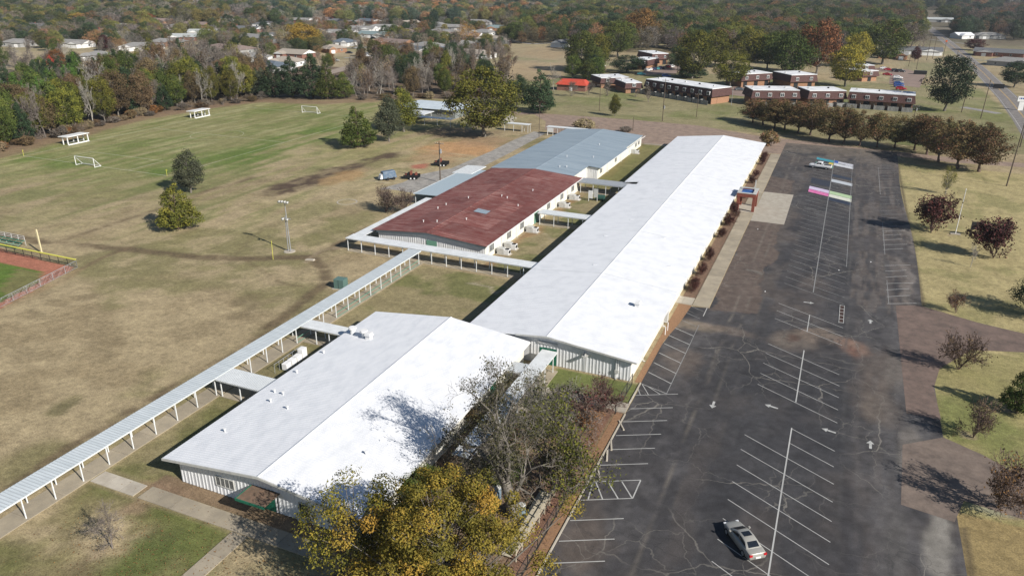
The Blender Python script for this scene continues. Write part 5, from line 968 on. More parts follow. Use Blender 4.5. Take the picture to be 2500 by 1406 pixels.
def house(px, py, w_, d_, rot, rc, wc, label, typ='gable', ht=2.7, rh=2.2, wing=True):
    w_ *= 1.2; d_ *= 1.12; g = G(px, py, ht + rh * .6); t = thing('house', label, 'house', (g[0], g[1], 0), R_(rot), 'houses in the neighbourhood')
    def block(cx, cy, w1, d1, rh1, typ1, ax):
        wm, rm = WM[wc], RM[rc]
        MB().box(cx - w1 / 2, cx + w1 / 2, cy - d1 / 2, cy + d1 / 2, 0, ht).build('wall', wm, t)
        o = .5; X0, X1, Y0, Y1 = cx - w1 / 2 - o, cx + w1 / 2 + o, cy - d1 / 2 - o, cy + d1 / 2 + o
        if ax == 'x': inset = (d1 / 2 if typ1 == 'hip' else 0); A, B = (X0 + (inset if typ1 == 'hip' else 0), cy), (X1 - (inset if typ1 == 'hip' else 0), cy)
        else: inset = (w1 / 2 if typ1 == 'hip' else 0); A, B = (cx, Y0 + inset), (cx, Y1 - inset)
        e = .02
        top = [(A[0] - e, A[1] - e, ht + rh1), (B[0] + e, B[1] - e, ht + rh1), (B[0] + e, B[1] + e, ht + rh1), (A[0] - e, A[1] + e, ht + rh1)]
        rf = MB().hexa([(X0, Y0, ht), (X1, Y0, ht), (X1, Y1, ht), (X0, Y1, ht)], top).build('roof', rm, t)
        if typ1 == 'gable':
            if ax == 'x':
                for xx, s in ((X0, -1), (X1, 1)): MB().poly([(xx + s * .02, Y0 + .5, ht + .05), (xx + s * .02, Y1 - .5, ht + .05), (xx + s * .02, cy, ht + rh1 - .15)][::s]).build('gable', wm if wc != 'brick' else W['white'], t)
            else:
                for yy, s in ((Y0, -1), (Y1, 1)): MB().poly([(X0 + .5, yy + s * .02, ht + .05), (X1 - .5, yy + s * .02, ht + .05), (cx, yy + s * .02, ht + rh1 - .15)][::-s]).build('gable', W['white'] if wc == 'brick' else wm, t)
        return rf
    rf = block(0, 0, w_, d_, rh, typ, 'x')
    if wing:
        s = 1 if (px + py) % 2 else -1; ww = w_ * .34
        block(s * w_ * .27, -d_ / 2 - 1.2, ww, 4.6, rh * .72, 'gable', 'y')
    for k in range(3):
        xx = -w_ / 2 + w_ * (k + .7) / 3.6
        if wing and abs(xx - s * w_ * .27) < ww / 2 + .8: continue
        f = MB().box(xx - .7, xx + .7, -d_ / 2 - .06, -d_ / 2 - .002, .9, 2.1).build('window', W['white'], t); MB().box(xx - .6, xx + .6, -d_ / 2 - .08, -d_ / 2 - .06, 1.0, 2.0).build('pane', W['glass'], f)
    MB().box(-.5, .5, -d_ / 2 - .07, -d_ / 2 - .003, 0.02, 2.05).build('door', W['trim'], t) if not wing else MB().box(s * w_ * .27 - 1.3, s * w_ * .27 + 1.3, -d_ / 2 - 3.58, -d_ / 2 - 3.502, 0.02, 2.1).build('garage_door', W['white'], t)
    f = MB().box(w_ / 2 + .002, w_ / 2 + .05, -.8, .8, .9, 2.1).build('window', W['white'], t); MB().box(w_ / 2 + .05, w_ / 2 + .07, -.7, .7, 1.0, 2.0).build('pane', W['glass'], f)
    if (px * 3 + py) % 3 == 0: MB().box(-w_ * .3, -w_ * .3 + .8, .5, 1.3, ht + .5, ht + rh + .7).build('chimney', W['brick'], rf)
    keepout.append((g[0], g[1], max(w_, d_) * .5)); return t
H_ = [(345, 107, 20, 12, 25, 'grey', 'white', 'grey-tan hip-roofed house with white end, lowest left of the roof row', 'hip'), (408, 97, 20, 13, 25, 'grey', 'tanb', 'grey hip-roofed brick house next up the roof row', 'hip'), (455, 85, 22, 12, 28, 'pale', 'brick', 'pale grey roofed house in the middle of the roof row', 'gable'), (500, 74, 20, 12, 28, 'pale', 'white', 'pale roofed house behind the plum tree', 'gable'), (392, 47, 22, 11, 5, 'brown', 'tanb', 'brown-roofed house alone in the upper left woods', 'gable'),
      (540, 43, 20, 12, 5, 'green', 'white', 'green-roofed white house', 'gable'), (590, 42, 16, 11, 80, 'slate', 'white', 'white-gabled house right of the green roof', 'gable'), (598, 66, 24, 12, 8, 'dgrey', 'brick', 'dark grey roof with red brick gable', 'gable'), (652, 55, 20, 13, 15, 'dgrey', 'white', 'dark-roofed house with white garage end', 'hip'), (240, 128, 12, 11, 20, 'grey', 'greyw', 'grey hip roof peeping over the pine tops', 'hip'), (302, 137, 12, 10, 20, 'pale', 'white', 'pale blue shed roof at the woods edge', 'gable'), (560, 112, 30, 14, -6, 'brown', 'greyw', 'wide grey-brown roof behind the bare woods', 'hip'), (662, 152, 18, 13, -15, 'slate', 'greyw', 'dark slate roof low beside the evergreens', 'hip'), (700, 142, 14, 11, 10, 'tan', 'white', 'tan roof beside the dark slate one', 'hip'),
      (735, 46, 18, 11, 8, 'grey', 'brick', 'grey gabled house above the golden cottonwood', 'gable'), (790, 44, 20, 12, 4, 'brown', 'white', 'brownish roofed house right above the cottonwood', 'gable'), (820, 48, 14, 10, 0, 'dgrey', 'greyw', 'dark flat-looking roof in the upper left centre', 'hip'), (835, 75, 20, 11, 5, 'grey', 'brick', 'grey roof left of the teal house', 'gable'), (840, 97, 13, 11, 10, 'slate', 'white', 'dark slate roof with white garage by the lawn tree', 'hip'), (812, 112, 12, 10, 60, 'tan', 'tanb', 'tan-pink roof right under the cottonwood', 'hip'), (918, 79, 22, 12, 4, 'teal', 'white', 'teal-grey roofed house with two white dormer gables', 'gable'), (962, 40, 16, 11, 80, 'grey', 'white', 'white sharp-gabled house in the top centre', 'gable'), (885, 66, 20, 12, 10, 'grey', 'white', 'grey roof just above the teal house', 'gable'),
      (985, 72, 18, 12, -10, 'brown', 'greyw', 'small brown-grey roof behind the feathery tree', 'hip'), (1032, 40, 18, 11, 0, 'tan', 'white', 'tan roof with white gable top centre', 'gable'), (1085, 74, 26, 14, -8, 'grey', 'tanb', 'broad grey roof right of the dark oak', 'hip'), (1105, 62, 22, 13, 6, 'grey', 'greyw', 'grey hip roof above the broad one', 'hip'), (1165, 50, 28, 14, 2, 'grey', 'greyw', 'long grey roof with a brick chimney', 'hip'), (1160, 34, 20, 11, 0, 'dgrey', 'white', 'dark grey roof above the long grey one', 'gable'), (1048, 106, 20, 14, -12, 'grey', 'tanb', 'grey-tan hip roof in front of the open street', 'hip'), (1012, 115, 18, 12, -20, 'slate', 'white', 'blue-grey gable roof beside the grey-tan hip', 'gable'), (1010, 128, 16, 12, 10, 'tan', 'tanb', 'sandy hip roof lowest in the centre woods', 'hip'), (1205, 90, 24, 14, -4, 'tan', 'greyw', 'wide tan roof behind the bare poplars', 'hip'),
      (1252, 45, 20, 12, 10, 'grey', 'white', 'grey roof with pale gable upper centre right', 'gable'), (1285, 50, 14, 11, 75, 'tan', 'white', 'pale tan house facing the open field', 'gable'), (1372, 100, 14, 8, 80, 'dgrey', 'white', 'small white barn with dark roof beyond the field', 'gable'), (1778, 45, 16, 11, 40, 'pale', 'greyw', 'pale-roofed house among trees beside the crimson maple', 'gable'), (1560, 92, 14, 11, 20, 'grey', 'greyw', 'grey roof peeping behind the flats', 'hip'),
      (2232, 117, 28, 11, 2, 'dgrey', 'white', 'grey-roofed ranch house with white porch columns', 'gable'), (2180, 127, 14, 9, 2, 'grey', 'tanb', 'small brick house left of the ranch house', 'gable'), (2350, 82, 12, 10, 30, 'white', 'white', 'white-roofed house beyond the highway', 'gable'), (2412, 82, 20, 13, 15, 'grey', 'greyw', 'mottled grey roof beyond the highway', 'hip'), (2442, 122, 24, 12, -14, 'dgrey', 'brick', 'dark roof with white fascia right of the highway', 'gable'), (2475, 144, 20, 13, -20, 'grey', 'greyw', 'grey mottled roof at the right edge', 'hip'), (2496, 72, 14, 10, 0, 'dgrey', 'white', 'dark-roofed house at the far right edge', 'gable'),
      (2170, 42, 30, 14, 2, 'brown', 'white', 'long brown roof behind the junction', 'gable'), (2290, 45, 26, 12, 0, 'pale', 'greyw', 'long pale flat roof at the road junction', 'gable'), (100, 60, 20, 12, 10, 'dgrey', 'greyw', 'dark roof low among the upper left trees', 'gable'), (150, 55, 16, 12, 0, 'grey', 'white', 'grey roof left of the dark green oak', 'hip'), (45, 98, 16, 11, 15, 'grey', 'greyw', 'pale grey roof behind the left woods', 'hip'), (185, 100, 18, 10, 5, 'grey', 'white', 'faint grey roof above the pines', 'gable'), (620, 40, 16, 10, 8, 'pale', 'white', 'pale long roof in the top left centre', 'gable'), (430, 62, 16, 12, 0, 'grey', 'white', 'plain grey hipped roof of a house in the left centre of the neighbourhood', 'hip'), (480, 56, 20, 12, 8, 'brown', 'tanb', 'brown-grey gabled roof of a house in the left centre of the neighbourhood', 'gable'), (622, 86, 24, 12, -12, 'grey', 'greyw', 'plain grey hipped roof of a house level with the golden cottonwood', 'hip'), (688, 82, 16, 12, 20, 'dgrey', 'brick', 'charcoal gabled roof of a house level with the golden cottonwood', 'gable'), (760, 72, 20, 12, 75, 'tan', 'white', 'sandy hipped roof of a house level with the golden cottonwood', 'hip'), (702, 100, 24, 12, 0, 'grey', 'tanb', 'plain grey gabled roof of a house level with the golden cottonwood', 'gable'), (862, 52, 16, 12, 8, 'grey', 'greyw', 'plain grey hipped roof of a house in the centre of the neighbourhood', 'hip'), (900, 48, 20, 12, -12, 'slate', 'brick', 'bluish slate gabled roof of a house in the centre of the neighbourhood', 'gable'), (938, 62, 24, 12, 20, 'grey', 'white', 'plain grey hipped roof of a house in the centre of the neighbourhood', 'hip'), (1000, 52, 16, 12, 75, 'tan', 'tanb', 'sandy gabled roof of a house in the upper centre of the neighbourhood', 'gable'), (1060, 56, 20, 12, 0, 'grey', 'greyw', 'plain grey hipped roof of a house in the upper centre of the neighbourhood', 'hip'), (1132, 82, 24, 12, 8, 'brown', 'brick', 'brown-grey gabled roof of a house in the upper centre of the neighbourhood', 'gable'), (1182, 74, 16, 12, -12, 'grey', 'white', 'plain grey hipped roof of a house in the upper centre of the neighbourhood', 'hip'), (1218, 64, 20, 12, 20, 'teal', 'tanb', 'greenish grey gabled roof of a house in the right centre of the neighbourhood', 'gable'), (1120, 40, 24, 12, 75, 'grey', 'greyw', 'plain grey hipped roof of a house in the upper centre of the neighbourhood', 'hip'), (722, 124, 16, 12, 0, 'tan', 'brick', 'sandy gabled roof of a house level with the golden cottonwood', 'gable'), (604, 132, 20, 12, 8, 'grey', 'white', 'plain grey hipped roof of a house level with the golden cottonwood', 'hip'), (962, 98, 24, 12, -12, 'brown', 'tanb', 'brown-grey gabled roof of a house in the centre of the neighbourhood', 'gable'), (1130, 102, 16, 12, 20, 'grey', 'greyw', 'plain grey hipped roof of a house in the upper centre of the neighbourhood', 'hip'), (1078, 128, 20, 12, 75, 'dgrey', 'brick', 'charcoal gabled roof of a house in the upper centre of the neighbourhood', 'gable'), (1150, 124, 24, 12, 0, 'tan', 'white', 'sandy hipped roof of a house in the upper centre of the neighbourhood', 'hip'), (800, 30, 16, 12, 8, 'grey', 'tanb', 'plain grey gabled roof of a house in the centre of the neighbourhood', 'gable'), (680, 34, 20, 12, -12, 'grey', 'greyw', 'plain grey hipped roof of a house level with the golden cottonwood', 'hip'), (1220, 36, 24, 12, 20, 'grey', 'brick', 'plain grey gabled roof of a house in the right centre of the neighbourhood', 'gable'), (260, 72, 16, 12, 75, 'brown', 'white', 'brown-grey hipped roof of a house in the upper left of the neighbourhood', 'hip'), (300, 60, 20, 12, 0, 'grey', 'tanb', 'plain grey gabled roof of a house in the upper left of the neighbourhood', 'gable'), (2440, 58, 24, 12, 8, 'grey', 'greyw', 'plain grey hipped roof of a house in the right centre of the neighbourhood', 'hip'), (2390, 60, 16, 12, -12, 'dgrey', 'brick', 'charcoal gabled roof of a house in the right centre of the neighbourhood', 'gable'), (1330, 70, 20, 12, 20, 'grey', 'white', 'plain grey hipped roof of a house in the right centre of the neighbourhood', 'hip')]
for a in H_: house(*a[:7], a[7] if len(a[7].split()) > 3 else a[7] + ' among trees', a[8])
def flats(A, B, dep, label, ht=6.2, wins=4, fence=True, top='flatroof', low='orangebrick', mans='mansard'):
    "flat-roofed apartment block; A,B photo pixels of the near roof edge, left to right"
    a = G(*A, ht); b = G(*B, ht); L = math.hypot(b[0] - a[0], b[1] - a[1]); t = thing('apartment_building', label, 'apartment building', (a[0], a[1], 0), math.atan2(b[1] - a[1], b[0] - a[0]), 'brown mansard apartment blocks')
    mid = ht * .47
    MB().box(.9, L - .9, .9, dep - .9, 0, mid).build('wall', W[low], t)
    MB().hexa([(0, 0, mid), (L, 0, mid), (L, dep, mid), (0, dep, mid)], [(.7, .7, ht - .25), (L - .7, .7, ht - .25), (L - .7, dep - .7, ht - .25), (.7, dep - .7, ht - .25)]).build('mansard', W[mans], t)
    MB().box(.55, L - .55, .55, dep - .55, ht - .25, ht).build('roof', W[top], t)
    for k in range(wins):
        xx = L * (k + .5) / wins; f = MB().box(xx - .75, xx + .75, .05, .45, mid + .7, mid + 2.1).build('window', W['white'], t); MB().box(xx - .62, xx - .06, .02, .05, mid + .82, mid + 1.98).build('pane', W['glass'], f); MB().box(xx + .06, xx + .62, .02, .05, mid + .82, mid + 1.98).build('pane', W['glass'], f)
        MB().box(xx - 1.1, xx + 1.1, .84, .895, 0.02, mid - .2).build('patio_door', W['dark'], t)
        if fence:
            for j in range(7): MB().box(xx - 2 + j * .55, xx - 1.5 + j * .55, -1.86 + .02 * (j % 2), -1.8 + .02 * (j % 2), 0, 1.7).build('fence_panel', W['greyfence'], t)
            MB().box(xx - 2.1, xx - 2.0, -1.8, .9, 0, 1.9).build('patio_wall', W['greyfence'], t)
    for k in range(max(2, wins // 2 + 1)): xx = L * (k + .35) / (max(2, wins // 2 + 1)); MB().box(xx - .3, xx + .3, dep * .5, dep * .5 + .6, ht, ht + .5).build('roof_vent', W['dark'] if k % 2 else W['hvac'], t)
    c = ((a[0] + b[0]) / 2, (a[1] + b[1]) / 2); keepout.append((c[0], c[1] + dep / 2, min(L, 30) * .45)); return t
W['greyfence'] = mat('grey_board_fence', (.27, .27, .26), (.19, .19, .18), sc=2, rough=.9, rand=.2)
flats((1572, 193), (1740, 218), 13, 'long two-storey brown apartment block with a white flat roof', wins=9); flats((1526, 203), (1572, 202), 15, 'brick flat-roofed block joined to the long apartment block', 4.6, 1, False); flats((1466, 191), (1540, 189), 14, 'white-roofed brick block right of the red-roofed hut', 4.6, 2, False)
flats((1452, 162), (1482, 161), 16, 'white-roofed block in the shade of the big olive oaks', 4.6, 1, False); flats((1540, 144), (1582, 147), 16, 'white-roofed block half hidden by the wide cedar', 5.6, 2, False); flats((1592, 132), (1636, 131), 20, 'furthest brown block with stepped white roof', 6.2, 2, False)
flats((1812, 182), (1890, 178), 13, 'brown block with balcony behind the fence-side flats', 6, 3, False); flats((1836, 220), (1958, 221), 13, 'brown block with two white-framed windows over the tree row', 6.2, 4); flats((1975, 222), (2072, 222), 13, 'brown block half covered by grey bare trees', 6.2, 3); flats((2070, 223), (2240, 234), 12, 'brown block with four patio fences, end of the row', 6.2, 5)
flats((1932, 184), (2000, 182), 16, 'dark-walled block under the large olive oak', 6.2, 2, False); flats((2108, 175), (2150, 173), 14, 'short brown block beside the car park', 5, 1, False); flats((2095, 160), (2140, 160), 10, 'white-roofed block behind the short brown block', 4.6, 1, False)
g = G(1400, 203, 3); t = thing('hut', 'brick hut with a bright red metal hip roof', 'hut', (g[0], g[1], 0), R_(4)); MB().box(-6.5, 6.5, -4, 4, 0, 2.6).build('wall', WM['brick'], t); MB().hexa([(-7.2, -4.7, 2.6), (7.2, -4.7, 2.6), (7.2, 4.7, 2.6), (-7.2, 4.7, 2.6)], [(-5.2, -1.6, 4.6), (5.2, -1.6, 4.6), (5.2, 1.6, 4.6), (-5.2, 1.6, 4.6)]).build('roof', RM['redr'], t); MB().box(-.6, .6, -4.06, -4.003, 0.02, 2.1).build('door', W['white'], t); keepout.append((g[0], g[1], 7))
# ================================================================== scattered woods
for (a_, b_, c_) in list(keepout[:len(H_)]):
    for q_, r_ in ((18, 3), (34, 0)): keepout.append((a_ - a_ * q_ / math.hypot(a_, b_), b_ - b_ * q_ / math.hypot(a_, b_), c_ + r_))
for (px, py, r_) in [(1290, 152, 22), (1340, 138, 16), (1260, 190, 22), (1360, 165, 20), (470, 108, 18), (430, 120, 14), (570, 84, 16), (620, 80, 10), (880, 128, 22), (850, 150, 16), (900, 110, 16), (860, 180, 14), (890, 165, 12), (1600, 170, 14), (1640, 168, 12), (2200, 190, 26), (2180, 240, 20), (2140, 262, 30), (2230, 262, 20), (2250, 150, 22), (2300, 130, 16), (2330, 110, 24), (2400, 105, 14), (2280, 90, 16), (2350, 160, 20), (2420, 180, 18), (2450, 220, 26), (2350, 210, 20), (2240, 75, 26), (2300, 70, 30), (600, 58, 16), (560, 52, 14)]:
    g = G(px, py); keepout.append((g[0], g[1], r_))
for (a, b) in zip(hwc[:-1], hwc[1:]):
    for k in range(9): keepout.append((a[0] + (b[0] - a[0]) * k / 9, a[1] + (b[1] - a[1]) * k / 9, 13))
def zone(poly, n, mix, hr, wr, label, group, lim=4000, cat='tree'):
    xs = [p[0] for p in poly]; ys = [p[1] for p in poly]; c = 0; tries = 0; ks = [m[0] for m in mix]; ws_ = [m[1] for m in mix]
    P = np.array(poly, float); out = []
    while c < n and tries < lim:
        tries += 1; px, py = rnd.uniform(min(xs), max(xs)), rnd.uniform(min(ys), max(ys))
        if not inpoly(np.array([px]), np.array([py]), poly)[0]: continue
        g = G(px, py); h = rnd.uniform(*hr); w_ = h * rnd.uniform(*wr)
        if near(g[0], g[1], w_ / 2): continue
        kd, cl = rnd.choices(ks, ws_)[0]; q = {'dark': 'dark green', 'olive': 'olive-yellow', 'olive2': 'olive green', 'bluegreen': 'grey-green', 'rust': 'rusty orange', 'brown': 'brown-leaved', 'greyb': 'grey-brown leafless', 'gold': 'golden', 'maroon': 'dark maroon', 'red': 'red', 'tan': 'tan-leaved', 'yellow': 'yellow-green', 'bright': 'fresh green'}[cl]
        sh = {'cone': 'conical tree', 'egg': 'tall oval tree', 'bare': 'bare tree', 'haze': 'twiggy tree', 'sparse': 'thin-crowned tree', 'oak': 'round-crowned tree', 'bush': 'bush'}[kd]
        tree(kd, cl, g[0], g[1], h, w_, (q + ' ' + sh + ' ' + label).replace('leafless bare', 'bare').replace('leafless twiggy', 'twiggy'), group, bark='palebark' if kd == 'bare' and rnd.random() < .6 else None); c += 1
    return c
Wmix = [(('haze', 'greyb'), 5), (('bare', 'greyb'), 4), (('haze', 'brown'), 3), (('oak', 'olive2'), 2), (('egg', 'olive'), 2), (('cone', 'dark'), 1), (('oak', 'brown'), 2), (('haze', 'tan'), 1), (('oak', 'dark'), 1)]
Pmix = [(('cone', 'dark'), 5), (('cone', 'bright'), 4), (('egg', 'olive2'), 2), (('bare', 'greyb'), 2), (('haze', 'tan'), 1)]
Emix = [(('oak', 'olive'), 4), (('egg', 'olive2'), 4), (('haze', 'greyb'), 3), (('oak', 'brown'), 2), (('bare', 'greyb'), 2), (('cone', 'dark'), 2)]
zone([(-80, 395), (0, 366), (150, 330), (300, 288), (460, 262), (640, 240), (640, 222), (460, 240), (300, 262), (150, 300), (-80, 350)], 75, Emix, (11, 17), (.55, .8), 'at the front edge of the woods behind the soccer field', 'trees along the soccer field woods')
zone([(-120, 330), (0, 300), (160, 255), (300, 235), (330, 190), (180, 195), (-120, 250)], 85, Pmix, (11, 15), (.5, .7), 'in the pine stand at the left', 'trees in the left pine stand')
zone([(160, 262), (300, 260), (460, 236), (640, 218), (640, 178), (460, 172), (300, 190)], 95, Wmix, (13, 19), (.5, .75), 'in the bare woods beyond the soccer shelters', 'trees in the bare woods')
zone([(860, 240), (960, 238), (1130, 232), (1240, 226), (1240, 165), (1130, 160), (1000, 172), (880, 196)], 85, Wmix, (10, 16), (.5, .75), 'in the brown thicket behind the annex', 'trees in the thicket behind the annex')
zone([(960, 172), (1240, 165), (1235, 140), (960, 150)], 26, [(('bare', 'greyb'), 5), (('haze', 'tan'), 3), (('haze', 'brown'), 2)], (11, 16), (.35, .5), 'among the tall pale poplars', 'bare poplars by the open field')
zone([(1180, 130), (1300, 145), (1310, 150), (1300, 160), (1200, 175)], 10, [(('haze', 'maroon'), 3), (('haze', 'brown'), 2), (('haze', 'rust'), 1)], (5, 8), (.8, 1.1), 'in the plum-brown brush beside the open field', 'brush beside the open field')
zone([(1380, 190), (1450, 205), (1480, 180), (1440, 150), (1380, 160)], 6, [(('oak', 'olive2'), 3), (('oak', 'dark'), 2)], (10, 14), (.7, .9), 'left of the apartment court', 'trees left of the apartments')
zone([(0, 190), (300, 180), (640, 172), (880, 190), (880, 110), (640, 75), (300, 95), (0, 110)], 70, [(('haze', 'greyb'), 5), (('bare', 'greyb'), 4), (('haze', 'tan'), 3), (('oak', 'olive2'), 1.2), (('haze', 'brown'), 2), (('oak', 'maroon'), .6), (('oak', 'rust'), .5)], (7, 12), (.65, .9), 'between the woods and the left houses', 'trees between woods and houses')
zone([(640, 110), (900, 125), (1240, 130), (1380, 80), (1380, 50), (640, 48)], 70, [(('oak', 'olive2'), 2), (('haze', 'greyb'), 4), (('haze', 'maroon'), 1.5), (('oak', 'dark'), 1.5), (('oak', 'brown'), 2), (('egg', 'olive'), 1.5), (('oak', 'rust'), .6), (('haze', 'brown'), 2)], (6, 12), (.7, .95), 'in the gardens of the centre houses', 'garden trees in the centre')
zone([(1400, 140), (1560, 118), (1700, 125), (1900, 160), (2100, 150), (2110, 90), (1400, 60)], 120, [(('oak', 'olive'), 4), (('oak', 'olive2'), 4), (('oak', 'dark'), 1.5), (('oak', 'rust'), 2), (('haze', 'brown'), 2), (('oak', 'brown'), 2), (('haze', 'greyb'), 2)], (13, 18), (.75, .95), 'in the oak grove behind the apartments', 'oaks behind the apartments')
zone([(2300, 190), (2370, 150), (2500, 130), (2600, 160), (2600, 300), (2500, 240)], 8, [(('oak', 'dark'), 2), (('oak', 'rust'), 1), (('haze', 'greyb'), 3)], (6, 11), (.7, .95), 'on the lawns right of the highway', 'trees right of the highway')
zone([(2330, 88), (2500, 100), (2600, 100), (2600, 35), (2340, 40)], 60, [(('oak', 'dark'), 3), (('oak', 'olive2'), 2), (('haze', 'greyb'), 3), (('oak', 'rust'), 2), (('haze', 'brown'), 3)], (11, 16), (.7, .95), 'in the trees beyond the highway houses', 'trees beyond the highway')
zone([(2110, 90), (2260, 60), (2260, 40), (2100, 40)], 24, [(('cone', 'dark'), 4), (('oak', 'dark'), 3), (('oak', 'brown'), 1)], (12, 17), (.6, .8), 'in the dark pines at the road junction', 'dark pines at the junction')
for k in range(70): # brush along the edges
    px, py = rnd.choice([(rnd.uniform(0, 300), None), (rnd.uniform(300, 640), None), (rnd.uniform(880, 1240), None)]);
    py = np.interp(px, [0, 150, 300, 460, 640, 880, 1240], [372, 337, 295, 268, 246, 247, 240]) - rnd.uniform(0, 7); g = G(px, py)
    tree('bush' if k % 3 else 'haze', rnd.choice(['brown', 'greyb', 'brown', 'tan', 'rust']), g[0], g[1], rnd.uniform(1.6, 3.4), rnd.uniform(3, 5.5), 'brown brush at the foot of the woods', 'brush along the woods edge', cat='shrub')
# far forest: nobody could count it
fm = bpy.data.materials.new('distant_leaves'); fm.use_nodes = True; t = fm.node_tree; b_ = t.nodes['Principled BSDF']; b_.inputs['Roughness'].default_value = .8; b_.inputs['Specular IOR Level'].default_value = .1
a1 = _n(t, 'ShaderNodeAttribute', attribute_type='INSTANCER'); a1.attribute_name = 'tint'; a2 = _n(t, 'ShaderNodeAttribute'); a2.attribute_name = 'tone'
mr = _n(t, 'ShaderNodeMapRange'); mr.inputs[1].default_value = 0; mr.inputs[2].default_value = 1; mr.inputs[3].default_value = .35; mr.inputs[4].default_value = 1.65; t.links.new(a2.outputs['Fac'], mr.inputs[0])
vs_ = _n(t, 'ShaderNodeVectorMath', operation='SCALE'); t.links.new(a1.outputs['Color'], vs_.inputs[0]); t.links.new(mr.outputs[0], vs_.inputs['Scale']); t.links.new(vs_.outputs[0], b_.inputs['Base Color'])
FAROBJ = []
for k_, v_ in (('oak', 0), ('oak', 1), ('oak', 2), ('egg', 0), ('sparse', 0), ('sparse', 1)):
    m_ = PROTO[k_][v_][1].copy(); m_.materials.clear(); m_.materials.append(fm); FAROBJ.append(bpy.data.objects.new('treetop', m_))
def gn_tree():
    ng = bpy.data.node_groups.new('treetops', 'GeometryNodeTree'); ng.interface.new_socket('Geometry', in_out='INPUT', socket_type='NodeSocketGeometry'); ng.interface.new_socket('Geometry', in_out='OUTPUT', socket_type='NodeSocketGeometry')
    gi = ng.nodes.new('NodeGroupInput'); go = ng.nodes.new('NodeGroupOutput'); mp = ng.nodes.new('GeometryNodeMeshToPoints'); iop = ng.nodes.new('GeometryNodeInstanceOnPoints'); jn = ng.nodes.new('GeometryNodeJoinGeometry')
    ng.links.new(gi.outputs[0], mp.inputs[0]); ng.links.new(mp.outputs[0], iop.inputs['Points'])
    for o in reversed(FAROBJ):
        oi = ng.nodes.new('GeometryNodeObjectInfo'); oi.inputs[0].default_value = o; oi.inputs['As Instance'].default_value = True; ng.links.new(oi.outputs['Geometry'], jn.inputs[0])
    ng.links.new(jn.outputs[0], iop.inputs['Instance']); iop.inputs['Pick Instance'].default_value = True
    for nm, ty, so_ in (('pick', 'INT', 'Instance Index'), ('rotz', 'FLOAT_VECTOR', 'Rotation'), ('scl', 'FLOAT_VECTOR', 'Scale')):
        na = ng.nodes.new('GeometryNodeInputNamedAttribute'); na.data_type = ty; na.inputs['Name'].default_value = nm; ng.links.new(na.outputs[0], iop.inputs[so_])
    ng.links.new(iop.outputs[0], go.inputs[0]); return ng
NG = gn_tree(); FP, FS, FR, FI, FT = [], [], [], [], []; cells = {}
def forest(name, n, ylo, yhi, xlo, xhi, hr, cols, seed, per=260):
    g = np.random.default_rng(seed); done = 0
    while done < n:
        px = g.uniform(xlo, xhi); py = ylo + (yhi - ylo) * g.random() ** .8; q = G(px, py); h = g.uniform(*hr); r = h * g.uniform(.42, .58); done += 1
        if any((q[0] - a) ** 2 + (q[1] - b) ** 2 < (c * .9 + r * .35) ** 2 for a, b, c in keepout): continue
        ok = True; cx_, cy_2 = int(q[0] // 30), int(q[1] // 30)
        for u in (-1, 0, 1):
            for v in (-1, 0, 1):
                for (a, b, c) in cells.get((cx_ + u, cy_2 + v), ()):
                    if (a - q[0]) ** 2 + (b - q[1]) ** 2 < ((c + r) * .58) ** 2: ok = False
        if not ok: continue
        cells.setdefault((cx_, cy_2), []).append((q[0], q[1], r))
        c = np.array(cols[int(g.integers(0, len(cols)))]); bareish = c[0] > .9 * c[1] and c[2] > .5 * c[1]
        FP.append((q[0], q[1], 0)); FS.append((r / 4.6, r / 4.6, h / 10.3)); FR.append((0, 0, g.uniform(0, 6.28))); FI.append(int(g.integers(4, 6)) if bareish else int(g.integers(0, 4))); FT.append(c * g.uniform(.95, 2.0) * np.array([g.uniform(.9, 1.1), 1, g.uniform(.85, 1.15)]))
A_ = [(.03, .045, .03), (.05, .065, .03), (.09, .095, .035), (.12, .11, .045), (.12, .105, .075), (.15, .135, .115), (.18, .10, .05), (.12, .10, .085), (.045, .06, .038), (.03, .045, .03)]
B_ = [(.035, .045, .020), (.07, .075, .025), (.085, .078, .06), (.12, .105, .085), (.10, .09, .075), (.13, .075, .04), (.10, .09, .03), (.025, .038, .018)]
C_ = [(.026, .04, .016), (.055, .066, .020), (.085, .085, .025), (.085, .075, .05), (.125, .068, .035), (.08, .068, .056), (.045, .056, .02), (.024, .036, .018)]
D_ = [(.04, .048, .03), (.08, .068, .058), (.11, .07, .05), (.03, .042, .026)]
forest('f', 9000, -40, 26, -120, 2640, (17, 26), A_, 3)
forest('f', 2600, 22, 64, -80, 640, (11, 18), B_, 4); forest('f', 900, 60, 125, -80, 620, (7, 12), B_, 14); forest('f', 2600, 24, 70, 1380, 2240, (14, 20), C_, 5)
forest('f', 700, 66, 130, 1400, 2110, (13, 18), C_, 16); forest('f', 400, 56, 108, 1240, 1500, (11, 17), C_, 21); forest('f', 160, 62, 112, 2090, 2255, (11, 16), C_, 22); forest('f', 600, 14, 100, 2330, 2640, (11, 17), D_, 23)
forest('f', 2200, 20, 62, 640, 1400, (11, 17), A_, 6); forest('f', 900, 58, 140, 640, 1240, (6, 11), B_, 15)
me = bpy.data.meshes.new('far_forest'); me.vertices.add(len(FP)); me.vertices.foreach_set('co', np.array(FP, np.float32).ravel())
for nm, ty, ar in (('scl', 'FLOAT_VECTOR', FS), ('rotz', 'FLOAT_VECTOR', FR)): a_ = me.attributes.new(nm, ty, 'POINT'); a_.data.foreach_set('vector', np.array(ar, np.float32).ravel())
a_ = me.attributes.new('pick', 'INT', 'POINT'); a_.data.foreach_set('value', np.array(FI, np.int32)); set_attr(me, 'tint', np.array(FT, np.float32)); me.update()
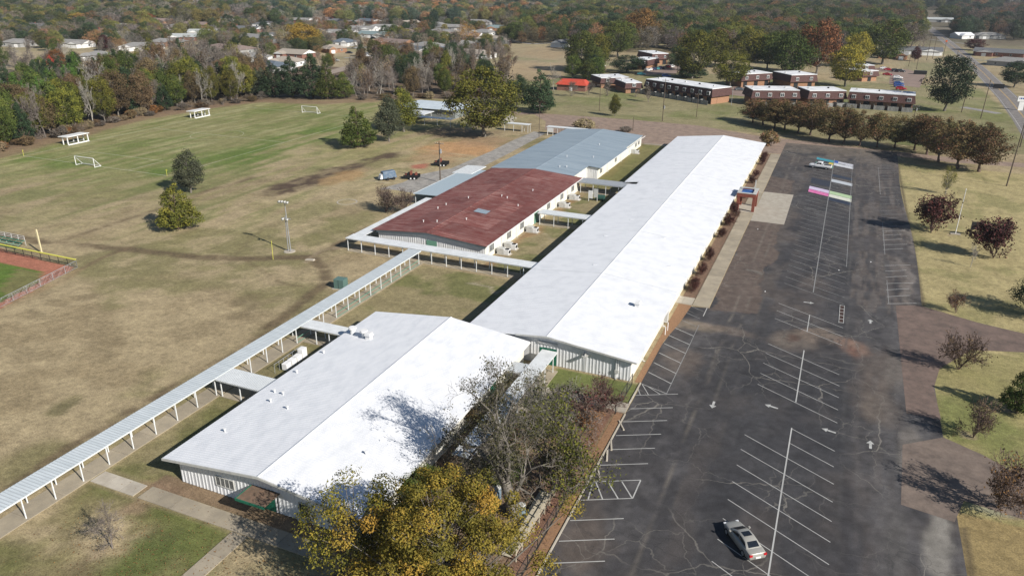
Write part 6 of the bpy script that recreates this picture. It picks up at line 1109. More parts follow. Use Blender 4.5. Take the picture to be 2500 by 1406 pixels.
ff = link('far_forest', me, kind='stuff'); ff.modifiers.new('n', 'NODES').node_group = NG; print('FAR', len(FP))

# ================================================================== VEHICLES
def paintm(name, c): return mat(name, c, rough=.28, spec=.5, metal=.1)
CARM = {'white': paintm('white_car_paint', (.72, .72, .72)), 'silver': paintm('silver_beige_car_paint', (.33, .32, .29)), 'black': paintm('black_car_paint', (.015, .016, .02)), 'blue': paintm('blue_car_paint', (.03, .08, .28)), 'red': paintm('red_car_paint', (.32, .02, .03)), 'grey': paintm('grey_car_paint', (.12, .13, .14)), 'teal': paintm('teal_car_paint', (.04, .22, .25)), 'navy': paintm('navy_car_paint', (.02, .035, .09))}
W['tail'] = mat('tail_light_red', (.45, .015, .02), rough=.3); W['head'] = mat('headlight_glass', (.6, .62, .65), rough=.15); W['carglass'] = mat('car_glass', (.012, .015, .02), rough=.06, spec=.7)
def loft(rings, m, name, parent, sub=0):
    n = len(rings[0]); V = [p for r_ in rings for p in r_]; F = []
    for i in range(len(rings) - 1):
        for j in range(n): k = (j + 1) % n; F.append((i * n + j, i * n + k, (i + 1) * n + k, (i + 1) * n + j))
    F.append(tuple(reversed(range(n)))); F.append(tuple(range((len(rings) - 1) * n, len(rings) * n)))
    me = bpy.data.meshes.new(name); me.from_pydata(V, [], F); me.materials.append(m); me.update(); me.polygons.foreach_set('use_smooth', [True] * len(me.polygons))
    o = link(name, me, parent)
    bm_ = o.modifiers.new('b', 'BEVEL'); bm_.width = .05; bm_.segments = 2; bm_.limit_method = 'ANGLE'; bm_.angle_limit = R_(28)
    return o
def car(kind, cm, x, y, rz, label, group=None, cat='car', s=1.0):
    "front points along local +X"
    t = thing({'pickup': 'pickup_truck'}.get(kind, 'parked_car'), label, cat, (x, y, .012), rz, group); t.scale = (s,) * 3; m = CARM[cm]
    if kind == 'sedan': L, Wd = 4.85, 1.82; body = [(-2.42, .45, .78, .78), (-2.34, .28, .96, .86), (-1.75, .24, 1.0, .90), (-1.0, .22, .98, .91), (.6, .22, .95, .91), (1.3, .24, .90, .90), (2.0, .26, .80, .84), (2.38, .34, .66, .70), (2.44, .42, .58, .6)]; cab = [(-1.72, .98, .76), (-1.12, 1.36, .62), (-.55, 1.44, .60), (.3, 1.42, .60), (1.28, .92, .74)]
    elif kind == 'suv': L, Wd = 4.7, 1.9; body = [(-2.33, .5, 1.0, .84), (-2.28, .32, 1.08, .9), (-1.5, .3, 1.08, .94), (.8, .3, 1.04, .94), (1.5, .32, 1.0, .92), (2.2, .36, .86, .84), (2.35, .45, .7, .7)]; cab = [(-2.2, 1.06, .8), (-1.9, 1.62, .68), (-.5, 1.7, .68), (.35, 1.66, .66), (1.25, 1.02, .76)]
    else: L, Wd = 5.7, 1.95; body = [(-2.85, .55, 1.0, .9), (-2.8, .45, 1.08, .95), (-.7, .42, 1.1, .97), (1.2, .42, 1.1, .97), (2.3, .42, 1.06, .93), (2.8, .5, .95, .84), (2.85, .6, .8, .75)]; cab = [(-.75, 1.08, .84), (-.6, 1.72, .72), (.1, 1.8, .72), (.7, 1.76, .7), (1.45, 1.08, .8)]
    rings = []
    for (xx, zb, zt, hw_) in body: rings.append([(xx, -hw_ * .92, zb), (xx, -hw_, zb + (zt - zb) * .45), (xx, -hw_ * .93, zt - .05), (xx, -hw_ * .70, zt), (xx, hw_ * .70, zt), (xx, hw_ * .93, zt - .05), (xx, hw_, zb + (zt - zb) * .45), (xx, hw_ * .92, zb)])
    b = loft(rings, m, 'body', t)
    base_z = [body_z(body, c[0]) - .04 for c in cab]; rr = []
    for (xx, zt, hw_), bz in zip(cab, base_z): zt = max(zt, bz + .05); rr.append([(xx, -hw_ - .06, bz), (xx, -hw_, zt - .06), (xx, -hw_ * .78, zt), (xx, hw_ * .78, zt), (xx, hw_, zt - .06), (xx, hw_ + .06, bz)])
    loft(rr, m, 'cabin', t)
    q = lambda i, yf, f: None
    def glass(i, j, name):
        (x0, z0, h0), (x1, z1, h1) = cab[i], cab[j]
        e = .022 if x1 > x0 else .022; nx, nz = (z0 - z1), (x1 - x0); ln = math.hypot(nx, nz); nx, nz = nx / ln * e, nz / ln * e
        lo_, hi_ = .14, .90
        P = lambda f_, side: ((x0 + (x1 - x0) * f_) + nx, side * ((h0 + (h1 - h0) * f_) * .74), (z0 + (z1 - z0) * f_) + nz)
        MB().poly([P(lo_, -1), P(hi_, -1), P(hi_, 1), P(lo_, 1)]).build(name, W['carglass'], t)
    glass(0, 1, 'rear_window'); glass(len(cab) - 2, len(cab) - 1, 'windscreen')
    for sd_ in (-1, 1):
        for (xa, xb) in (((cab[0][0] + .45), (cab[2][0] + cab[3][0]) / 2 - .12), ((cab[2][0] + cab[3][0]) / 2 - .02, cab[-1][0] - .50)):
            def P(xx, f_):
                for i in range(len(cab) - 1):
                    if cab[i][0] <= xx <= cab[i + 1][0]: u = (xx - cab[i][0]) / (cab[i + 1][0] - cab[i][0]); zt = cab[i][1] + (cab[i + 1][1] - cab[i][1]) * u; hw_ = cab[i][2] + (cab[i + 1][2] - cab[i][2]) * u; break
                bz = body_z(body, xx) - .04; return (xx, sd_ * (hw_ + .06 * (1 - f_) + .012), bz + (zt - .06 - bz) * f_)
            pts = [P(xa, .18), P(xb, .18), P(xb, .9), P(xa, .9)]; MB().poly(pts if sd_ < 0 else pts[::-1]).build('side_window', W['carglass'], t)
        MB().box(cab[-1][0] - .55, cab[-1][0] - .35, sd_ * (Wd / 2), sd_ * (Wd / 2 + .16), .98, 1.1).build('mirror', m, t)
        for xx in (-L * .29, L * .31):
            wh = MB().tube((xx, sd_ * (Wd / 2 - .2), .33), (xx, sd_ * (Wd / 2 + .005), .33), .33, .33, 16).build('wheel', W['rubber'], t); MB().tube((xx, sd_ * (Wd / 2 + .006), .33), (xx, sd_ * (Wd / 2 + .02), .33), .21, .18, 10).build('rim', W['metal'], wh)
        MB().box(-L / 2 - .02, -L / 2 + .12, sd_ * .55, sd_ * .84, body[1][2] - .26, body[1][2] - .06).build('tail_light', W['tail'], t); MB().box(L / 2 - .22, L / 2 - .04, sd_ * .5, sd_ * .76, .56, .70).build('headlight', W['head'], t)
    MB().box(-L / 2 - .06, -L / 2 + .02, -.26, .26, .5, .64).build('licence_plate', W['white'], t)
    if kind == 'sedan': MB().poly([(-.62, -.40, 1.462), (.0, -.40, 1.455), (.0, .40, 1.455), (-.62, .40, 1.462)]).build('sunroof', W['carglass'], t)
    if kind == 'pickup': MB().box(-2.7, -.85, -.78, .78, 1.101, 1.108).build('bed_floor', W['black'], t); MB().box(-2.78, -.8, -.9, -.8, 1.09, 1.16).build('bed_rail', m, t); MB().box(-2.78, -.8, .8, .9, 1.09, 1.16).build('bed_rail', m, t); MB().box(-2.83, -2.7, -.9, .9, 1.09, 1.16).build('tailgate', m, t)
    return t
def body_z(body, xx):
    return float(np.interp(xx, [b[0] for b in body], [b[2] for b in body]))
car('sedan', 'silver', -1.95, 58.95, math.atan2(.78, -.60), 'beige-silver sedan alone in the near parking lot with its sunroof dark')
g = G(2002, 411); car('pickup', 'white', g[0], g[1], math.pi - .12, 'white crew cab pickup beside the painted stalls', cat='pickup truck')
proto = {}
def fcar(kind, cm, px, py, rz, label, group):
    k = (kind, cm); g = G(px, py, .6)
    if k in proto: return copy_tree(proto[k], (g[0], g[1], .02), rz, label)
    proto[k] = car(kind, cm, g[0], g[1], rz, label, group); return proto[k]
rowA = [(1581, 172, 'suv', 'white', 'first car from the left, a white one, in the court car park'), (1589, 170, 'sedan', 'white', 'second car, white, in the court car park'), (1597, 169, 'sedan', 'navy', 'dark navy car left of centre in the court car park'), (1606, 168, 'sedan', 'teal', 'teal car in the court car park row'), (1614, 167, 'suv', 'navy', 'navy car in the middle of the court row'), (1622, 166, 'sedan', 'grey', 'grey car near the red one in the court row'), (1631, 164, 'suv', 'red', 'red car in the court row'), (1640, 163, 'suv', 'white', 'white van at the right end of the court row'), (1566, 181, 'sedan', 'teal', 'teal car parked below the court row'), (1627, 186, 'suv', 'blue', 'blue vehicle beside the long apartment roof')]
for px, py, k, c, l in rowA: fcar(k, c, px, py, 1.3 if py < 178 else .2, l, 'cars parked at the apartments')
rowB = [(2158, 167, 'sedan', 'white', 0.2), (2169, 170, 'sedan', 'red', .2), (2187, 173, 'suv', 'black', .3), (2200, 174, 'suv', 'black', .3), (2167, 182, 'sedan', 'red', -.1), (2192, 190, 'suv', 'white', .1), (2192, 195, 'sedan', 'grey', .1), (2193, 200, 'sedan', 'silver', .1), (2194, 205, 'suv', 'blue', .1), (2195, 210, 'sedan', 'blue', .1), (2200, 217, 'suv', 'red', .1)]
for i_, (px, py, k, c, r_) in enumerate(rowB): fcar(k, c, px, py, r_, f'{c} car, ' + ['leftmost of the upper row', 'second of the upper row', 'third of the upper row', 'last of the upper row', 'alone by the short brown block', 'topmost of the stacked row', 'second down the stacked row', 'third down the stacked row', 'fourth down the stacked row', 'fifth down the stacked row', 'lowest of the stacked row'][i_] + ' in the small car park', 'cars parked at the apartments')
for (px, py, k, c, r_, l) in [(853, 129, 'sedan', 'black', .2, 'black car on the tan driveway in the neighbourhood'), (872, 118, 'sedan', 'white', -.1, 'white car by the small lawn tree'), (818, 148, 'pickup', 'silver', .0, 'silver pickup on the lawn above the evergreens'), (895, 137, 'suv', 'white', .4, 'white car half behind the maroon tree'), (912, 94, 'suv', 'black', .1, 'black car in front of the teal-roofed house'), (2135, 135, 'suv', 'black', .2, 'black car beside the small brick house'), (2342, 88, 'sedan', 'blue', .5, 'blue-white car by the white-roofed house'), (1797, 82, 'suv', 'white', .3, 'white van among the oaks behind the flats'), (1806, 218, 'sedan', 'grey', .2, 'grey car between two brown apartment blocks')]: fcar(k, c, px, py, r_, l, 'cars in the neighbourhood')
# ================================================================== POLES, LIGHTS, SIGNS
def pole(px, py, ty, label, arms=1, r=.15, m='wood', lean=0, cap=None, kind='utility_pole', cat='utility pole', group='utility poles'):
    g = G(px, py); h = H_of(px, py, ty); t = thing(kind, label, cat, (g[0], g[1], 0), 0, group)
    MB().tube((0, 0, 0), (lean, 0, h), r, r * .65, 8).build('pole', W[m], t)
    for k in range(arms): MB().box(lean - 1.2, lean + 1.2, -.06, .06, h - .6 - k * .9, h - .48 - k * .9).build('crossarm', W[m], t); [MB().tube((lean + q, 0, h - .48 - k * .9), (lean + q, 0, h - .28 - k * .9), .05).build('insulator', W['hvac'], t) for q in (-1.05, -.5, .5, 1.05)]
    if cap: MB().tube((.32, 0, h * cap), (.32, 0, h * cap + 1), .26, .26, 8).build('transformer', W['metal'], t)
    return t
pole(1075, 446, 346, 'utility pole with crossarm beside the service drive', 1, .17, 'wood', cap=.72); pole(2457, 455, 292, 'tall dark wooden pole on the right lawn corner', 0, .17, 'wood', .35); pole(1617, 296, 193, 'tall dark pole in front of the long apartment block', 1, .15, cap=.3); pole(1463, 272, 206, 'thin pole with crossarm left of the small upright tree', 1, .12)
pole(1700, 287, 228, 'pole with small crossarm right of the tall dark one', 1, .12); pole(1545, 320, 286, 'short pole behind the grey roof end', 0, .12); pole(1303, 270, 228, 'pale pole by the dark magnolia', 0, .12, 'metal'); pole(1316, 336, 256, 'slim pole left of the white free canopy', 1, .1); pole(1397, 182, 155, 'lamp pole beside the big olive oak of the flats', 0, .1, 'metal'); pole(1785, 258, 214, 'grey pole at the end of the long apartment block', 0, .1, 'metal'); pole(1960, 215, 197, 'thin pole between two brown blocks', 0, .1, 'metal')
pole(2347, 275, 152, 'leaning tall dark pole beside the highway', 0, .17, 'wood', .6); pole(2394, 290, 195, 'dark pole on the verge nearest the crossing shadow', 0, .16, 'wood', .3); pole(2232, 285, 257, 'pole with two arms and a white transformer above the tree row', 2, .13, cap=.5); pole(2490, 360, 300, 'pole cut by the right edge near the highway', 0, .18); pole(2218, 163, 122, 'dark pole in front of the grey ranch house', 0, .14); pole(2237, 170, 135, 'pole beside the small oval maroon tree', 0, .14)
for (px, py, ty, l) in [(2262, 148, 88, 'first of three poles crowded by the highway'), (2276, 145, 88, 'second of three poles crowded by the highway'), (2302, 142, 103, 'pole with an orange marker on top'), (2252, 120, 88, 'far pole behind the highway pair'), (2262, 92, 66, 'distant pole at the junction left'), (2240, 64, 42, 'pale distant pole at the junction'), (2336, 140, 122, 'short pole on the lawn right of the highway'), (829, 46, 28, 'white pole among the far treetops'), (1095, 52, 36, 'pale pole above the grey houses'), (237, 24, 2, 'tall pale snag in the upper left trees'), (2318, 30 + 60, 60, 'pole among trees beyond the junction')]: pole(px, py, ty, l, 0, .16, 'wood' if 'pale' not in l and 'white' not in l else 'metal')
g = G(2302, 142); MB().box(-.5, .5, -.5, .5, 0, 1.0).build('marker_ball', W['orange'], bpy.data.objects[[o.name for o in C.objects if o.get('label') == 'pole with an orange marker on top'][0]], (0, 0, H_of(2302, 142, 103)))
# stadium light
g = G(707, 614); t = thing('field_light', 'galvanised twin-mast floodlight pole in the brown field', 'light pole', (g[0], g[1], 0)); h = H_of(707, 614, 492)
MB().tube((-.28, 0, 0), (-.12, 0, h * .72), .11, .08).build('mast', W['metal'], t); MB().tube((.28, 0, 0), (.1, 0, h), .11, .07).build('mast', W['metal'], t)
MB().tube((0, 0, .02), (0, 0, .12), 1.1, 1.0, 14).build('footing', W['conc2'], t)
for zz in (h - .1, h * .66): MB().box(-1.0, 1.0, -.06, .06, zz, zz + .12).build('crossarm', W['metal'], t)
for (xx, zz) in ((-.9, h), (-.3, h + .05), (.35, h + .05), (.95, h), (-.5, h * .66), (.5, h * .66)): MB().tube((xx, -.05, zz + .05), (xx, -.5, zz - .15), .1, .24, 10).build('floodlight', W['hvac'], t)
g = G(667, 634); MB().tube((0, 0, 0), (.1, 0, 3.6), .04).build('guy_wire_marker', W['yellow'], loc=(g[0], g[1], 0)); tag([o for o in C.objects if o.name == 'guy_wire_marker'][0], 'thin leaning yellow guard rod left of the floodlight pole', 'guy marker')
g = G(757, 635); tag(MB().hexa([(-.9, -.3, 0), (.8, -.35, 0), (.9, .3, 0), (-.7, .35, 0)], [(-.8, -.25, .18), (.7, -.3, .22), (.75, .25, .2), (-.6, .28, .15)]).build('concrete_slab', W['conc2'], loc=(g[0], g[1], 0), rz=.2), 'small pale slab lying at the track junction below the floodlight pole', 'slab')
# flagpole, lawn sign
g = G(2332, 572); t = thing('flagpole', 'slim white flagpole without a flag between the maroon trees', 'flagpole', (g[0], g[1], 0)); h = H_of(2332, 572, 463); MB().tube((0, 0, 0), (0, 0, h), .09, .05).build('pole', W['white'], t); MB().tube((0, 0, h), (0, 0, h + .2), .1, .04).build('finial', W['white'], t); MB().box(-.9, .9, -.5, .5, 0, .15).build('base', W['conc2'], t)
g = G(2366, 576); t = thing('lawn_sign', 'dark sign board on a post half hidden by the maroon tree', 'sign', (g[0], g[1], 0), .3); MB().box(-.06, .06, -.06, .06, 0, 3).build('post', W['black'], t); MB().box(-.05, 2.2, -.05, .05, 1.4, 3).build('board', W['black'], t)
g = G(2490, 270); t = thing('road_sign', 'white roadside sign with small blue lettering at the right edge', 'sign', (g[0], g[1], 0), .2); MB().box(-.9, .9, -.15, .15, 0, 3.4).build('pedestal', W['white'], t); MB().box(-1.8, 1.8, -.25, .25, 3.4, 5.4).build('board', W['white'], t)
for k, (a, b) in enumerate([(-1.3, -1.05), (-.85, -.3), (-.1, .35), (.55, 1.2)]): MB().box(a, b, -.27, -.251, 4.3, 4.9).build('lettering', CARM['blue'], t)
g = G(2437, 218); tag(MB().box(-2.2, 2.2, -.2, .2, .3, 2.3).build('dark_sign', W['black'], loc=(g[0], g[1], 0)), 'dark rectangular board on the verge right of the highway', 'sign')
g = G(2246, 182); tag(MB().box(-3, 3, -1.2, 1.2, 0, 1.9).build('rubbish_skip', W['black'], loc=(g[0], g[1], 0), rz=.1), 'black skip at the edge of the small car park', 'skip')
g = G(1110, 124, 1); tag(MB().box(-5, 5, -1.3, 1.3, .5, 3.2).build('box_trailer', W['white'], loc=(G(1093, 127)[0], G(1093, 127)[1], 0), rz=.02), 'white box trailer among the pale poplars', 'trailer')
# ================================================================== SPORTS FIELD
def shelter(px, py, label):
    g = G(px, py); t = thing('team_shelter', label, 'shelter', (g[0], g[1], 0), 0, 'white team shelters beside the soccer field')
    for (xx, yy, hh) in ((-2, -3.4, 2.1), (-2, 3.4, 2.1), (0, -3.4, 2.5), (0, 3.4, 2.5), (0, -.0, 2.5), (-2, 0, 2.1)): 
        if yy != 0 or True: MB().box(xx - .12, xx + .12, yy - .12, yy + .12, 0, hh).build('post', W['white'], t)
    MB().hexa([(-3.4, -3.8, 2.2), (.5, -3.8, 2.35), (.5, 3.8, 2.35), (-3.4, 3.8, 2.2)], [(-3.4, -3.8, 2.4), (.5, -3.8, 2.55), (.5, 3.8, 2.55), (-3.4, 3.8, 2.4)]).build('roof', W['white'], t)
    MB().box(-.1, .35, -3.5, 3.5, 0, .3).build('kickboard', W['white'], t); MB().box(-1.7, -1.3, -3, 3, .4, .48).build('bench', W['metal'], t); return t
shelter(192, 350, 'white flat-roofed team shelter, the nearer left one'); shelter(494, 286, 'white flat-roofed team shelter, the farther one')
def goal(px0, py0, px1, py1, label, back):
    a = G(px0, py0); b = G(px1, py1); t = thing('soccer_goal', label, 'goal', (a[0], a[1], 0), 0, 'soccer goals'); L = b[0] - a[0]
    W['gp'] = W['white']; f = MB()
    for xx in (0, L): MB().tube((xx, 0, 0), (xx, 0, 2.4), .09).build('goal_post', W['white'], t); MB().tube((xx, 0, 2.3), (xx, back, .05), .07).build('stay', W['white'], t); MB().tube((xx, 0, .05), (xx, back, .05), .07).build('ground_bar', W['white'], t)
    MB().tube((0, 0, 2.4), (L, 0, 2.4), .09).build('crossbar', W['white'], t); MB().tube((0, back, .05), (L, back, .05), .07).build('ground_bar', W['white'], t)
    n = MB()
    for k in range(15): xx = L * k / 14; n.tube((xx, 0, 2.35), (xx, back, .05), .012, k=3)
    for k in range(7): u = k / 7; n.tube((0, back * u, 2.35 - 2.3 * u), (L, back * u, 2.35 - 2.3 * u), .012, k=3)
    n.build('net', W['hvac'], t, kind='stuff'); return t
goal(186, 403, 233, 409, 'white goal at the near end of the soccer field', 1.9); goal(738, 275, 776, 278, 'white goal at the far end of the soccer field', 1.9)
for i_, (px, py) in enumerate([(58, 381), (408, 430)]):
    g = G(px, py); t = thing('corner_flag', 'pale corner flag stick, ' + ['left corner of the soccer field', 'corner beside the grey-green tree'][i_], 'corner flag', (g[0], g[1], 0), 0, 'corner flags'); MB().tube((0, 0, 0), (0, 0, 1.7), .04).build('stick', W['yellow'], t); MB().box(0, .35, -.01, .01, 1.4, 1.7).build('flag', W['yellow'], t)
# ball field corner
g = G(102, 618); t = thing('foul_pole', 'tall pale yellow foul pole standing behind the fence corner', 'foul pole', (g[0], g[1], 0)); MB().box(-.14, .14, -.1, .1, 0, H_of(102, 618, 560)).build('pole', mat('pale_yellow', (.62, .55, .34), rough=.6), t)
def fence(a, b, n, label, hh, top, topr, post, mesh_m, cat='fence', name='chain_link_fence'):
    L = math.hypot(b[0] - a[0], b[1] - a[1]); t = thing(name, label, cat, (a[0], a[1], 0), math.atan2(b[1] - a[1], b[0] - a[0]), 'fences round the ball field')
    for k in range(n + 1): MB().tube((L * k / n, 0, 0), (L * k / n, 0, hh), .05, k=6).build('post', W[post], t)
    MB().tube((0, 0, hh), (L, 0, hh), topr, k=8).build('top_rail', W[top], t); MB().tube((0, 0, .06), (L, 0, .06), .03, k=6).build('bottom_rail', W[post], t)
    w_ = MB(); st = .35; k = 0
    while k * st < L + hh:
        x0 = k * st; w_.tube((min(x0, L), .0, max(0, x0 - L)), (max(x0 - hh, 0), .0, min(hh, x0)), .008, k=3); w_.tube((max(0, x0 - hh), .0, max(0, hh - x0)) if x0 < hh else (x0 - hh, 0, 0), (min(x0, L), .0, hh - max(0, x0 - L)), .008, k=3); k += 1
    w_.build('mesh', W[mesh_m], t, kind='stuff'); return t
fence((-150, 83.5), (-118.3, 83.5), 14, 'black chain-link fence with bright yellow top cap round the outfield', 1.5, 'yellow', .12, 'black', 'black'); fence((-118.3, 83.5), (-112, 58), 9, 'grey chain-link fence running down beside the ball field', 1.3, 'metal', .05, 'metal', 'metal')
t = thing('bleachers', 'green and white bleachers behind the yellow-capped fence', 'bleachers', (-144.5, 85.6, 0)); t.scale = (.95, .9, .75)
for k in range(4): MB().box(0, 8, k * .6, k * .6 + .35, .4 + k * .3, .46 + k * .3).build('bench', W['green' if k != 1 else 'ltgreen'], t)
for xx in (0.1, 2.0, 4, 6, 7.8): MB().tube((xx, 0, 0), (xx, 2.2, 1.6), .03, k=6).build('frame', W['ltgreen'], t); MB().tube((xx, 2.3, 0), (xx, 2.3, 2.6), .03, k=6).build('upright', W['white'], t)
for zz in (1.7, 2.1, 2.55): MB().tube((0.1, 2.3, zz), (7.8, 2.3, zz), .035, k=6).build('guard_rail', W['white'], t)
MB().box(0, 8, -.1, 0, .05, .4).build('front_panel', W['green'], t)
# ================================================================== YARD THINGS
def hvac(x, y, rz, label, big=1.0, group='air conditioning units along the walls'):
    t = thing('air_conditioner', label, 'air conditioner', (x, y, 0), rz, group); t.scale = (big,) * 3
    MB().box(-.95, .35, -.6, .6, .12, 1.2).build('cabinet', W['hvac'], t, bevel=.03); MB().box(.4, 1.35, -.55, .55, .12, 1.05).build('condenser', W['white'], t, bevel=.03)
    MB().tube((.87, 0, 1.05), (.87, 0, 1.1), .42, .42, 14).build('fan_grille', W['black'], t); MB().box(1.351, 1.36, -.42, .42, .3, .9).build('coil_grille', W['black'], t)
    MB().box(-1.1, 1.6, -.8, .8, 0, .1).build('pad', W['conc2'], t); MB().box(-1.5, -.96, -.25, .25, .5, 1.0).build('duct', W['hvac'], t)
for i_, (px, py, l) in enumerate([(1215, 618, 'grey air conditioner nearest the corner of the red building'), (1238, 606, 'air conditioner second from the near corner, by its twin'), (1295, 566, 'boxy air conditioner beside the worn ring in the courtyard'), (1368, 505, 'air conditioner just before the rusty canopy'), (1398, 487, 'air conditioner between the two courtyard canopies'), (1548, 375, 'small air conditioner by the grey roof far corner')]):
    g = G(px, py); hvac(max(g[0], -53.4 if i_ < 5 else g[0]), g[1], 0, l)
t = thing('cooling_unit', 'row of pale equipment behind a low rail beside the front building', 'air conditioner', (-61.2, 68.2, 0), R_(92))
for k in range(4): MB().box(k * 1.15, k * 1.15 + 1.0, -.4, .4, .1, 1.0 + (.5 if k == 3 else 0)).build('cabinet', W['white'], t, bevel=.03)
for k in range(7): MB().tube((-1 + k * .95, .75, 0), (-1 + k * .95, .75, 1.3), .035, k=6).build('rail_post', W['metal'], t)
MB().tube((-1, .75, 1.3), (4.7, .75, 1.3), .03, k=6).build('rail', W['metal'], t)
g = G(833, 703); t = thing('transformer_box', 'green-grey transformer cabinet in the grass beside the long walkway', 'transformer', (g[0], g[1], 0), .1); MB().box(-.9, .9, -.75, .75, .1, 1.7).build('cabinet', mat('green_grey_steel', (.10, .17, .15), rough=.5), t, bevel=.03); MB().box(-.05, -.02, -.78, -.75, .15, 1.6).build('door_seam', W['black'], t); MB().box(-1.2, 1.2, -1, 1, 0, .1).build('pad', W['conc2'], t)
g = G(1465, 490); t = thing('transformer_box', 'dark green rounded tank in the courtyard beside white boards', 'transformer', (g[0], g[1], 0)); MB().tube((-1, 0, .75), (1, 0, .75), .65, .65, 14).build('tank', mat('dark_green_steel', (.03, .08, .065), rough=.5), t); MB().box(-.8, -.6, -.5, .5, 0, .3).build('foot', W['black'], t); MB().box(.6, .8, -.5, .5, 0, .3).build('foot', W['black'], t)
t = thing('notice_board', 'pair of white upright boards on legs in the courtyard', 'board', (G(1445, 492)[0], G(1445, 492)[1], 0)); MB().box(-.9, .1, -.05, .05, .7, 2.5).build('board', W['white'], t); MB().box(.2, 1.2, .4, .5, .9, 2.9).build('board', W['hvac'], t); MB().box(-.85, -.75, -.05, .05, 0, .7).build('leg', W['white'], t); MB().box(1.05, 1.15, .4, .5, 0, .9).build('leg', W['white'], t)
g = G(1385, 326); t = thing('information_board', 'small white board on two posts at the white canopy end', 'sign', (-84.6, 228.6, 0)); MB().box(-1, 1, -.06, .06, 1.2, 2.5).build('board', W['white'], t); MB().box(-1, -.88, -.05, .05, 0, 1.2).build('leg', W['white'], t); MB().box(.88, 1, -.05, .05, 0, 1.2).build('leg', W['white'], t)
# trailers by the service drive
g = G(952, 438); t = thing('utility_trailer', 'blue-grey tank trailer with white nose standing in the dirt', 'trailer', (g[0], g[1], 0), R_(55)); MB().hexa([(-2.2, -1, .5), (1.6, -1, .5), (1.6, 1, .5), (-2.2, 1, .5)], [(-2.1, -.8, 2.2), (1.2, -.8, 2.3), (1.2, .8, 2.3), (-2.1, .8, 2.2)]).build('body', mat('blue_grey_tank', (.07, .12, .19), (.16, .2, .25), sc=1.4, rough=.4), t, bevel=.12); MB().hexa([(-2.9, -.8, .5), (-2.25, -.9, .5), (-2.25, .9, .5), (-2.9, .8, .5)], [(-2.6, -.6, 1.4), (-2.25, -.7, 1.7), (-2.25, .7, 1.7), (-2.6, .6, 1.4)]).build('nose', W['white'], t)
for xx in (-.9, .7):
    for s_ in (-1, 1): MB().tube((xx, s_ * .85, .38), (xx, s_ * 1.1, .38), .38, .38, 12).build('wheel', W['rubber'], t)
MB().tube((-2.9, 0, .5), (-3.9, 0, .45), .07).build('tow_bar', W['black'], t)
def flatbed(px, py, rz, label, load):
    g = G(px, py); t = thing('utility_trailer', label, 'trailer', (g[0], g[1], 0), rz, 'trailers by the service drive'); MB().box(-2, 2, -.95, .95, .55, .68).build('deck', W['black'], t)
    for xx in (-.1, .8):
        for s_ in (-1, 1): wv = MB().tube((xx, s_ * .98, .36), (xx, s_ * 1.2, .36), .36, .36, 12).build('wheel', W['rubber'], t); MB().tube((xx, s_ * 1.201, .36), (xx, s_ * 1.22, .36), .2, .2, 10).build('rim', W['white'], wv)
    MB().box(-2, 2, -.98, -.92, .7, 1.2).build('side_rail', W['black'], t); MB().box(-2, 2, .92, .98, .7, 1.2).build('side_rail', W['black'], t); MB().tube((-2, 0, .6), (-3.2, 0, .5), .07).build('tow_bar', W['black'], t)
    for k in range(load): MB().box(-1.6 + k * .62, -1.2 + k * .62, -.7, .7, .68, 1.3 + .35 * ((k * 7) % 3)).build('load', W['black' if k % 2 else 'brick'], t)
flatbed(1006, 437, R_(20), 'dark flatbed trailer loaded with brown junk', 5); flatbed(1078, 405, R_(20), 'black flatbed trailer beside the utility pole', 4)
# fences and tanks in the wooded strip
t = thing('board_fence', 'weathered board ramp rail running under the big oak towards the lower edge', 'fence', (-20.1, 48.5, 0), R_(90))
for k in range(8): MB().box(k * 1.4 - .06, k * 1.4 + .06, -.06, .06, 0, 1.25).build('post', W['palewood'], t)
for zz, yy in ((1.25, 0), (.85, 0), (.45, 0)): MB().box(-.1, 9.9, yy - .1 if zz > 1 else yy - .03, yy + .1 if zz > 1 else yy + .03, zz, zz + .06).build('rail', W['palewood'], t)
for k in range(12): MB().box(k * .82, k * .82 + .78, .5, 1.5, .3, .36).build('plank', W['palewood'], t)
fence((-18.95, 46), (-18.95, 58), 5, 'black see-through fence beside the kerb under the yellow oak', 1.3, 'black', .03, 'black', 'black', name='mesh_fence'); fence((-18.85, 75.6), (-18.85, 83.2), 3, 'dark mesh fence from the white building corner to the little pad', 1.6, 'black', .03, 'black', 'black', name='mesh_fence')
for (px, py, l) in [(1272, 1258, 'pale blue-grey tank standing right of the oak trunk'), (1213, 1215, 'dark grey tank left of the oak trunk')]:
    g = G(px, py); t = thing('storage_tank', l, 'tank', (g[0], g[1], 0)); MB().tube((0, 0, 0), (0, 0, 1.3), .45, .45, 16).build('drum', mat('blue_grey_drum', (.16, .22, .27), rough=.4), t); MB().tube((0, 0, 1.3), (0, 0, 1.42), .45, .2, 16).build('lid', W['hvac'], t)
for k, (x_, y_) in enumerate([(-29.2, 75.4), (-26.8, 74.9), (-25.6, 74.3)]):
    t = thing('waste_bin', 'dark lidded bin ' + ['beside the garden canopy post', 'in the middle of the three by the garden path', 'nearest the parking lot of the three'][k], 'bin', (x_, y_, 0), k * .4, 'bins by the garden path'); MB().hexa([(-.32, -.32, 0), (.32, -.32, 0), (.32, .32, 0), (-.32, .32, 0)], [(-.4, -.4, .95), (.4, -.4, .95), (.4, .4, .95), (-.4, .4, .95)]).build('body', W['black'], t); MB().box(-.42, .42, -.42, .42, .95, 1.02).build('lid', W['dark'], t)
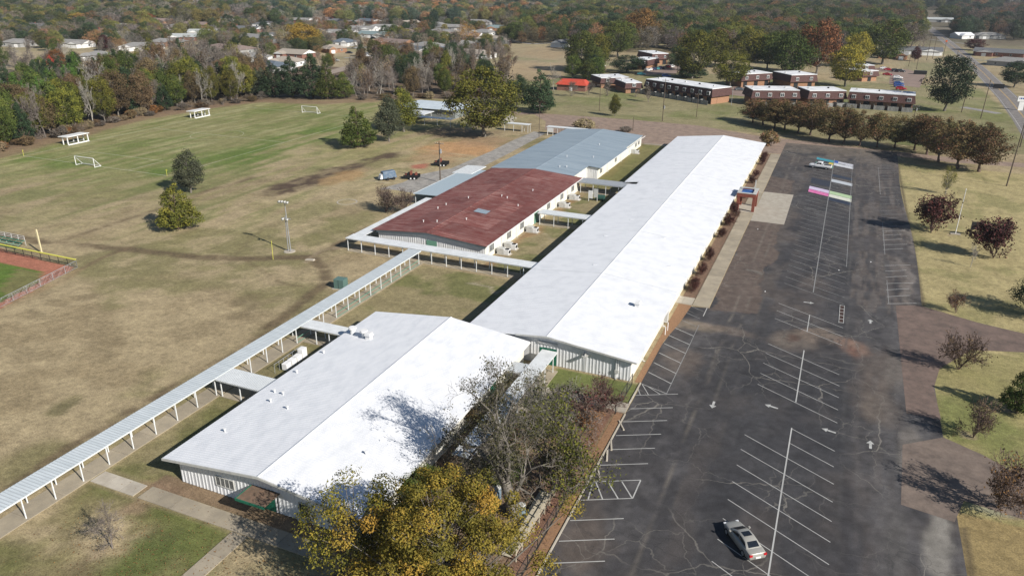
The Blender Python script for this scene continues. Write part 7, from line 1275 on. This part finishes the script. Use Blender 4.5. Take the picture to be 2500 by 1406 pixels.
# patches of litter on the lot
for (px, py, l_) in [(1797, 1309, 'left of the silver sedan'), (2048, 660, 'among the middle stalls'), (2126, 640, 'in the lane right of the middle stalls'), (1868, 712, 'beside the long walk'), (1850, 560, 'below the pale entrance apron')]:
    g = G(px, py); tag(MB().hexa([(-.12, -.1, .013), (.12, -.1, .013), (.1, .12, .013), (-.1, .1, .013)], [(-.06, -.06, .1), (.08, -.05, .1), (.05, .07, .1), (-.05, .06, .1)]).build('litter_scrap', W['white'], loc=(g[0], g[1], 0)), 'scrap of white litter on the asphalt ' + l_, 'litter', 'litter scraps on the parking lot')

# ------------------------------------------------------------------ labels of look-alikes: tell them apart by their order in the photograph
def px_of(o):
    v = np.array(o.location) - np.array([0, 0, CAMH]); return 1250 + FPX * (v @ _r) / (v @ _f)
tens = ['', '', 'twenty', 'thirty', 'forty', 'fifty', 'sixty', 'seventy']; ones = ['', 'first', 'second', 'third', 'fourth', 'fifth', 'sixth', 'seventh', 'eighth', 'ninth']
teen = ['tenth', 'eleventh', 'twelfth', 'thirteenth', 'fourteenth', 'fifteenth', 'sixteenth', 'seventeenth', 'eighteenth', 'nineteenth']
def ordw(n):
    if n < 10: return ones[n]
    if n < 20: return teen[n - 10]
    return (tens[n // 10][:-1] + 'ieth') if n % 10 == 0 else tens[n // 10] + '-' + ones[n % 10]
same = {}
for o in C.objects:
    if o.get('category') in ('tree', 'shrub', 'house') and not o.parent: same.setdefault(o['label'], []).append(o)
for l, os_ in same.items():
    if len(os_) < 2: continue
    os_.sort(key=px_of)
    ws_ = l.split(' ')
    for k, o in enumerate(os_): o['label'] = ' '.join(ws_[:12]) + ', ' + ordw(k + 1) + ' from the left' if len(os_) < 80 else l

hz = MB().box(-3400, 2600, -140, 4400, -1, 56).build('haze', W['white'], kind='stuff'); hz.data.materials.clear()
hm = bpy.data.materials.new('thin_air'); hm.use_nodes = True; t = hm.node_tree; t.nodes.clear(); pv = t.nodes.new('ShaderNodeVolumePrincipled'); mo = t.nodes.new('ShaderNodeOutputMaterial')
pv.inputs['Color'].default_value = (.82, .90, 1.0, 1); pv.inputs['Density'].default_value = .00009; pv.inputs['Anisotropy'].default_value = .2; t.links.new(pv.outputs[0], mo.inputs['Volume']); hz.data.materials.append(hm)

g_ = np.random.default_rng(11); n_ = 5200
P_l = np.concatenate([np.stack([g_.normal(-30, 7, n_), g_.normal(40, 5, n_)], 1), np.stack([g_.uniform(-33, -18.2, 2600), g_.uniform(45, 76, 2600)], 1), np.stack([g_.normal(-52, 5, 900), g_.normal(36, 3, 900)], 1)])
k_ = ~((P_l[:, 0] > -57) & (P_l[:, 0] < -32.8) & (P_l[:, 1] > 44.2)) & (P_l[:, 0] < -17.9); P_l = P_l[k_]
V_, F_ = leaves(np.concatenate([P_l, np.full((len(P_l), 1), .12)], 1), np.concatenate([g_.normal(size=(len(P_l), 2)) * .25, np.ones((len(P_l), 1))], 1), g_.uniform(.08, .17, len(P_l)), g_)
me_ = npmesh('fallen_leaves', V_, F_, (leafmat('fallen_leaf', [(.10, .06, .03), (.22, .13, .05), (.30, .20, .06)]),)); set_attr(me_, 'tone', np.repeat(g_.random(len(P_l)), 4)); link('fallen_leaves', me_, kind='stuff')
